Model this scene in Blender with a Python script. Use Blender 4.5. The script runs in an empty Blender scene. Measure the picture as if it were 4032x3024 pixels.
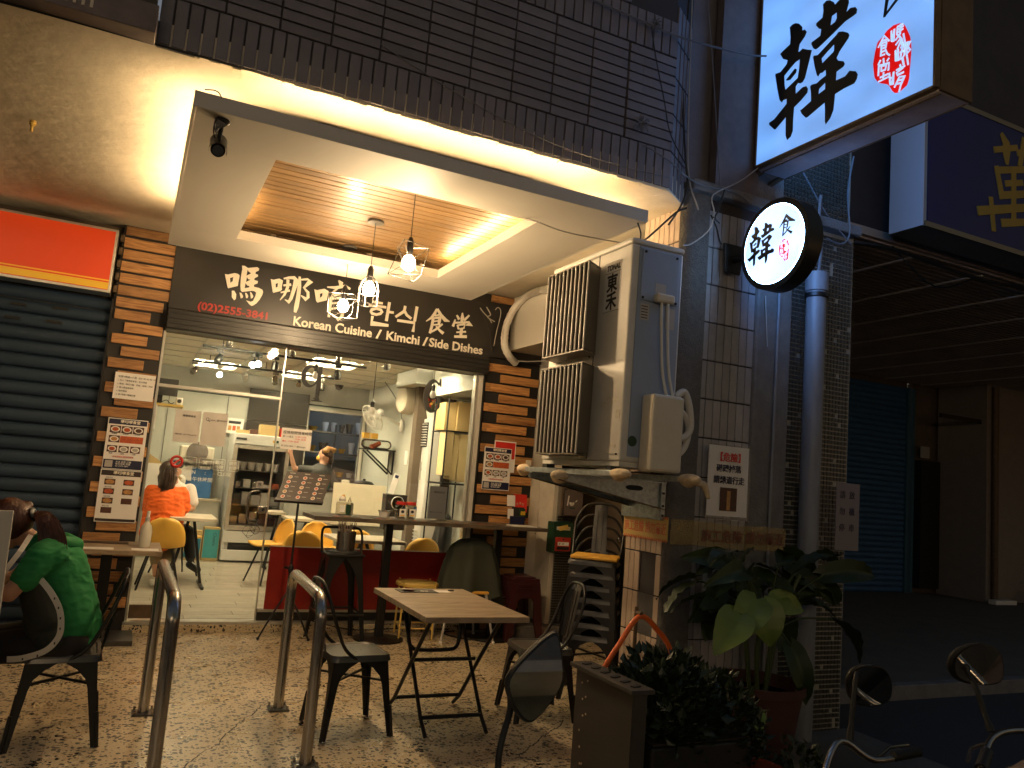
import bpy, bmesh, math, random
from mathutils import Vector, Matrix, Euler
random.seed(7)
R = math.radians
sc = bpy.context.scene
# ---------------------------------------------------------------- camera
cam_d = bpy.data.cameras.new('camera'); cam = bpy.data.objects.new('camera', cam_d)
sc.collection.objects.link(cam); sc.camera = cam
cam_d.sensor_width = 36; cam_d.lens = 27.667; cam_d.clip_start = .05; cam_d.clip_end = 300
yaw, pitch, roll = R(25.3), R(7.0), R(4.7)
fw = Vector((math.sin(yaw)*math.cos(pitch), math.cos(yaw)*math.cos(pitch), math.sin(pitch)))
rt = Vector((math.cos(yaw), -math.sin(yaw), 0)); up = rt.cross(fw)
rt2 = rt*math.cos(roll) + up*math.sin(roll); up2 = up*math.cos(roll) - rt*math.sin(roll)
cam.matrix_world = Matrix(((rt2.x, up2.x, -fw.x, 0), (rt2.y, up2.y, -fw.y, 0), (rt2.z, up2.z, -fw.z, 1.5), (0, 0, 0, 1)))
# ---------------------------------------------------------------- night sky
world = bpy.data.worlds.new('World'); sc.world = world; world.use_nodes = True
wn = world.node_tree.nodes; wl = world.node_tree.links
sky = wn.new('ShaderNodeTexSky'); sky.sky_type = 'NISHITA'; sky.sun_disc = False
sky.sun_elevation = R(-0.5); sky.sun_rotation = R(0)
wl.new(sky.outputs[0], wn['Background'].inputs[0]); wn['Background'].inputs[1].default_value = 0.11
# ---------------------------------------------------------------- render look
sc.view_settings.view_transform = 'Standard'; sc.view_settings.look = 'None'
sc.view_settings.exposure = 1.5; sc.view_settings.gamma = 1
sc.render.engine = 'CYCLES'
cy = sc.cycles
cy.use_denoising = True; cy.denoiser = 'OPENIMAGEDENOISE'; cy.use_adaptive_sampling = False
cy.max_bounces = 7; cy.diffuse_bounces = 4; cy.glossy_bounces = 4; cy.transparent_max_bounces = 12; cy.transmission_bounces = 4
cy.sample_clamp_indirect = 4; cy.caustics_reflective = False; cy.caustics_refractive = False
cy.use_light_tree = True
# ================================================================ helpers
COL = sc.collection
MATS = {}
def mat(name, col=(.5, .5, .5), rough=.5, metal=0., var=0., vs=6., bump=0., bs=40., emit=None, es=0., coat=0., spec=.5, stretch=(1, 1, 1), tint=0.):
    if name in MATS: return MATS[name]
    m = bpy.data.materials.new(name); m.use_nodes = True; MATS[name] = m
    nt = m.node_tree; n = nt.nodes; l = nt.links; p = n['Principled BSDF']
    p.inputs['Base Color'].default_value = (*col, 1); p.inputs['Roughness'].default_value = rough
    p.inputs['Metallic'].default_value = metal; p.inputs['Specular IOR Level'].default_value = spec
    if coat: p.inputs['Coat Weight'].default_value = coat; p.inputs['Coat Roughness'].default_value = .1
    if emit: p.inputs['Emission Color'].default_value = (*emit, 1); p.inputs['Emission Strength'].default_value = es
    if var or bump or tint:
        tc = n.new('ShaderNodeTexCoord'); mp = n.new('ShaderNodeMapping'); mp.inputs['Scale'].default_value = stretch
        l.new(tc.outputs['Object'], mp.inputs[0])
        oi = n.new('ShaderNodeObjectInfo'); ml = n.new('ShaderNodeMath'); ml.operation = 'MULTIPLY'; ml.inputs[1].default_value = 37.
        l.new(oi.outputs['Random'], ml.inputs[0])
        ad = n.new('ShaderNodeVectorMath'); ad.operation = 'ADD'; l.new(mp.outputs[0], ad.inputs[0]); l.new(ml.outputs[0], ad.inputs[1])
        nz = n.new('ShaderNodeTexNoise'); nz.inputs['Scale'].default_value = vs; nz.inputs['Detail'].default_value = 6; nz.inputs['Roughness'].default_value = .65
        l.new(ad.outputs[0], nz.inputs['Vector'])
        mr = n.new('ShaderNodeMapRange'); mr.inputs[1].default_value = .25; mr.inputs[2].default_value = .75
        mr.inputs[3].default_value = 1 - var; mr.inputs[4].default_value = 1 + var*.6
        l.new(nz.outputs[0], mr.inputs[0])
        tm = n.new('ShaderNodeMapRange'); tm.inputs[3].default_value = 1 - tint; tm.inputs[4].default_value = 1 + tint
        l.new(oi.outputs['Random'], tm.inputs[0])
        mm = n.new('ShaderNodeMath'); mm.operation = 'MULTIPLY'; l.new(mr.outputs[0], mm.inputs[0]); l.new(tm.outputs[0], mm.inputs[1])
        vm = n.new('ShaderNodeVectorMath'); vm.operation = 'SCALE'; vm.inputs[0].default_value = col; l.new(mm.outputs[0], vm.inputs['Scale'])
        l.new(vm.outputs[0], p.inputs['Base Color'])
        r2 = n.new('ShaderNodeMapRange'); r2.inputs[3].default_value = max(.02, rough*.8); r2.inputs[4].default_value = min(1, rough*1.25)
        l.new(nz.outputs[0], r2.inputs[0]); l.new(r2.outputs[0], p.inputs['Roughness'])
        if bump:
            nb = n.new('ShaderNodeTexNoise'); nb.inputs['Scale'].default_value = bs; nb.inputs['Detail'].default_value = 4
            l.new(ad.outputs[0], nb.inputs['Vector'])
            b = n.new('ShaderNodeBump'); b.inputs['Strength'].default_value = bump; b.inputs['Distance'].default_value = .01
            l.new(nb.outputs[0], b.inputs['Height']); l.new(b.outputs[0], p.inputs['Normal'])
    return m
def glass(name, tint=(1, 1, 1), refl=.08, rough=.02):
    m = bpy.data.materials.new(name); m.use_nodes = True; nt = m.node_tree; n = nt.nodes; l = nt.links
    n.remove(n['Principled BSDF']); out = n['Material Output']
    t = n.new('ShaderNodeBsdfTransparent'); t.inputs[0].default_value = (*tint, 1)
    g = n.new('ShaderNodeBsdfGlossy'); g.inputs['Roughness'].default_value = rough
    fr = n.new('ShaderNodeFresnel'); fr.inputs[0].default_value = 1.45
    mx = n.new('ShaderNodeMixShader'); l.new(fr.outputs[0], mx.inputs[0]); l.new(t.outputs[0], mx.inputs[1]); l.new(g.outputs[0], mx.inputs[2])
    l.new(mx.outputs[0], out.inputs[0]); MATS[name] = m; return m
def emit(name, col, s):
    if name in MATS: return MATS[name]
    m = bpy.data.materials.new(name); m.use_nodes = True; n = m.node_tree.nodes
    n.remove(n['Principled BSDF']); e = n.new('ShaderNodeEmission'); e.inputs[0].default_value = (*col, 1); e.inputs[1].default_value = s
    m.node_tree.links.new(e.outputs[0], n['Material Output'].inputs[0]); MATS[name] = m; return m
def tag(o, label=None, cat=None, group=None, kind=None):
    if label: o['label'] = label
    if cat: o['category'] = cat
    if group: o['group'] = group
    if kind: o['kind'] = kind
    return o
def thing(name, label, cat, loc=(0, 0, 0), group=None, rz=0):
    o = bpy.data.objects.new(name, None); COL.objects.link(o); o.location = loc; o.rotation_euler = (0, 0, rz)
    o.empty_display_size = .1
    return tag(o, label, cat, group)
def wpos(o):
    v = Vector((0, 0, 0))
    while o is not None: v += o.location; o = o.parent
    return v
def link(name, me, m=None, parent=None, world=True):
    o = bpy.data.objects.new(name, me); COL.objects.link(o)
    if m is not None:
        me.materials.clear(); me.materials.append(m)
    if parent is not None:
        if world: me.transform(Matrix.Translation(-wpos(parent)))
        o.parent = parent
    return o
class B:
    def __init__(s): s.v = []; s.f = []
    def add(s, vs, fs):
        k = len(s.v); s.v += [tuple(a) for a in vs]; s.f += [tuple(i + k for i in f) for f in fs]; return s
    def box(s, x0, x1, y0, y1, z0, z1):
        return s.add([(x0, y0, z0), (x1, y0, z0), (x1, y1, z0), (x0, y1, z0), (x0, y0, z1), (x1, y0, z1), (x1, y1, z1), (x0, y1, z1)],
                     [(0, 3, 2, 1), (4, 5, 6, 7), (0, 1, 5, 4), (1, 2, 6, 5), (2, 3, 7, 6), (3, 0, 4, 7)])
    def ob(s, c, h, M=None):
        M = M or Matrix.Identity(3); c = Vector(c); pts = []
        for z in (-1, 1):
            for x, y in ((-1, -1), (1, -1), (1, 1), (-1, 1)): pts.append(c + M @ Vector((x*h[0], y*h[1], z*h[2])))
        return s.add(pts, [(0, 3, 2, 1), (4, 5, 6, 7), (0, 1, 5, 4), (1, 2, 6, 5), (2, 3, 7, 6), (3, 0, 4, 7)])
    def bar(s, a, b, w, h, upv=(0, 0, 1)):   # box-section bar from a to b
        a = Vector(a); b = Vector(b); d = b - a; L = d.length; d.normalize(); u = Vector(upv)
        if abs(d.dot(u)) > .98: u = Vector((1, 0, 0))
        x = d.cross(u).normalized(); u = x.cross(d).normalized()
        M = Matrix((x, d, u)).transposed(); return s.ob((a + b)/2, (w/2, L/2, h/2), M)
    def tube(s, pts, r, n=8, closed=False, cap=True):
        P = [Vector(p) for p in pts]; N = len(P); k0 = len(s.v)
        rr = r if isinstance(r, (list, tuple)) else [r]*N
        t = []
        for i in range(N):
            a = P[i-1] if (i > 0 or closed) else P[i]; b = P[(i+1) % N] if (i < N-1 or closed) else P[i]
            t.append((b - a).normalized())
        u = Vector((0, 0, 1)) if abs(t[0].z) < .9 else Vector((1, 0, 0)); nv = t[0].cross(u).normalized()
        for i in range(N):
            nv = (nv - t[i]*nv.dot(t[i])).normalized(); bv = t[i].cross(nv)
            for j in range(n):
                a = 2*math.pi*j/n; s.v.append(tuple(P[i] + nv*math.cos(a)*rr[i] + bv*math.sin(a)*rr[i]))
        for i in range(N if closed else N-1):
            for j in range(n):
                a = k0 + i*n + j; b = k0 + i*n + (j+1) % n; c = k0 + ((i+1) % N)*n + (j+1) % n; d = k0 + ((i+1) % N)*n + j
                s.f.append((a, d, c, b))
        if cap and not closed:
            s.f.append(tuple(k0 + j for j in range(n))); s.f.append(tuple(k0 + (N-1)*n + j for j in reversed(range(n))))
        return s
    def cyl(s, a, b, r0, r1=None, n=16): return s.tube([a, b], [r0, r0 if r1 is None else r1], n)
    def lathe(s, prof, c, n=24, axis=None):
        M = Vector((0, 0, 1)).rotation_difference(Vector(axis)).to_matrix() if axis else Matrix.Identity(3)
        c = Vector(c); k0 = len(s.v)
        for r, z in prof:
            for j in range(n):
                a = 2*math.pi*j/n; s.v.append(tuple(c + M @ Vector((r*math.cos(a), r*math.sin(a), z))))
        for i in range(len(prof)-1):
            for j in range(n):
                s.f.append((k0+i*n+j, k0+i*n+(j+1) % n, k0+(i+1)*n+(j+1) % n, k0+(i+1)*n+j))
        if prof[0][0] > 1e-6: s.f.append(tuple(k0 + j for j in reversed(range(n))))
        if prof[-1][0] > 1e-6: s.f.append(tuple(k0 + (len(prof)-1)*n + j for j in range(n)))
        return s
    def sph(s, c, r, n=16, m=10, M=None):
        r = r if isinstance(r, (list, tuple)) else (r, r, r); M = M or Matrix.Identity(3); c = Vector(c)
        k0 = len(s.v)
        for i in range(1, m):
            p = math.pi*i/m
            for j in range(n):
                a = 2*math.pi*j/n; s.v.append(tuple(c + M @ Vector((r[0]*math.sin(p)*math.cos(a), r[1]*math.sin(p)*math.sin(a), -r[2]*math.cos(p)))))
        bt = len(s.v); s.v.append(tuple(c + M @ Vector((0, 0, -r[2])))); tp = len(s.v); s.v.append(tuple(c + M @ Vector((0, 0, r[2]))))
        for i in range(m-2):
            for j in range(n): s.f.append((k0+i*n+j, k0+i*n+(j+1) % n, k0+(i+1)*n+(j+1) % n, k0+(i+1)*n+j))
        for j in range(n):
            s.f.append((bt, k0+(j+1) % n, k0+j)); s.f.append((tp, k0+(m-2)*n+j, k0+(m-2)*n+(j+1) % n))
        return s
    def prism(s, poly, f):       # f(u, v, w) -> xyz, w in 0..1
        n = len(poly); vs = [f(u, v, 0) for u, v in poly] + [f(u, v, 1) for u, v in poly]
        fs = [tuple(reversed(range(n))), tuple(range(n, 2*n))] + [(i, (i+1) % n, n+(i+1) % n, n+i) for i in range(n)]
        return s.add(vs, fs)
    def grid(s, f, nu, nv):
        k0 = len(s.v)
        for i in range(nu+1):
            for j in range(nv+1): s.v.append(tuple(f(i/nu, j/nv)))
        for i in range(nu):
            for j in range(nv):
                a = k0+i*(nv+1)+j; s.f.append((a, a+nv+1, a+nv+2, a+1))
        return s
    def mesh(s, name, smooth=None, bevel=0):
        me = bpy.data.meshes.new(name); me.from_pydata(s.v, [], s.f); me.update()
        bm = bmesh.new(); bm.from_mesh(me); bmesh.ops.recalc_face_normals(bm, faces=bm.faces)
        if bevel: bmesh.ops.bevel(bm, geom=[e for e in bm.edges if len(e.link_faces) == 2 and e.calc_face_angle(0) > .6], offset=bevel, segments=2, affect='EDGES', profile=.5)
        bm.to_mesh(me); bm.free()
        if smooth is not None:
            for p in me.polygons: p.use_smooth = True
            me.set_sharp_from_angle(angle=R(smooth))
        return me
    def out(s, name, m, parent=None, smooth=None, bevel=0, world=True):
        return link(name, s.mesh(name, smooth, bevel), m, parent, world)
def copy_tree(o, parent=None):
    c = o.copy(); COL.objects.link(c); c.parent = parent
    for ch in [x for x in o.children]: copy_tree(ch, c)
    return c
TMP = []
def eval_mesh(o):
    dg = bpy.context.evaluated_depsgraph_get(); me = bpy.data.meshes.new_from_object(o.evaluated_get(dg)); return me
def text(name, s, size, m, parent, loc, rot, bold=0., ext=.001, align='LEFT', shear=0., sx=1., fit=None):
    cu = bpy.data.curves.new(name, 'FONT'); cu.body = s; cu.size = size; cu.offset = bold; cu.extrude = ext; cu.align_x = align; cu.shear = shear
    cu.resolution_u = 3
    o = bpy.data.objects.new(name, cu); COL.objects.link(o); bpy.context.view_layer.update()
    me = eval_mesh(o); bpy.data.objects.remove(o); bpy.data.curves.remove(cu)
    if fit: sx = fit/max(1e-4, max(v.co.x for v in me.vertices) - min(v.co.x for v in me.vertices))
    me.transform(Matrix.Translation(loc) @ Euler(rot).to_matrix().to_4x4() @ Matrix.Diagonal((sx, 1, 1, 1)))
    return link(name, me, m, parent)
FX = (R(90), 0, R(-90)); FY = (R(90), 0, 0)
def loops(name, LL, f, th, m, parent):       # filled outline with holes, f(a, b, depth) -> xyz
    cu = bpy.data.curves.new(name, 'CURVE'); cu.dimensions = '2D'; cu.fill_mode = 'BOTH'; cu.extrude = th/2
    for L in LL:
        sp = cu.splines.new('POLY'); sp.points.add(len(L)-1); sp.use_cyclic_u = True
        for i, (a, b) in enumerate(L): sp.points[i].co = (a, b, 0, 1)
    o = bpy.data.objects.new(name, cu); COL.objects.link(o); bpy.context.view_layer.update()
    me = eval_mesh(o); bpy.data.objects.remove(o); bpy.data.curves.remove(cu)
    for v in me.vertices: v.co = f(v.co.x, v.co.y, v.co.z)
    me.update(); bm = bmesh.new(); bm.from_mesh(me); bmesh.ops.recalc_face_normals(bm, faces=bm.faces); bm.to_mesh(me); bm.free()
    return link(name, me, m, parent)
def strokes(b, LL, f, th, step=.0002):     # brush strokes: polylines with widths, joined into builder b
    for k, (L, W) in enumerate(LL):
        n = len(L); pl = [Vector(p) for p in L]; left = []; right = []
        for i in range(n):
            d = (pl[min(i+1, n-1)] - pl[max(i-1, 0)]); d.normalize(); nn = Vector((-d.y, d.x)); w = W[i]/2
            if i not in (0, n-1):
                d1 = (pl[i]-pl[i-1]).normalized(); c = max(.55, abs(d1.dot(d))); w = w/c
            ex = d*(-W[0]*.18) if i == 0 else (d*(W[-1]*.18) if i == n-1 else Vector((0, 0)))
            left.append(pl[i] + nn*w + ex); right.append(pl[i] - nn*w + ex)
        for i in range(n-1):
            q = [left[i], left[i+1], right[i+1], right[i]]
            b.prism([(a.x, a.y) for a in q], lambda u, v, w, k=k, i=i: f(u, v, (w-.5)*(th + (k*.37 % 1 + i*.11)*step*6)))
    return b
def smoothpath(P, k=6, closed=False):
    P = [Vector(p) for p in P]; out = []; N = len(P)
    for i in range(N if closed else N-1):
        a = P[i-1] if (i > 0 or closed) else P[i]; b = P[i]; c = P[(i+1) % N]; d = P[(i+2) % N] if (i+2 < N or closed) else c
        for j in range(k):
            t = j/k; out.append(.5*((2*b) + (c-a)*t + (2*a-5*b+4*c-d)*t*t + (3*b-a-3*c+d)*t*t*t))
    if not closed: out.append(P[-1])
    return out
def wire(name, pts, r, m, label, cat='cable', k=5, parent=None, group=None):
    b = B().tube(smoothpath(pts, k), r, 5); o = b.out(name, m, parent, 60)
    if parent is None: tag(o, label, cat, group)
    return o
def blob(name, m, parent, caps=(), ells=(), voxel=.012, sm=4, wr=0.):   # one continuous surface from tapered limbs
    b = B()
    for a, c, r0, r1 in caps:
        b.cyl(a, c, r0, r1, 14); b.sph(a, r0*.999, 14, 8); b.sph(c, r1*.999, 14, 8)
    for e in ells:
        c, r = e[0], e[1]; M = Euler(e[2]).to_matrix() if len(e) > 2 else None
        b.sph(c, r, 20, 14, M)
    me = b.mesh(name); o = bpy.data.objects.new(name, me); COL.objects.link(o)
    md = o.modifiers.new('r', 'REMESH'); md.mode = 'VOXEL'; md.voxel_size = voxel; md.use_smooth_shade = True
    s = o.modifiers.new('s', 'SMOOTH'); s.iterations = sm; s.factor = .5
    bpy.context.view_layer.update(); me2 = eval_mesh(o); bpy.data.objects.remove(o)
    if wr:
        from mathutils import noise
        ns = [v.normal.copy() for v in me2.vertices]
        for v, n_ in zip(me2.vertices, ns):
            q = Vector((v.co.x*9, v.co.y*9, v.co.z*22)); w_ = abs(noise.noise(q)) + .5*abs(noise.noise(q*2.3))
            v.co += n_*wr*(.35 - w_)
        me2.update()
    for p in me2.polygons: p.use_smooth = True
    me2.name = name
    return link(name, me2, m, parent)
def strands(name, m, parent, path, n, r0, r1, th=.0022, seed=1):     # lock of hair as many thin tapering strands
    rn = random.Random(seed); b = B(); K = len(path)
    for k in range(n):
        a = rn.uniform(0, 6.28); q = rn.uniform(.1, 1)**.5; P_ = []
        for i, p in enumerate(path):
            rr = (r0 + (r1-r0)*i/(K-1))*q*(1 if 0 < i < K-1 else .75); P_.append(Vector(p) + Vector((math.cos(a)*rr, math.sin(a)*rr*.8, math.sin(a*1.3)*rr*.5)) + Vector((rn.uniform(-1, 1), rn.uniform(-1, 1), rn.uniform(-1, 1)))*.006*i/K)
        pp_ = smoothpath(P_, 4); b.tube(pp_, [th*(1-.75*(i/len(pp_))**3) for i in range(len(pp_))], 4)
    return b.out(name, m, parent, 60)
def area(name, loc, size, power, col, rot, parent):
    d = bpy.data.lights.new(name, 'AREA'); d.shape = 'RECTANGLE'; d.size, d.size_y = size; d.energy = power; d.color = col
    o = bpy.data.objects.new(name, d); COL.objects.link(o); o.location = Vector(loc) - (wpos(parent) if parent else Vector()); o.rotation_euler = rot
    if parent: o.parent = parent
    return o
# ================================================================ materials
def wood_mat(name, c1, c2, rough=.45, sc_=(1.2, 14, 14), tint=.25, coat=0.):
    m = bpy.data.materials.new(name); m.use_nodes = True; MATS[name] = m; nt = m.node_tree; n = nt.nodes; l = nt.links; p = n['Principled BSDF']
    tc = n.new('ShaderNodeTexCoord'); oi = n.new('ShaderNodeObjectInfo')
    ml = n.new('ShaderNodeMath'); ml.operation = 'MULTIPLY'; ml.inputs[1].default_value = 53; l.new(oi.outputs['Random'], ml.inputs[0])
    ad = n.new('ShaderNodeVectorMath'); ad.operation = 'ADD'; l.new(tc.outputs['Object'], ad.inputs[0]); l.new(ml.outputs[0], ad.inputs[1])
    mp = n.new('ShaderNodeMapping'); mp.inputs['Scale'].default_value = sc_; l.new(ad.outputs[0], mp.inputs[0])
    w = n.new('ShaderNodeTexNoise'); w.inputs['Scale'].default_value = 2.2; w.inputs['Detail'].default_value = 8; w.inputs['Distortion'].default_value = 1.6; l.new(mp.outputs[0], w.inputs['Vector'])
    w2 = n.new('ShaderNodeTexNoise'); w2.inputs['Scale'].default_value = 9; w2.inputs['Detail'].default_value = 5; l.new(mp.outputs[0], w2.inputs['Vector'])
    ax = n.new('ShaderNodeMath'); ax.operation = 'MULTIPLY_ADD'; ax.inputs[1].default_value = .45; l.new(w2.outputs[0], ax.inputs[0]); l.new(w.outputs[0], ax.inputs[2])
    cr = n.new('ShaderNodeValToRGB'); cr.color_ramp.elements[0].position = .5; cr.color_ramp.elements[0].color = (*c1, 1); cr.color_ramp.elements[1].position = .88; cr.color_ramp.elements[1].color = (*c2, 1)
    l.new(ax.outputs[0], cr.inputs[0])
    tm = n.new('ShaderNodeMapRange'); tm.inputs[3].default_value = 1-tint; tm.inputs[4].default_value = 1+tint; l.new(oi.outputs['Random'], tm.inputs[0])
    vm = n.new('ShaderNodeVectorMath'); vm.operation = 'SCALE'; l.new(cr.outputs[0], vm.inputs[0]); l.new(tm.outputs[0], vm.inputs['Scale']); l.new(vm.outputs[0], p.inputs['Base Color'])
    p.inputs['Roughness'].default_value = rough
    if coat: p.inputs['Coat Weight'].default_value = coat; p.inputs['Coat Roughness'].default_value = .2
    b = n.new('ShaderNodeBump'); b.inputs['Strength'].default_value = .25; b.inputs['Distance'].default_value = .003; l.new(w2.outputs[0], b.inputs['Height']); l.new(b.outputs[0], p.inputs['Normal'])
    return m
def terrazzo(name):
    m = bpy.data.materials.new(name); m.use_nodes = True; MATS[name] = m; nt = m.node_tree; n = nt.nodes; l = nt.links; p = n['Principled BSDF']
    tc = n.new('ShaderNodeTexCoord')
    nz = n.new('ShaderNodeTexNoise'); nz.inputs['Scale'].default_value = 30; nz.inputs['Detail'].default_value = 3; l.new(tc.outputs['Object'], nz.inputs['Vector'])
    mx = n.new('ShaderNodeVectorMath'); mx.operation = 'MULTIPLY_ADD'; mx.inputs[1].default_value = (.03, .03, .03); l.new(nz.outputs['Color'], mx.inputs[0]); l.new(tc.outputs['Object'], mx.inputs[2])
    base = n.new('ShaderNodeTexNoise'); base.inputs['Scale'].default_value = 1.6; base.inputs['Detail'].default_value = 6; l.new(tc.outputs['Object'], base.inputs['Vector'])
    cr = n.new('ShaderNodeValToRGB'); e = cr.color_ramp.elements; e[0].position = .3; e[0].color = (.42, .34, .22, 1); e[1].position = .72; e[1].color = (.66, .56, .39, 1); l.new(base.outputs[0], cr.inputs[0])
    col = cr.outputs[0]
    def chips(scale, keep, size, c, src):
        v = n.new('ShaderNodeTexVoronoi'); v.inputs['Scale'].default_value = scale; v.inputs['Randomness'].default_value = 1; l.new(mx.outputs[0], v.inputs['Vector'])
        sp = n.new('ShaderNodeSeparateColor'); l.new(v.outputs['Color'], sp.inputs[0])
        a = n.new('ShaderNodeMath'); a.operation = 'GREATER_THAN'; a.inputs[1].default_value = keep; l.new(sp.outputs[0], a.inputs[0])
        th = n.new('ShaderNodeMath'); th.operation = 'MULTIPLY_ADD'; th.inputs[1].default_value = size*.8; th.inputs[2].default_value = size*.35; l.new(sp.outputs[1], th.inputs[0])
        b = n.new('ShaderNodeMath'); b.operation = 'LESS_THAN'; l.new(v.outputs['Distance'], b.inputs[0]); l.new(th.outputs[0], b.inputs[1])
        k = n.new('ShaderNodeMath'); k.operation = 'MULTIPLY'; l.new(a.outputs[0], k.inputs[0]); l.new(b.outputs[0], k.inputs[1])
        mc = n.new('ShaderNodeMix'); mc.data_type = 'RGBA'; l.new(k.outputs[0], mc.inputs['Factor']); l.new(src, mc.inputs['A']); mc.inputs['B'].default_value = (*c, 1)
        return mc.outputs['Result']
    col = chips(150, .45, .45, (.36, .26, .155), col)
    col = chips(75, .6, .42, (.60, .50, .36), col)
    col = chips(38, .48, .5, (.014, .011, .009), col)
    col = chips(50, .55, .45, (.02, .014, .011), col)
    l.new(col, p.inputs['Base Color'])
    rn = n.new('ShaderNodeTexNoise'); rn.inputs['Scale'].default_value = 4; rn.inputs['Detail'].default_value = 7; l.new(tc.outputs['Object'], rn.inputs['Vector'])
    rr = n.new('ShaderNodeMapRange'); rr.inputs[3].default_value = .14; rr.inputs[4].default_value = .46; l.new(rn.outputs[0], rr.inputs[0]); l.new(rr.outputs[0], p.inputs['Roughness'])
    b = n.new('ShaderNodeBump'); b.inputs['Strength'].default_value = .18; b.inputs['Distance'].default_value = .004; l.new(nz.outputs[0], b.inputs['Height']); l.new(b.outputs[0], p.inputs['Normal'])
    return m
terrazzo('terrazzo')
wood_mat('plank_wood', (.22, .09, .028), (.52, .27, .10), .45)
wood_mat('slat_wood', (.095, .048, .014), (.19, .108, .038), .5, (.9, 16, 16), .14, .1)
wood_mat('table_wood', (.20, .15, .10), (.40, .31, .21), .38, (1.5, 7, 7), .05)
wood_mat('dark_top', (.045, .036, .028), (.12, .095, .07), .35, (1.5, 6, 6), .05)
wood_mat('pale_top', (.42, .36, .27), (.6, .53, .42), .4, (1.5, 6, 6), .05)
wood_mat('floor_vinyl', (.26, .225, .175), (.42, .37, .30), .32, (1.2, 7, 7), .14)
m_ = mat
m_('stucco', (.66, .59, .47), .8, var=.22, vs=1.2, bump=.9, bs=9)
m_('white_board', (.54, .51, .45), .6, var=.04, vs=3)
m_('concrete', (.17, .16, .15), .85, var=.35, vs=8, bump=.8, bs=60)
m_('washed_concrete', (.13, .12, .11), .8, var=.35, vs=30, bump=1., bs=110)
m_('tile_dark', (.165, .15, .165), .42, var=.18, vs=9, bump=.2, bs=30, tint=.13)
m_('grout_dark', (.045, .04, .042), .9, var=.2, vs=30)
m_('tile_pink', (.52, .40, .31), .38, var=.12, vs=9, tint=.08)
m_('tile_grey', (.30, .29, .30), .38, var=.25, vs=7, tint=.16)
m_('mosaic_dark', (.05, .05, .045), .3, var=.5, vs=40, tint=.2)
m_('mosaic_grout', (.33, .32, .27), .8, var=.3, vs=20)
m_('black_board', (.022, .019, .017), .38, var=.2, vs=3)
m_('black_batten', (.014, .012, .011), .6, var=.2)
m_('black_frame', (.014, .013, .012), .38, var=.2)
m_('letter_white', (.85, .78, .66), .5)
m_('letter_red', (.42, .028, .02), .5)
m_('aluminium', (.62, .6, .55), .32, .85, var=.12, vs=12)
m_('steel', (.42, .40, .38), .24, 1., var=.15, vs=20)
m_('gun_metal', (.035, .033, .032), .36, .75, var=.25, vs=12)
m_('gun_metal_seat', (.12, .115, .11), .33, .8, var=.2, vs=12)
m_('black_metal', (.012, .012, .013), .35, .3, var=.2)
m_('shutter_blue', (.022, .046, .085), .5, .2, var=.25, vs=5, stretch=(.4, 1, 3), tint=.06)
m_('orange_sign', (.80, .075, .012), .35, var=.08, vs=2)
m_('yellow_sign', (.85, .52, .03), .35)
m_('ac_white', (.62, .60, .55), .45, var=.14, vs=5)
m_('ac_grille', (.17, .15, .115), .5, .2, var=.15, vs=12)
m_('beige_plastic', (.62, .57, .47), .5, var=.08, vs=6)
m_('black_void', (.008, .008, .008), .7)
m_('galvanised', (.36, .40, .41), .38, .7, var=.45, vs=30)
m_('plaster_white', (.62, .57, .49), .85, var=.16, vs=4, bump=.4, bs=30)
m_('paper', (.80, .78, .76), .6, var=.04)
m_('paper_grey', (.42, .40, .38), .6, var=.06)
m_('paper_back', (.56, .53, .50), .6)
m_('print_black', (.015, .015, .016), .6)
m_('print_navy', (.012, .014, .05), .5)
m_('print_red', (.62, .03, .02), .5)
m_('print_brown', (.035, .022, .018), .45)
m_('food_red', (.52, .10, .03), .5, var=.5, vs=60)
m_('food_tan', (.50, .26, .09), .5, var=.5, vs=60)
m_('food_dark', (.09, .035, .02), .5, var=.5, vs=60)
m_('wall_grey', (.47, .48, .44), .7, var=.06, vs=2)
m_('ceiling_tile', (.80, .77, .68), .8, var=.05, vs=3, bump=.2, bs=50)
m_('red_panel', (.25, .014, .010), .3, var=.12, vs=3)
m_('yellow_shell', (.72, .40, .06), .4, var=.06)
m_('yellow_metal', (.68, .47, .12), .4, var=.08)
m_('maroon_plastic', (.045, .010, .014), .32, var=.15)
m_('cloth_green', (.032, .037, .026), .9, var=.2, vs=20, bump=.3, bs=300)
m_('white_plastic', (.72, .70, .66), .4, var=.04)
m_('fridge_white', (.72, .72, .70), .3, var=.03)
m_('cardboard', (.52, .38, .17), .75, var=.1, vs=5)
m_('teal_print', (.05, .32, .36), .6, var=.1)
m_('skin', (.50, .27, .18), .5, var=.08, vs=12)
m_('hair_brown', (.045, .02, .011), .4, var=.5, vs=22, stretch=(1, 1, .12), bump=.7, bs=60)
m_('hair_red', (.075, .022, .010), .42, var=.6, vs=22, stretch=(1, 1, .12), bump=.7, bs=60)
m_('hair_blond', (.40, .22, .08), .45, var=.5, vs=22, stretch=(1, 1, .15), bump=.7, bs=60)
m_('shirt_green', (.012, .20, .055), .8, var=.12, vs=10, bump=.35, bs=14)
m_('shirt_dark', (.012, .016, .014), .85, var=.2, bump=.3, bs=14)
m_('shirt_orange', (.85, .14, .015), .8, var=.08, vs=8, bump=.35, bs=14)
m_('shirt_white', (.75, .67, .62), .8, var=.05, bump=.3, bs=14)
m_('shirt_grey', (.035, .035, .035), .85, var=.2)
m_('trouser_black', (.012, .011, .012), .85, var=.3)
m_('trouser_khaki', (.30, .23, .13), .85, var=.15)
m_('tape_white', (.60, .57, .52), .5, var=.1)
m_('shoe_white', (.7, .68, .62), .5)
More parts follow.
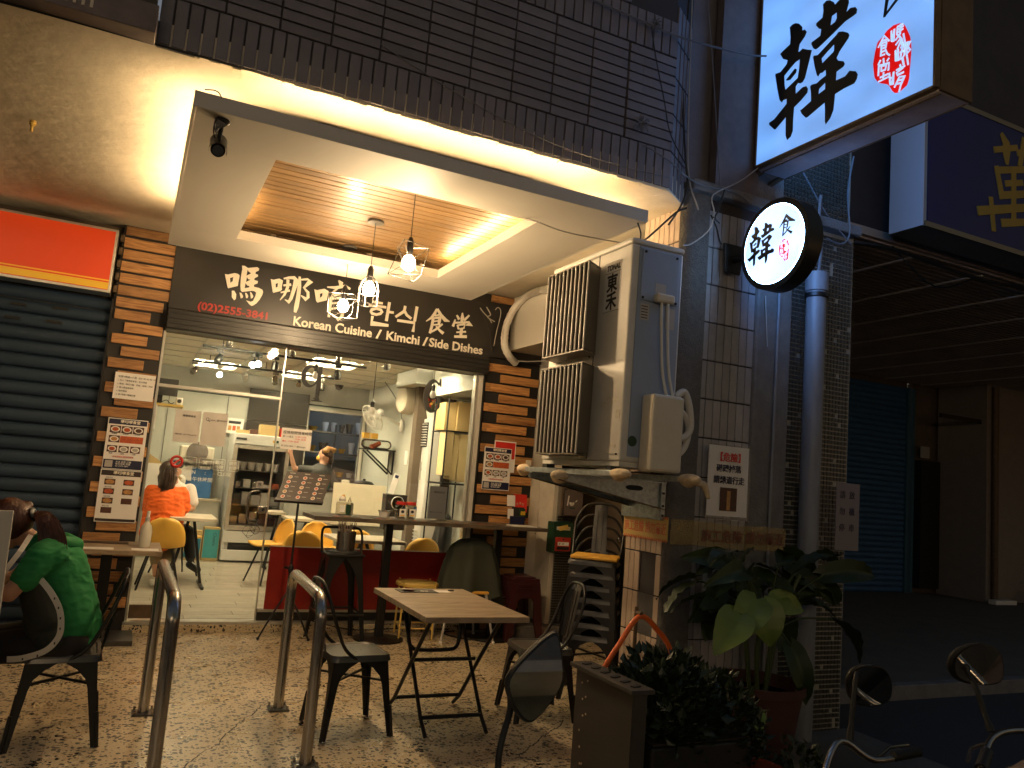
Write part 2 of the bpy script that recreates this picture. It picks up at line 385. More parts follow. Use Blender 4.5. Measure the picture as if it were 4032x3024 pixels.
m_('asphalt', (.045, .045, .048), .9, var=.35, vs=14, bump=.6, bs=160)
m_('paving', (.13, .115, .095), .85, var=.35, vs=3, bump=.5, bs=60)
m_('terracotta', (.07, .022, .014), .7, var=.3, vs=9)
m_('soil', (.03, .02, .013), .95, var=.4, bump=1., bs=50)
m_('leaf_big', (.022, .04, .008), .5, var=.3, vs=7, tint=.3)
m_('leaf_small', (.018, .032, .014), .35, var=.35, vs=10, tint=.3)
m_('stem', (.05, .07, .02), .6, var=.2)
m_('orange_hose', (.75, .13, .015), .4)
m_('planter_grey', (.05, .043, .036), .55, var=.2, vs=7)
m_('rubber', (.012, .012, .012), .55)
m_('mirror', (.85, .85, .85), .02, 1.)
m_('cable_white', (.34, .32, .29), .6)
m_('cable_grey', (.13, .13, .14), .6)
m_('cable_black', (.012, .012, .012), .6)
m_('blue_sign', (.012, .010, .075), .5, var=.2)
m_('sign_yellow_dull', (.34, .21, .02), .6, var=.2)
m_('brown_metal', (.13, .085, .045), .6, .2, var=.4, vs=10)
m_('rusty_panel', (.16, .13, .125), .55, .3, var=.35, vs=9)
m_('pipe_grey', (.19, .20, .22), .45, var=.3, vs=9, stretch=(1, 1, .3))
m_('green_box', (.010, .045, .022), .4, var=.1)
m_('red_box', (.42, .03, .018), .4, var=.1)
m_('tape_yellow', (.62, .43, .14), .5, var=.1)
m_('tape_print', (.62, .12, .05), .5)
m_('corrugated', (.5, .42, .34), .6, .2, var=.3, vs=2)
m_('wall_dark', (.12, .09, .065), .85, var=.3, vs=3)
m_('shutter_navy', (.03, .10, .22), .55, var=.2, vs=4)
m_('teal_frame', (.03, .10, .15), .5)
m_('lavender_bag', (.42, .30, .42), .35, var=.2, vs=14)
glass('glass_pane'); glass('glass_clear', (.95, .97, .95)); glass('plastic_clear', (.9, .9, .88), rough=.12); glass('acrylic', (.8, .78, .74), rough=.15)
emit('bulb', (1., .70, .38), 240.)
emit('led_warm', (1., .70, .36), 46.)
emit('tube_white', (1., .84, .50), 135.)
emit('spot_face', (1., .93, .86), 20.)
mat('brass_joint', (.30, .24, .14), .5)
mat('leaf_lit', (.14, .20, .035), .45, var=.3, vs=7)  # lit copy of leaf_big: light on these leaves put into the colour
def film(name, col, alpha, rough=.4):
    m = mat(name, col, rough, var=.2, vs=14); m.node_tree.nodes['Principled BSDF'].inputs['Alpha'].default_value = alpha; return m
film('shaded_tape_film', (.45, .32, .11), .5); film('sleeve', (.7, .7, .7), .12, .1)
# ================================================================ outlines of the brush characters, metres on their sign planes
HAN=[[[3.735,4.651],[3.712,4.659],[3.685,4.655],[3.653,4.635],[3.624,4.597],[3.623,4.571],[3.6,4.566],[3.584,4.542],[3.598,4.518],[3.642,4.484],[3.651,4.436],[3.639,4.431],[3.613,4.44],[3.571,4.412],[3.535,4.392],[3.546,4.352],[3.568,4.277],[3.584,4.224],[3.602,4.204],[3.624,4.204],[3.642,4.216],[3.662,4.2],[3.66,4.147],[3.6,4.167],[3.57,4.162],[3.556,4.138],[3.559,4.113],[3.611,4.083],[3.669,4.059],[3.673,3.975],[3.672,3.898],[3.688,3.865],[3.718,3.853],[3.733,3.888],[3.738,4.019],[3.827,3.97],[3.839,3.972],[3.887,4.022],[3.89,4.039],[3.843,4.046],[3.735,4.111],[3.737,4.146],[3.769,4.15],[3.78,4.139],[3.801,4.164],[3.827,4.256],[3.851,4.363],[3.849,4.373],[3.804,4.364],[3.75,4.395],[3.742,4.42],[3.785,4.45],[3.813,4.498],[3.796,4.506],[3.725,4.525],[3.724,4.575]],[[3.633,4.376],[3.637,4.309],[3.646,4.251],[3.752,4.215],[3.762,4.253],[3.768,4.322],[3.716,4.352],[3.671,4.374]],[[3.752,4.283],[3.714,4.307],[3.673,4.331],[3.659,4.316],[3.663,4.296],[3.712,4.269],[3.74,4.276]],[[3.454,4.663],[3.426,4.673],[3.397,4.659],[3.368,4.631],[3.357,4.607],[3.333,4.618],[3.306,4.621],[3.255,4.593],[3.25,4.564],[3.268,4.509],[3.236,4.521],[3.199,4.506],[3.187,4.486],[3.191,4.462],[3.214,4.457],[3.273,4.453],[3.367,4.419],[3.478,4.382],[3.503,4.38],[3.522,4.398],[3.54,4.434],[3.537,4.446],[3.467,4.455],[3.461,4.498],[3.48,4.51],[3.505,4.544],[3.504,4.561],[3.454,4.572],[3.449,4.618]],[[3.379,4.544],[3.341,4.548],[3.339,4.506],[3.352,4.489],[3.389,4.485]],[[3.338,4.396],[3.322,4.408],[3.288,4.394],[3.25,4.366],[3.239,4.346],[3.245,4.329],[3.31,4.274],[3.332,4.241],[3.318,4.217],[3.277,4.194],[3.267,4.173],[3.276,4.159],[3.329,4.15],[3.331,4.093],[3.26,4.089],[3.228,4.11],[3.182,4.085],[3.168,4.059],[3.174,4.033],[3.192,4.013],[3.27,4.014],[3.334,4.007],[3.343,3.907],[3.365,3.864],[3.399,3.837],[3.406,3.858],[3.408,3.934],[3.413,3.985],[3.503,3.958],[3.549,3.944],[3.564,3.945],[3.599,3.985],[3.613,4.015],[3.593,4.019],[3.524,4.041],[3.527,4.09],[3.536,4.145],[3.522,4.151],[3.482,4.142],[3.454,4.153],[3.409,4.162],[3.414,4.203],[3.441,4.195],[3.459,4.2],[3.473,4.184],[3.484,4.197],[3.505,4.266],[3.521,4.334],[3.516,4.345],[3.483,4.332]],[[3.353,4.342],[3.352,4.3],[3.358,4.292],[3.444,4.258],[3.451,4.295],[3.404,4.32]],[[3.414,4.117],[3.412,4.073],[3.466,4.062],[3.462,4.097]]]
SEAL_BLOB=[[[2.884,4.238],[2.864,4.224],[2.851,4.203],[2.831,4.155],[2.819,4.124],[2.811,4.076],[2.81,4.029],[2.815,3.955],[2.821,3.875],[2.832,3.844],[2.874,3.826],[2.889,3.824],[2.909,3.83],[2.925,3.849],[2.942,3.882],[2.959,3.904],[3.021,3.941],[3.047,3.984],[3.055,4.033],[3.06,4.074],[3.048,4.144],[3.033,4.193],[2.992,4.218],[2.972,4.235],[2.928,4.247]]]
SEAL=[[[3.025,4.159],[2.987,4.212],[2.952,4.164]],[[2.999,4.188],[2.968,4.18]],[[3.004,4.141],[3.005,4.176],[2.97,4.166],[2.975,4.135],[3.004,4.141]],[[3.005,4.16],[2.973,4.149]],[[3.004,4.141],[3.007,4.099],[2.98,4.096]],[[2.997,4.119],[2.977,4.117]],[[2.977,4.124],[2.964,4.092],[2.947,4.074]],[[2.988,4.073],[2.985,4.046]],[[3.008,4.072],[3.022,4.052]],[[2.951,4.058],[2.963,4.046]],[[3.02,3.983],[3.018,4.042],[2.95,4.029],[2.953,3.986]],[[3.0,4.002],[3.001,4.035],[2.968,4.023],[2.974,3.999],[3.0,4.002]],[[2.985,3.986],[2.986,3.949]],[[3.007,3.966],[2.956,3.964]],[[3.019,3.945],[2.952,3.945]],[[2.939,4.218],[2.937,4.157],[2.927,4.146],[2.919,4.219]],[[2.938,4.187],[2.918,4.189]],[[2.899,4.223],[2.902,4.18],[2.869,4.131],[2.87,4.098]],[[2.899,4.223],[2.864,4.222]],[[2.897,4.205],[2.861,4.208]],[[2.898,4.188],[2.863,4.192]],[[2.879,4.228],[2.882,4.17],[2.911,4.148]],[[2.881,4.14],[2.908,4.117]],[[2.875,4.126],[2.896,4.089]],[[2.909,4.084],[2.906,4.02],[2.894,4.014],[2.892,4.083]],[[2.907,4.05],[2.893,4.05]],[[2.86,4.161],[2.849,4.102],[2.851,4.03],[2.863,4.018],[2.854,3.973]],[[2.882,4.155],[2.861,4.101],[2.878,4.014]],[[2.876,4.086],[2.849,4.088]],[[2.879,4.058],[2.85,4.055]],[[2.837,4.097],[2.836,4.023],[2.825,3.96]],[[2.837,4.097],[2.818,4.091],[2.829,4.067],[2.815,4.042],[2.832,4.032]],[[2.946,3.965],[2.938,3.891],[2.924,3.885],[2.918,3.959]],[[2.943,3.93],[2.921,3.931]],[[2.877,3.984],[2.869,3.955]],[[2.9,3.962],[2.846,3.962]],[[2.857,3.957],[2.9,3.944],[2.892,3.929],[2.853,3.929]],[[2.88,3.912],[2.91,3.864]],[[2.88,3.912],[2.848,3.902],[2.87,3.858],[2.879,3.825]],[[2.889,3.895],[2.858,3.888]],[[2.896,3.878],[2.865,3.87]]]
SHI=[[[[3.54,3.26],[3.552,3.24],[3.568,3.221],[3.595,3.193]],[30,30,24,5]],[[[3.543,3.261],[3.527,3.243],[3.505,3.222],[3.468,3.206]],[26,34,44,14]],[[[3.553,3.228],[3.534,3.228]],[14,14]],[[[3.557,3.22],[3.56,3.172],[3.566,3.132]],[20,20,14]],[[[3.557,3.221],[3.525,3.217],[3.53,3.179]],[14,20,16]],[[[3.555,3.202],[3.529,3.199]],[11,11]],[[[3.557,3.183],[3.531,3.18]],[11,11]],[[[3.565,3.134],[3.537,3.154],[3.506,3.178]],[12,16,12]],[[[3.538,3.172],[3.514,3.152],[3.493,3.137]],[12,22,34]]]
BOARD=[[[0.558,3.118],[0.581,3.117],[0.639,3.142],[0.668,3.139],[0.682,3.128],[0.682,3.103],[0.679,3.067],[0.678,3.031],[0.601,2.996],[0.592,3.007]],[[0.604,3.091],[0.631,3.105],[0.63,3.066],[0.612,3.047]],[[0.692,3.221],[0.715,3.223],[0.745,3.209],[0.823,3.233],[0.841,3.222],[0.839,3.203],[0.815,3.187],[0.815,3.167],[0.836,3.165],[0.84,3.15],[0.812,3.128],[0.811,3.11],[0.843,3.106],[0.843,3.086],[0.813,3.067],[0.816,3.048],[0.86,3.045],[0.891,3.034],[0.9,3.016],[0.896,2.987],[0.878,2.94],[0.856,2.903],[0.828,2.876],[0.813,2.872],[0.793,2.884],[0.764,2.914],[0.804,2.907],[0.823,2.919],[0.838,2.966],[0.842,3.0],[0.823,3.01],[0.802,3.009],[0.722,2.984],[0.708,2.995],[0.699,3.04],[0.694,3.116],[0.698,3.189]],[[0.744,3.197],[0.753,3.18],[0.778,3.167],[0.74,3.137]],[[0.745,3.128],[0.759,3.109],[0.78,3.108],[0.743,3.079]],[[0.74,3.07],[0.758,3.051],[0.777,3.049],[0.776,3.035],[0.738,3.021]],[[0.633,2.979],[0.653,2.982],[0.674,2.953],[0.675,2.91],[0.663,2.896],[0.64,2.92]],[[0.7,2.974],[0.716,2.972],[0.733,2.947],[0.731,2.931],[0.716,2.924]],[[0.747,2.98],[0.761,2.98],[0.777,2.955],[0.774,2.937],[0.762,2.933]],[[0.788,2.996],[0.802,2.99],[0.82,2.963],[0.817,2.946],[0.803,2.937]],[[0.953,3.146],[0.976,3.143],[1.027,3.164],[1.061,3.152],[1.06,3.129],[1.057,3.089],[1.062,3.068],[1.051,3.052],[0.992,3.025],[0.983,3.031]],[[1.0,3.112],[1.021,3.121],[1.021,3.085],[1.005,3.074]],[[1.353,3.122],[1.377,3.119],[1.444,3.144],[1.485,3.127],[1.485,3.104],[1.478,3.039],[1.395,3.004],[1.382,3.017]],[[1.408,3.09],[1.432,3.101],[1.432,3.072],[1.413,3.051]]]
BOARD_STROKES=[[[[1.069,3.173],[1.11,3.188],[1.156,3.197],[1.183,3.175],[1.167,3.081],[1.151,2.999],[1.134,2.962],[1.099,2.979]],[0.013,0.022,0.029,0.036,0.033,0.029,0.024,0.005]],[[[1.074,3.109],[1.134,3.127]],[0.016,0.024]],[[[1.057,3.039],[1.129,3.07]],[0.013,0.02]],[[[1.105,3.166],[1.11,3.099],[1.089,3.022],[1.057,2.969]],[0.026,0.026,0.02,0.007]],[[[1.207,3.213],[1.214,3.129],[1.214,3.016],[1.208,2.93],[1.202,2.881]],[0.02,0.031,0.037,0.04,0.024]],[[[1.222,3.191],[1.278,3.205],[1.31,3.192],[1.257,3.12],[1.298,3.082],[1.303,3.037],[1.286,3.014],[1.239,3.043]],[0.012,0.02,0.026,0.018,0.026,0.026,0.02,0.006]],[[[1.569,3.247],[1.594,3.228],[1.595,3.188]],[0.012,0.036,0.024]],[[[1.47,3.166],[1.545,3.173],[1.639,3.205],[1.685,3.187]],[0.008,0.028,0.026,0.018]],[[[1.573,3.178],[1.533,3.133],[1.515,3.086],[1.597,3.121]],[0.016,0.02,0.024,0.016]],[[[1.616,3.157],[1.654,3.123]],[0.022,0.022]],[[[1.518,3.07],[1.515,2.983],[1.514,2.888]],[0.024,0.026,0.024]],[[[1.519,3.061],[1.645,3.095],[1.649,3.006],[1.634,2.91],[1.604,2.874],[1.564,2.899]],[0.016,0.026,0.028,0.028,0.022,0.004]],[[[1.528,3.018],[1.636,3.049]],[0.016,0.016]],[[[1.528,2.966],[1.638,3.001]],[0.016,0.016]],[[[1.927,3.101],[2.013,3.103]],[0.022,0.022]],[[[1.885,3.066],[2.051,3.07]],[0.023,0.023]],[[[1.909,3.003],[1.915,3.024],[1.959,3.043],[2.006,3.037],[2.017,3.019],[2.004,2.999],[1.965,2.983],[1.922,2.987],[1.909,3.003]],[0.024,0.024,0.024,0.024,0.024,0.024,0.024,0.024,0.024]],[[[2.082,3.121],[2.07,2.942]],[0.028,0.028]],[[[2.085,3.03],[2.131,3.031]],[0.023,0.023]],[[[1.929,2.958],[1.926,2.89],[2.09,2.896]],[0.027,0.027,0.025]],[[[2.244,3.112],[2.239,3.062],[2.161,2.995]],[0.025,0.027,0.024]],[[[2.243,3.065],[2.269,3.029],[2.315,3.003]],[0.024,0.025,0.025]],[[[2.365,3.125],[2.355,2.986]],[0.028,0.028]],[[[2.183,2.961],[2.354,2.965],[2.348,2.879]],[0.025,0.027,0.029]],[[[2.571,3.141],[2.555,3.089],[2.523,3.042],[2.475,3.002]],[0.016,0.031,0.024,0.008]],[[[2.58,3.14],[2.622,3.088],[2.673,3.044],[2.72,3.037]],[0.024,0.03,0.038,0.007]],[[[2.562,3.071],[2.604,3.088]],[0.016,0.018]],[[[2.544,3.037],[2.537,2.957],[2.524,2.891]],[0.027,0.027,0.024]],[[[2.547,3.043],[2.615,3.064],[2.609,2.986]],[0.016,0.028,0.024]],[[[2.55,3.011],[2.607,3.027]],[0.013,0.013]],[[[2.545,2.975],[2.607,2.989]],[0.015,0.015]],[[[2.525,2.894],[2.582,2.935],[2.645,2.998]],[0.016,0.021,0.018]],[[[2.585,2.965],[2.619,2.935],[2.661,2.909]],[0.015,0.022,0.031]],[[[2.85,3.147],[2.854,3.103],[2.851,3.055]],[0.01,0.036,0.024]],[[[2.792,3.114],[2.819,3.079]],[0.016,0.028]],[[[2.924,3.133],[2.876,3.077]],[0.018,0.027]],[[[2.779,3.067],[2.762,2.999]],[0.012,0.027]],[[[2.776,3.034],[2.931,3.065],[2.958,3.048],[2.896,3.029]],[0.018,0.022,0.027,0.007]],[[[2.809,3.016],[2.822,2.979]],[0.018,0.018]],[[[2.812,3.016],[2.889,3.037],[2.878,2.994]],[0.015,0.021,0.017]],[[[2.822,2.979],[2.878,2.994]],[0.013,0.013]],[[[2.856,2.984],[2.854,2.91]],[0.03,0.028]],[[[2.807,2.941],[2.903,2.962]],[0.015,0.018]],[[[2.79,2.894],[2.914,2.912]],[0.024,0.03]]]
WAN=[[[[7.16,5.201],[7.233,5.124],[7.234,5.049],[7.246,4.918]],[0.048,0.102,0.123,0.041]],[[[7.056,5.013],[7.399,5.123]],[0.061,0.061]],[[[7.085,4.848],[7.176,4.561]],[0.061,0.075]],[[[7.074,4.812],[7.883,5.027]],[0.068,0.068]],[[[7.348,4.9],[7.352,4.403]],[0.072,0.072]],[[[7.591,4.953],[7.534,4.645]],[0.068,0.068]],[[[7.165,4.584],[7.551,4.687]],[0.075,0.075]],[[[7.231,4.718],[7.481,4.786]],[0.061,0.061]],[[[6.83,4.354],[7.822,4.622]],[0.089,0.075]],[[[7.006,4.521],[7.053,4.213]],[0.061,0.061]],[[[7.751,4.613],[7.703,4.354]],[0.068,0.068]],[[[7.179,4.313],[7.587,4.411]],[0.082,0.068]],[[[7.514,5.238],[7.446,4.954]],[0.075,0.061]],[[[7.411,5.073],[7.739,5.183]],[0.061,0.061]]]
# ================================================================ the setting
def struct(b, name, m, **k): return tag(b.out(name, m, **k), kind='structure')
struct(B().box(-60, 60, -40, 60, -.3, -.12), 'street', MATS['asphalt'])
# terrazzo arcade floor laid in slabs
tf = struct(B().box(-6, 3.1, 2.35, 7.4, -.25, -.003), 'terrazzo_floor', MATS['brass_joint'])
xs = [-.2 + .922*k for k in range(-6, 4)] + [3.1012]; ys = [2.35, 2.867, 3.787, 4.707, 5.627, 6.547, 7.4]
for i in range(len(xs)-1):
    for j in range(len(ys)-1):
        x1 = min(xs[i+1], 3.1) - .0012
        B().box(xs[i]+.0012, x1, ys[j]+.0012, ys[j+1]-.0012, -.003, 0).out('slab', MATS['terrazzo'], tf)
B().box(3.1, 4.75, 4.56, 7.4, -.012, -.001).out('slab', MATS['terrazzo'], tf)
B().box(2.564, 4.75, 2.9, 4.1, -.25, -.02).out('slab', MATS['paving'], tf)
# hairline crack in the terrazzo
def crack(pts):
    b = B(); rnd = random.Random(3); P = []
    for i in range(len(pts)-1):
        for k in range(7):
            t = k/7; P.append((pts[i][0]*(1-t)+pts[i+1][0]*t + rnd.uniform(-.009, .009), pts[i][1]*(1-t)+pts[i+1][1]*t + rnd.uniform(-.009, .009)))
    for i in range(len(P)-1):
        a, c = Vector((*P[i], 0)), Vector((*P[i+1], 0)); d = (c-a).normalized(); n = Vector((-d.y, d.x, 0))*rnd.uniform(.002, .005)
        b.add([a-n+Vector((0, 0, .0012)), a+n+Vector((0, 0, .0012)), c+n+Vector((0, 0, .0012)), c-n+Vector((0, 0, .0012))], [(0, 3, 2, 1)])
    return b
for pts in ([(.38, 4.1), (.429, 4.266), (.497, 4.391), (.616, 4.553), (.658, 4.696), (.721, 4.79), (.737, 4.857), (.853, 5.026), (.908, 5.158), (.976, 5.246), (1.2, 5.314), (1.38, 5.359), (1.485, 5.437), (1.7, 5.6)], [(2.1, 4.0), (2.227, 4.123), (2.374, 4.252), (2.5, 4.368), (2.604, 4.438), (2.75, 4.6)]):
    crack(pts).out('floor_crack', MATS['grout_dark'], tf)
# side pavement beyond the pillar (raised), with its kerb
struct(B().box(4.75, 40, 5.02, 30, -.3, 0), 'side_pavement', MATS['paving'])
struct(B().box(4.75, 40, 4.9, 5.016, -.3, .004), 'kerb', MATS['concrete'], bevel=.01)
# soffit of the arcade
so = B(); so.prism([(-6, 3.94), (2.84, 3.94), (3.09, 4.11), (3.09, 7.5), (-6, 7.5)], lambda u, v, w: (u, v, 3.398 + w*.12))
struct(so, 'arcade_ceiling', MATS['stucco'])
def rough_edge():
    b = B(); rnd = random.Random(5); x = -.13
    while x < 2.8:
        w = rnd.uniform(.02, .09); b.box(x, x+w, 3.935, 3.965 + rnd.uniform(0, .012), 3.398 - rnd.uniform(.003, .014), 3.402); x += w*.98
    for k in range(7):
        xx = .05 + k*.4; b.box(xx, xx+.012, 3.93, 3.965, 3.384, 3.40)
    return b
rough_edge().out('render_lip', MATS['stucco'], bpy.data.objects['arcade_ceiling'])
# ceiling beam joining column (peeling plaster patch)
# ---------------------------------------------------------------- tiled facade above the arcade
fa = thing('facade_wall', 'dark purple-grey tiled upper wall running over the arcade opening', 'wall', (1.3, 4.0, 3.4))
B().box(-.134, 2.83, 3.942, 4.1, 3.4, 6.2).out('grout', MATS['grout_dark'], fa)
def tile_mesh(w, h, d=.012, name='tile'):
    return B().box(-w/2, w/2, -d, 0, -h/2, h/2).mesh(name, bevel=.003)
def place(me, name, m, parent, loc, rz=0.):
    o = bpy.data.objects.new(name, me); COL.objects.link(o)
    if not me.materials: me.materials.append(m)
    o.parent = parent; o.location = Vector(loc) - wpos(parent); o.rotation_euler = (0, 0, rz); return o
hor = tile_mesh(.249, .053); sol = tile_mesh(.0555, .237); hal = tile_mesh(.105, .053)
rnd = random.Random(11)
def J(): return rnd.uniform(-.0012, .0012)
cols = [.925 + .2585*k - .2585/2 for k in range(-3, 7)]   # centres
for c in cols:
    for r_ in range(10): place(hor, 'tile', MATS['tile_dark'], fa, (c + J(), 3.942 + J(), 3.65 + .0626*(r_+.5)))
    if c > 1.9:
        for r_ in range(3): place(hor, 'tile', MATS['tile_dark'], fa, (c, 3.942 + J(), 4.53 + .0626*(r_+.5)))
for r_ in range(10): place(hal, 'tile', MATS['tile_dark'], fa, (2.54, 3.942 + J(), 3.65 + .0626*(r_+.5))); place(hor, 'tile', MATS['tile_dark'], fa, (2.725-.009, 3.942+J(), 3.65 + .0626*(r_+.5)))
for k in range(46):
    x = -.105 + .0648*k
    if x > 2.82: break
    place(sol, 'tile', MATS['tile_dark'], fa, (x, 3.942 + J(), 3.405 + .122))
    if x > 1.55: place(sol, 'tile', MATS['tile_dark'], fa, (x, 3.942 + J(), 4.28 + .122))
# chamfered corner of the facade, in narrow vertical tiles
ch = thing('chamfer_wall', 'narrow slanted strip of dark upright tiles at the corner above the air conditioner', 'wall', (2.95, 4.0, 3.4))
ang = math.atan2(.17, .25)
B().prism([(2.833, 3.945), (3.09, 4.12), (3.09, 4.6), (2.833, 4.6)], lambda u, v, w: (u, v, 3.40 + 2.8*w)).out('grout', MATS['grout_dark'], ch)
for k in range(4):
    for zz in range(5):
        place(sol, 'tile', MATS['tile_dark'], ch, (2.863 + k*.0615, 3.9655 + k*.0418, 3.527 + .25*zz), ang)
# ---------------------------------------------------------------- corner pillar
pil = thing('corner_pillar', 'tall corner pillar of pale upright tiles between pebbly concrete edges beside the round sign', 'pillar', (3.6, 4.3, 0))
B().box(3.105, 4.66, 4.115, 4.55, -.12, 3.55).out('core', MATS['grout_dark'], pil)
b = B(); pts = [(3.09, 4.13)] + [(3.20 - .11*math.cos(a), 4.13 - .06*math.sin(a) + 0) for a in [R(x) for x in range(10, 90, 14)]] + [(3.285, 4.07), (3.285, 4.13)]
b.prism(pts, lambda u, v, w: (u, v, -.12 + 3.66*w)); b.out('rounded_edge', MATS['washed_concrete'], pil, 40)
B().box(3.735, 4.06, 4.075, 4.13, -.12, 3.54).out('concrete_strip', MATS['concrete'], pil, bevel=.02)
ptile = tile_mesh(.060, .248); pt2 = tile_mesh(.0515, .248)
for k in range(7):
    for r_ in range(13):
        if 3.168 - .257*r_ > .1 or True:
            place(ptile, 'tile', MATS['tile_grey'], pil, (3.318 + .0655*k, 4.114 + J(), 3.295 - .257*r_))
for k in range(7):
    for r_ in range(12):
        if 8 < r_ < 11 and k in (1, 2, 3): continue      # tiles fallen away, ribbed mortar shows
        o = place(pt2, 'warm_tile' if False else 'tile', MATS['tile_pink'], pil, (3.104, 4.165 + .0575*k, 3.295 - .257*r_), R(-90))
b = B()
for k in range(22):
    b.box(3.095, 3.104, 4.195 + k*.0078, 4.1995 + k*.0078, .22, .85)
b.out('mortar_ribs', MATS['concrete'], pil)
# black mosaic strip of the pillar: one grid of small dark squares
b = B(); g = B()
for i in range(18):
    for j in range(110):
        if rnd.random() < .03: continue
        x0 = 4.075 + i*.0325; z0 = -.1 + j*.0325; b.box(x0, x0+.024, 4.096 - rnd.uniform(0, .003), 4.11, z0, z0+.024)
tag(b.out('mosaic', MATS['mosaic_dark'], pil), kind='stuff')
B().box(4.062, 4.668, 4.105, 4.20, -.12, 3.54).out('mosaic_bed', MATS['mosaic_grout'], pil)
B().box(3.29, 3.66, 4.04, 4.11, 3.58, 6.0).out('smooth_panel', MATS['rusty_panel'], pil)
up_ = thing('upper_wall', 'dark plain upper wall above the corner pillar behind the big light box', 'wall', (4, 4.4, 3.55))
B().box(3.095, 4.66, 4.15, 4.7, 3.552, 7).out('wall', MATS['tile_dark'], up_)
B().box(3.67, 3.98, 4.12, 4.149, 3.58, 6.8).out('concrete_strip', MATS['concrete'], up_, bevel=.01)
B().box(3.985, 4.66, 4.140, 4.149, 3.58, 6.8).out('mosaic_bed', MATS['mosaic_grout'], up_)
b = B()
for i in range(20):
    for j in range(44): b.box(3.99 + i*.0325, 4.014 + i*.0325, 4.131 - rnd.uniform(0, .003), 4.145, 3.6 + j*.0325, 3.624 + j*.0325)
tag(b.out('mosaic', MATS['mosaic_dark'], up_), kind='stuff')
B().box(3.1, 4.66, 4.02, 4.14, 3.50, 3.575).out('ledge', MATS['concrete'], up_, bevel=.01)
# niche behind the pillar: stair to the upper floors
struct(B().box(4.66, 4.75, 4.56, 9.2, -.1, 3.4), 'wall_side', MATS['wall_dark'])
struct(B().box(3.1, 4.75, 9.2, 9.35, -.1, 3.4), 'wall_stair', MATS['wall_dark'])
struct(B().box(3.094, 4.75, 4.56, 9.2, 3.402, 3.5), 'ceiling_stair', MATS['stucco'])
st = thing('stair', 'worn grey concrete steps rising into the dark doorway behind the stacked chairs', 'steps', (4.45, 7.9, 0))
for k in range(5):
    B().box(4.17, 4.655, 7.42 + .3*k, 9.19, .16*k, .16*(k+1)).out('step', MATS['concrete'], st, bevel=.008)
B().box(3.55, 4.655, 6.95, 7.41, 0, .12).out('step', MATS['concrete'], st, bevel=.01)
dn = thing('stairwell_door', 'dark timber door leaf standing open in the stair niche', 'door', (4.6, 7.2, 0))
B().box(4.60, 4.645, 6.0, 6.9, .02, 2.1).out('leaf', MATS['brown_metal'], dn, bevel=.005)
for zz in (.25, 1.15):
    B().box(4.585, 4.599, 6.1, 6.8, zz, zz+.75).out('door_panel', MATS['brown_metal'], dn, bevel=.01)
B().sph((4.57, 6.82, 1.0), .03).out('handle', MATS['steel'], dn, 40)
# ---------------------------------------------------------------- shop front wall plane
wl_ = thing('plaster_wall', 'white plastered strip of wall right of the wooden pillar under the air conditioner', 'wall', (4.0, 7.45, 0))
B().box(3.80, 4.16, 7.385, 7.6, 0, 3.398).out('wall', MATS['plaster_white'], wl_)
b = B()
for px, pz in ((3.96, 1.38), (3.95, 1.365), (3.955, 1.28), (3.99, 1.278), (3.9, .98), (4.02, .93), (3.97, .7)): b.cyl((px, 7.38, pz), (px, 7.386, pz), .006, n=7)
b.out('screw_hole', MATS['black_void'], wl_)
mp = thing('mosaic_pier', 'low pier of tiny dark mosaic squares beside the white wall under the letterbox', 'pillar', (4.1, 7.0, 0))
B().box(3.96, 4.2, 7.06, 7.38, 0, 1.62).out('core', MATS['mosaic_grout'], mp)
b = B()
for i in range(9):
    for j in range(58): b.box(3.965 + i*.026, 3.985 + i*.026, 7.05, 7.065, .05 + j*.026, .07 + j*.026)
tag(b.out('mosaic', MATS['mosaic_dark'], mp), kind='stuff')
B().box(3.91, 3.955, 7.06, 7.38, 0, 1.62).out('plaster_side', MATS['plaster_white'], mp)
# black board backing of both wooden pillars
def plank(x0, x1, z, parent, h=.083, yb=7.38, d=.022):
    j = rnd.uniform(-.003, .003)
    me = B().box(-(x1-x0)/2, (x1-x0)/2, -d, 0, -h/2, h/2).mesh('plank', bevel=.0025); me.materials.append(MATS['plank_wood'])
    o = bpy.data.objects.new('plank', me); COL.objects.link(o); o.parent = parent; o.location = Vector(((x0+x1)/2 + j, yb, z - h/2)) - wpos(parent); return o
lp = thing('wood_clad_pillar', 'pillar clad in staggered orange timber planks between the blue shutter and the shop glass', 'pillar', (-.07, 7.42, 0))
B().box(-.285, .13, 7.38, 7.5, 0, 3.398).out('backing', MATS['black_batten'], lp)
lens = {0: (-.267, .575), 1: (-.265, .47), 2: (-.266, .153), 3: (-.267, .285), 4: (-.265, .234), 5: (-.265, .103), 6: (-.263, .013)}
for k in range(32):
    z = 3.289 - .1035*k
    if z < .1: break
    if k == 0: plank(-.267, .575, z, lp, .085); continue
    a, c = lens.get(k, (-.178, .121) if k % 2 else (-.262, .012))
    plank(a, c, z, lp)
plank(-.267, .62, 3.389, lp, .075)
rp = thing('wood_clad_pillar', 'pillar clad in staggered brown timber planks between the shop glass and the white wall', 'pillar', (3.5, 7.42, 0))
B().box(3.185, 3.80, 7.38, 7.5, 0, 2.74).out('backing', MATS['black_batten'], rp)
for k in range(27):
    z = 2.684 - .1035*k
    if z < .08: break
    plank(*((3.235, 3.688) if k % 2 == 0 else (3.345, 3.792)), z, rp)
for k in range(13):
    z = 2.684 - .207*k
    me = B().box(3.182, 3.233, 7.355, 7.44, z-.083, z).out('plank_end', MATS['plank_wood'], rp, bevel=.002)
plank(3.15, 3.6, 3.385, rp, .07, 7.33)
B().box(3.165, 3.181, 7.36, 7.46, 0, 2.72).out('edge_strip', MATS['gun_metal'], rp)
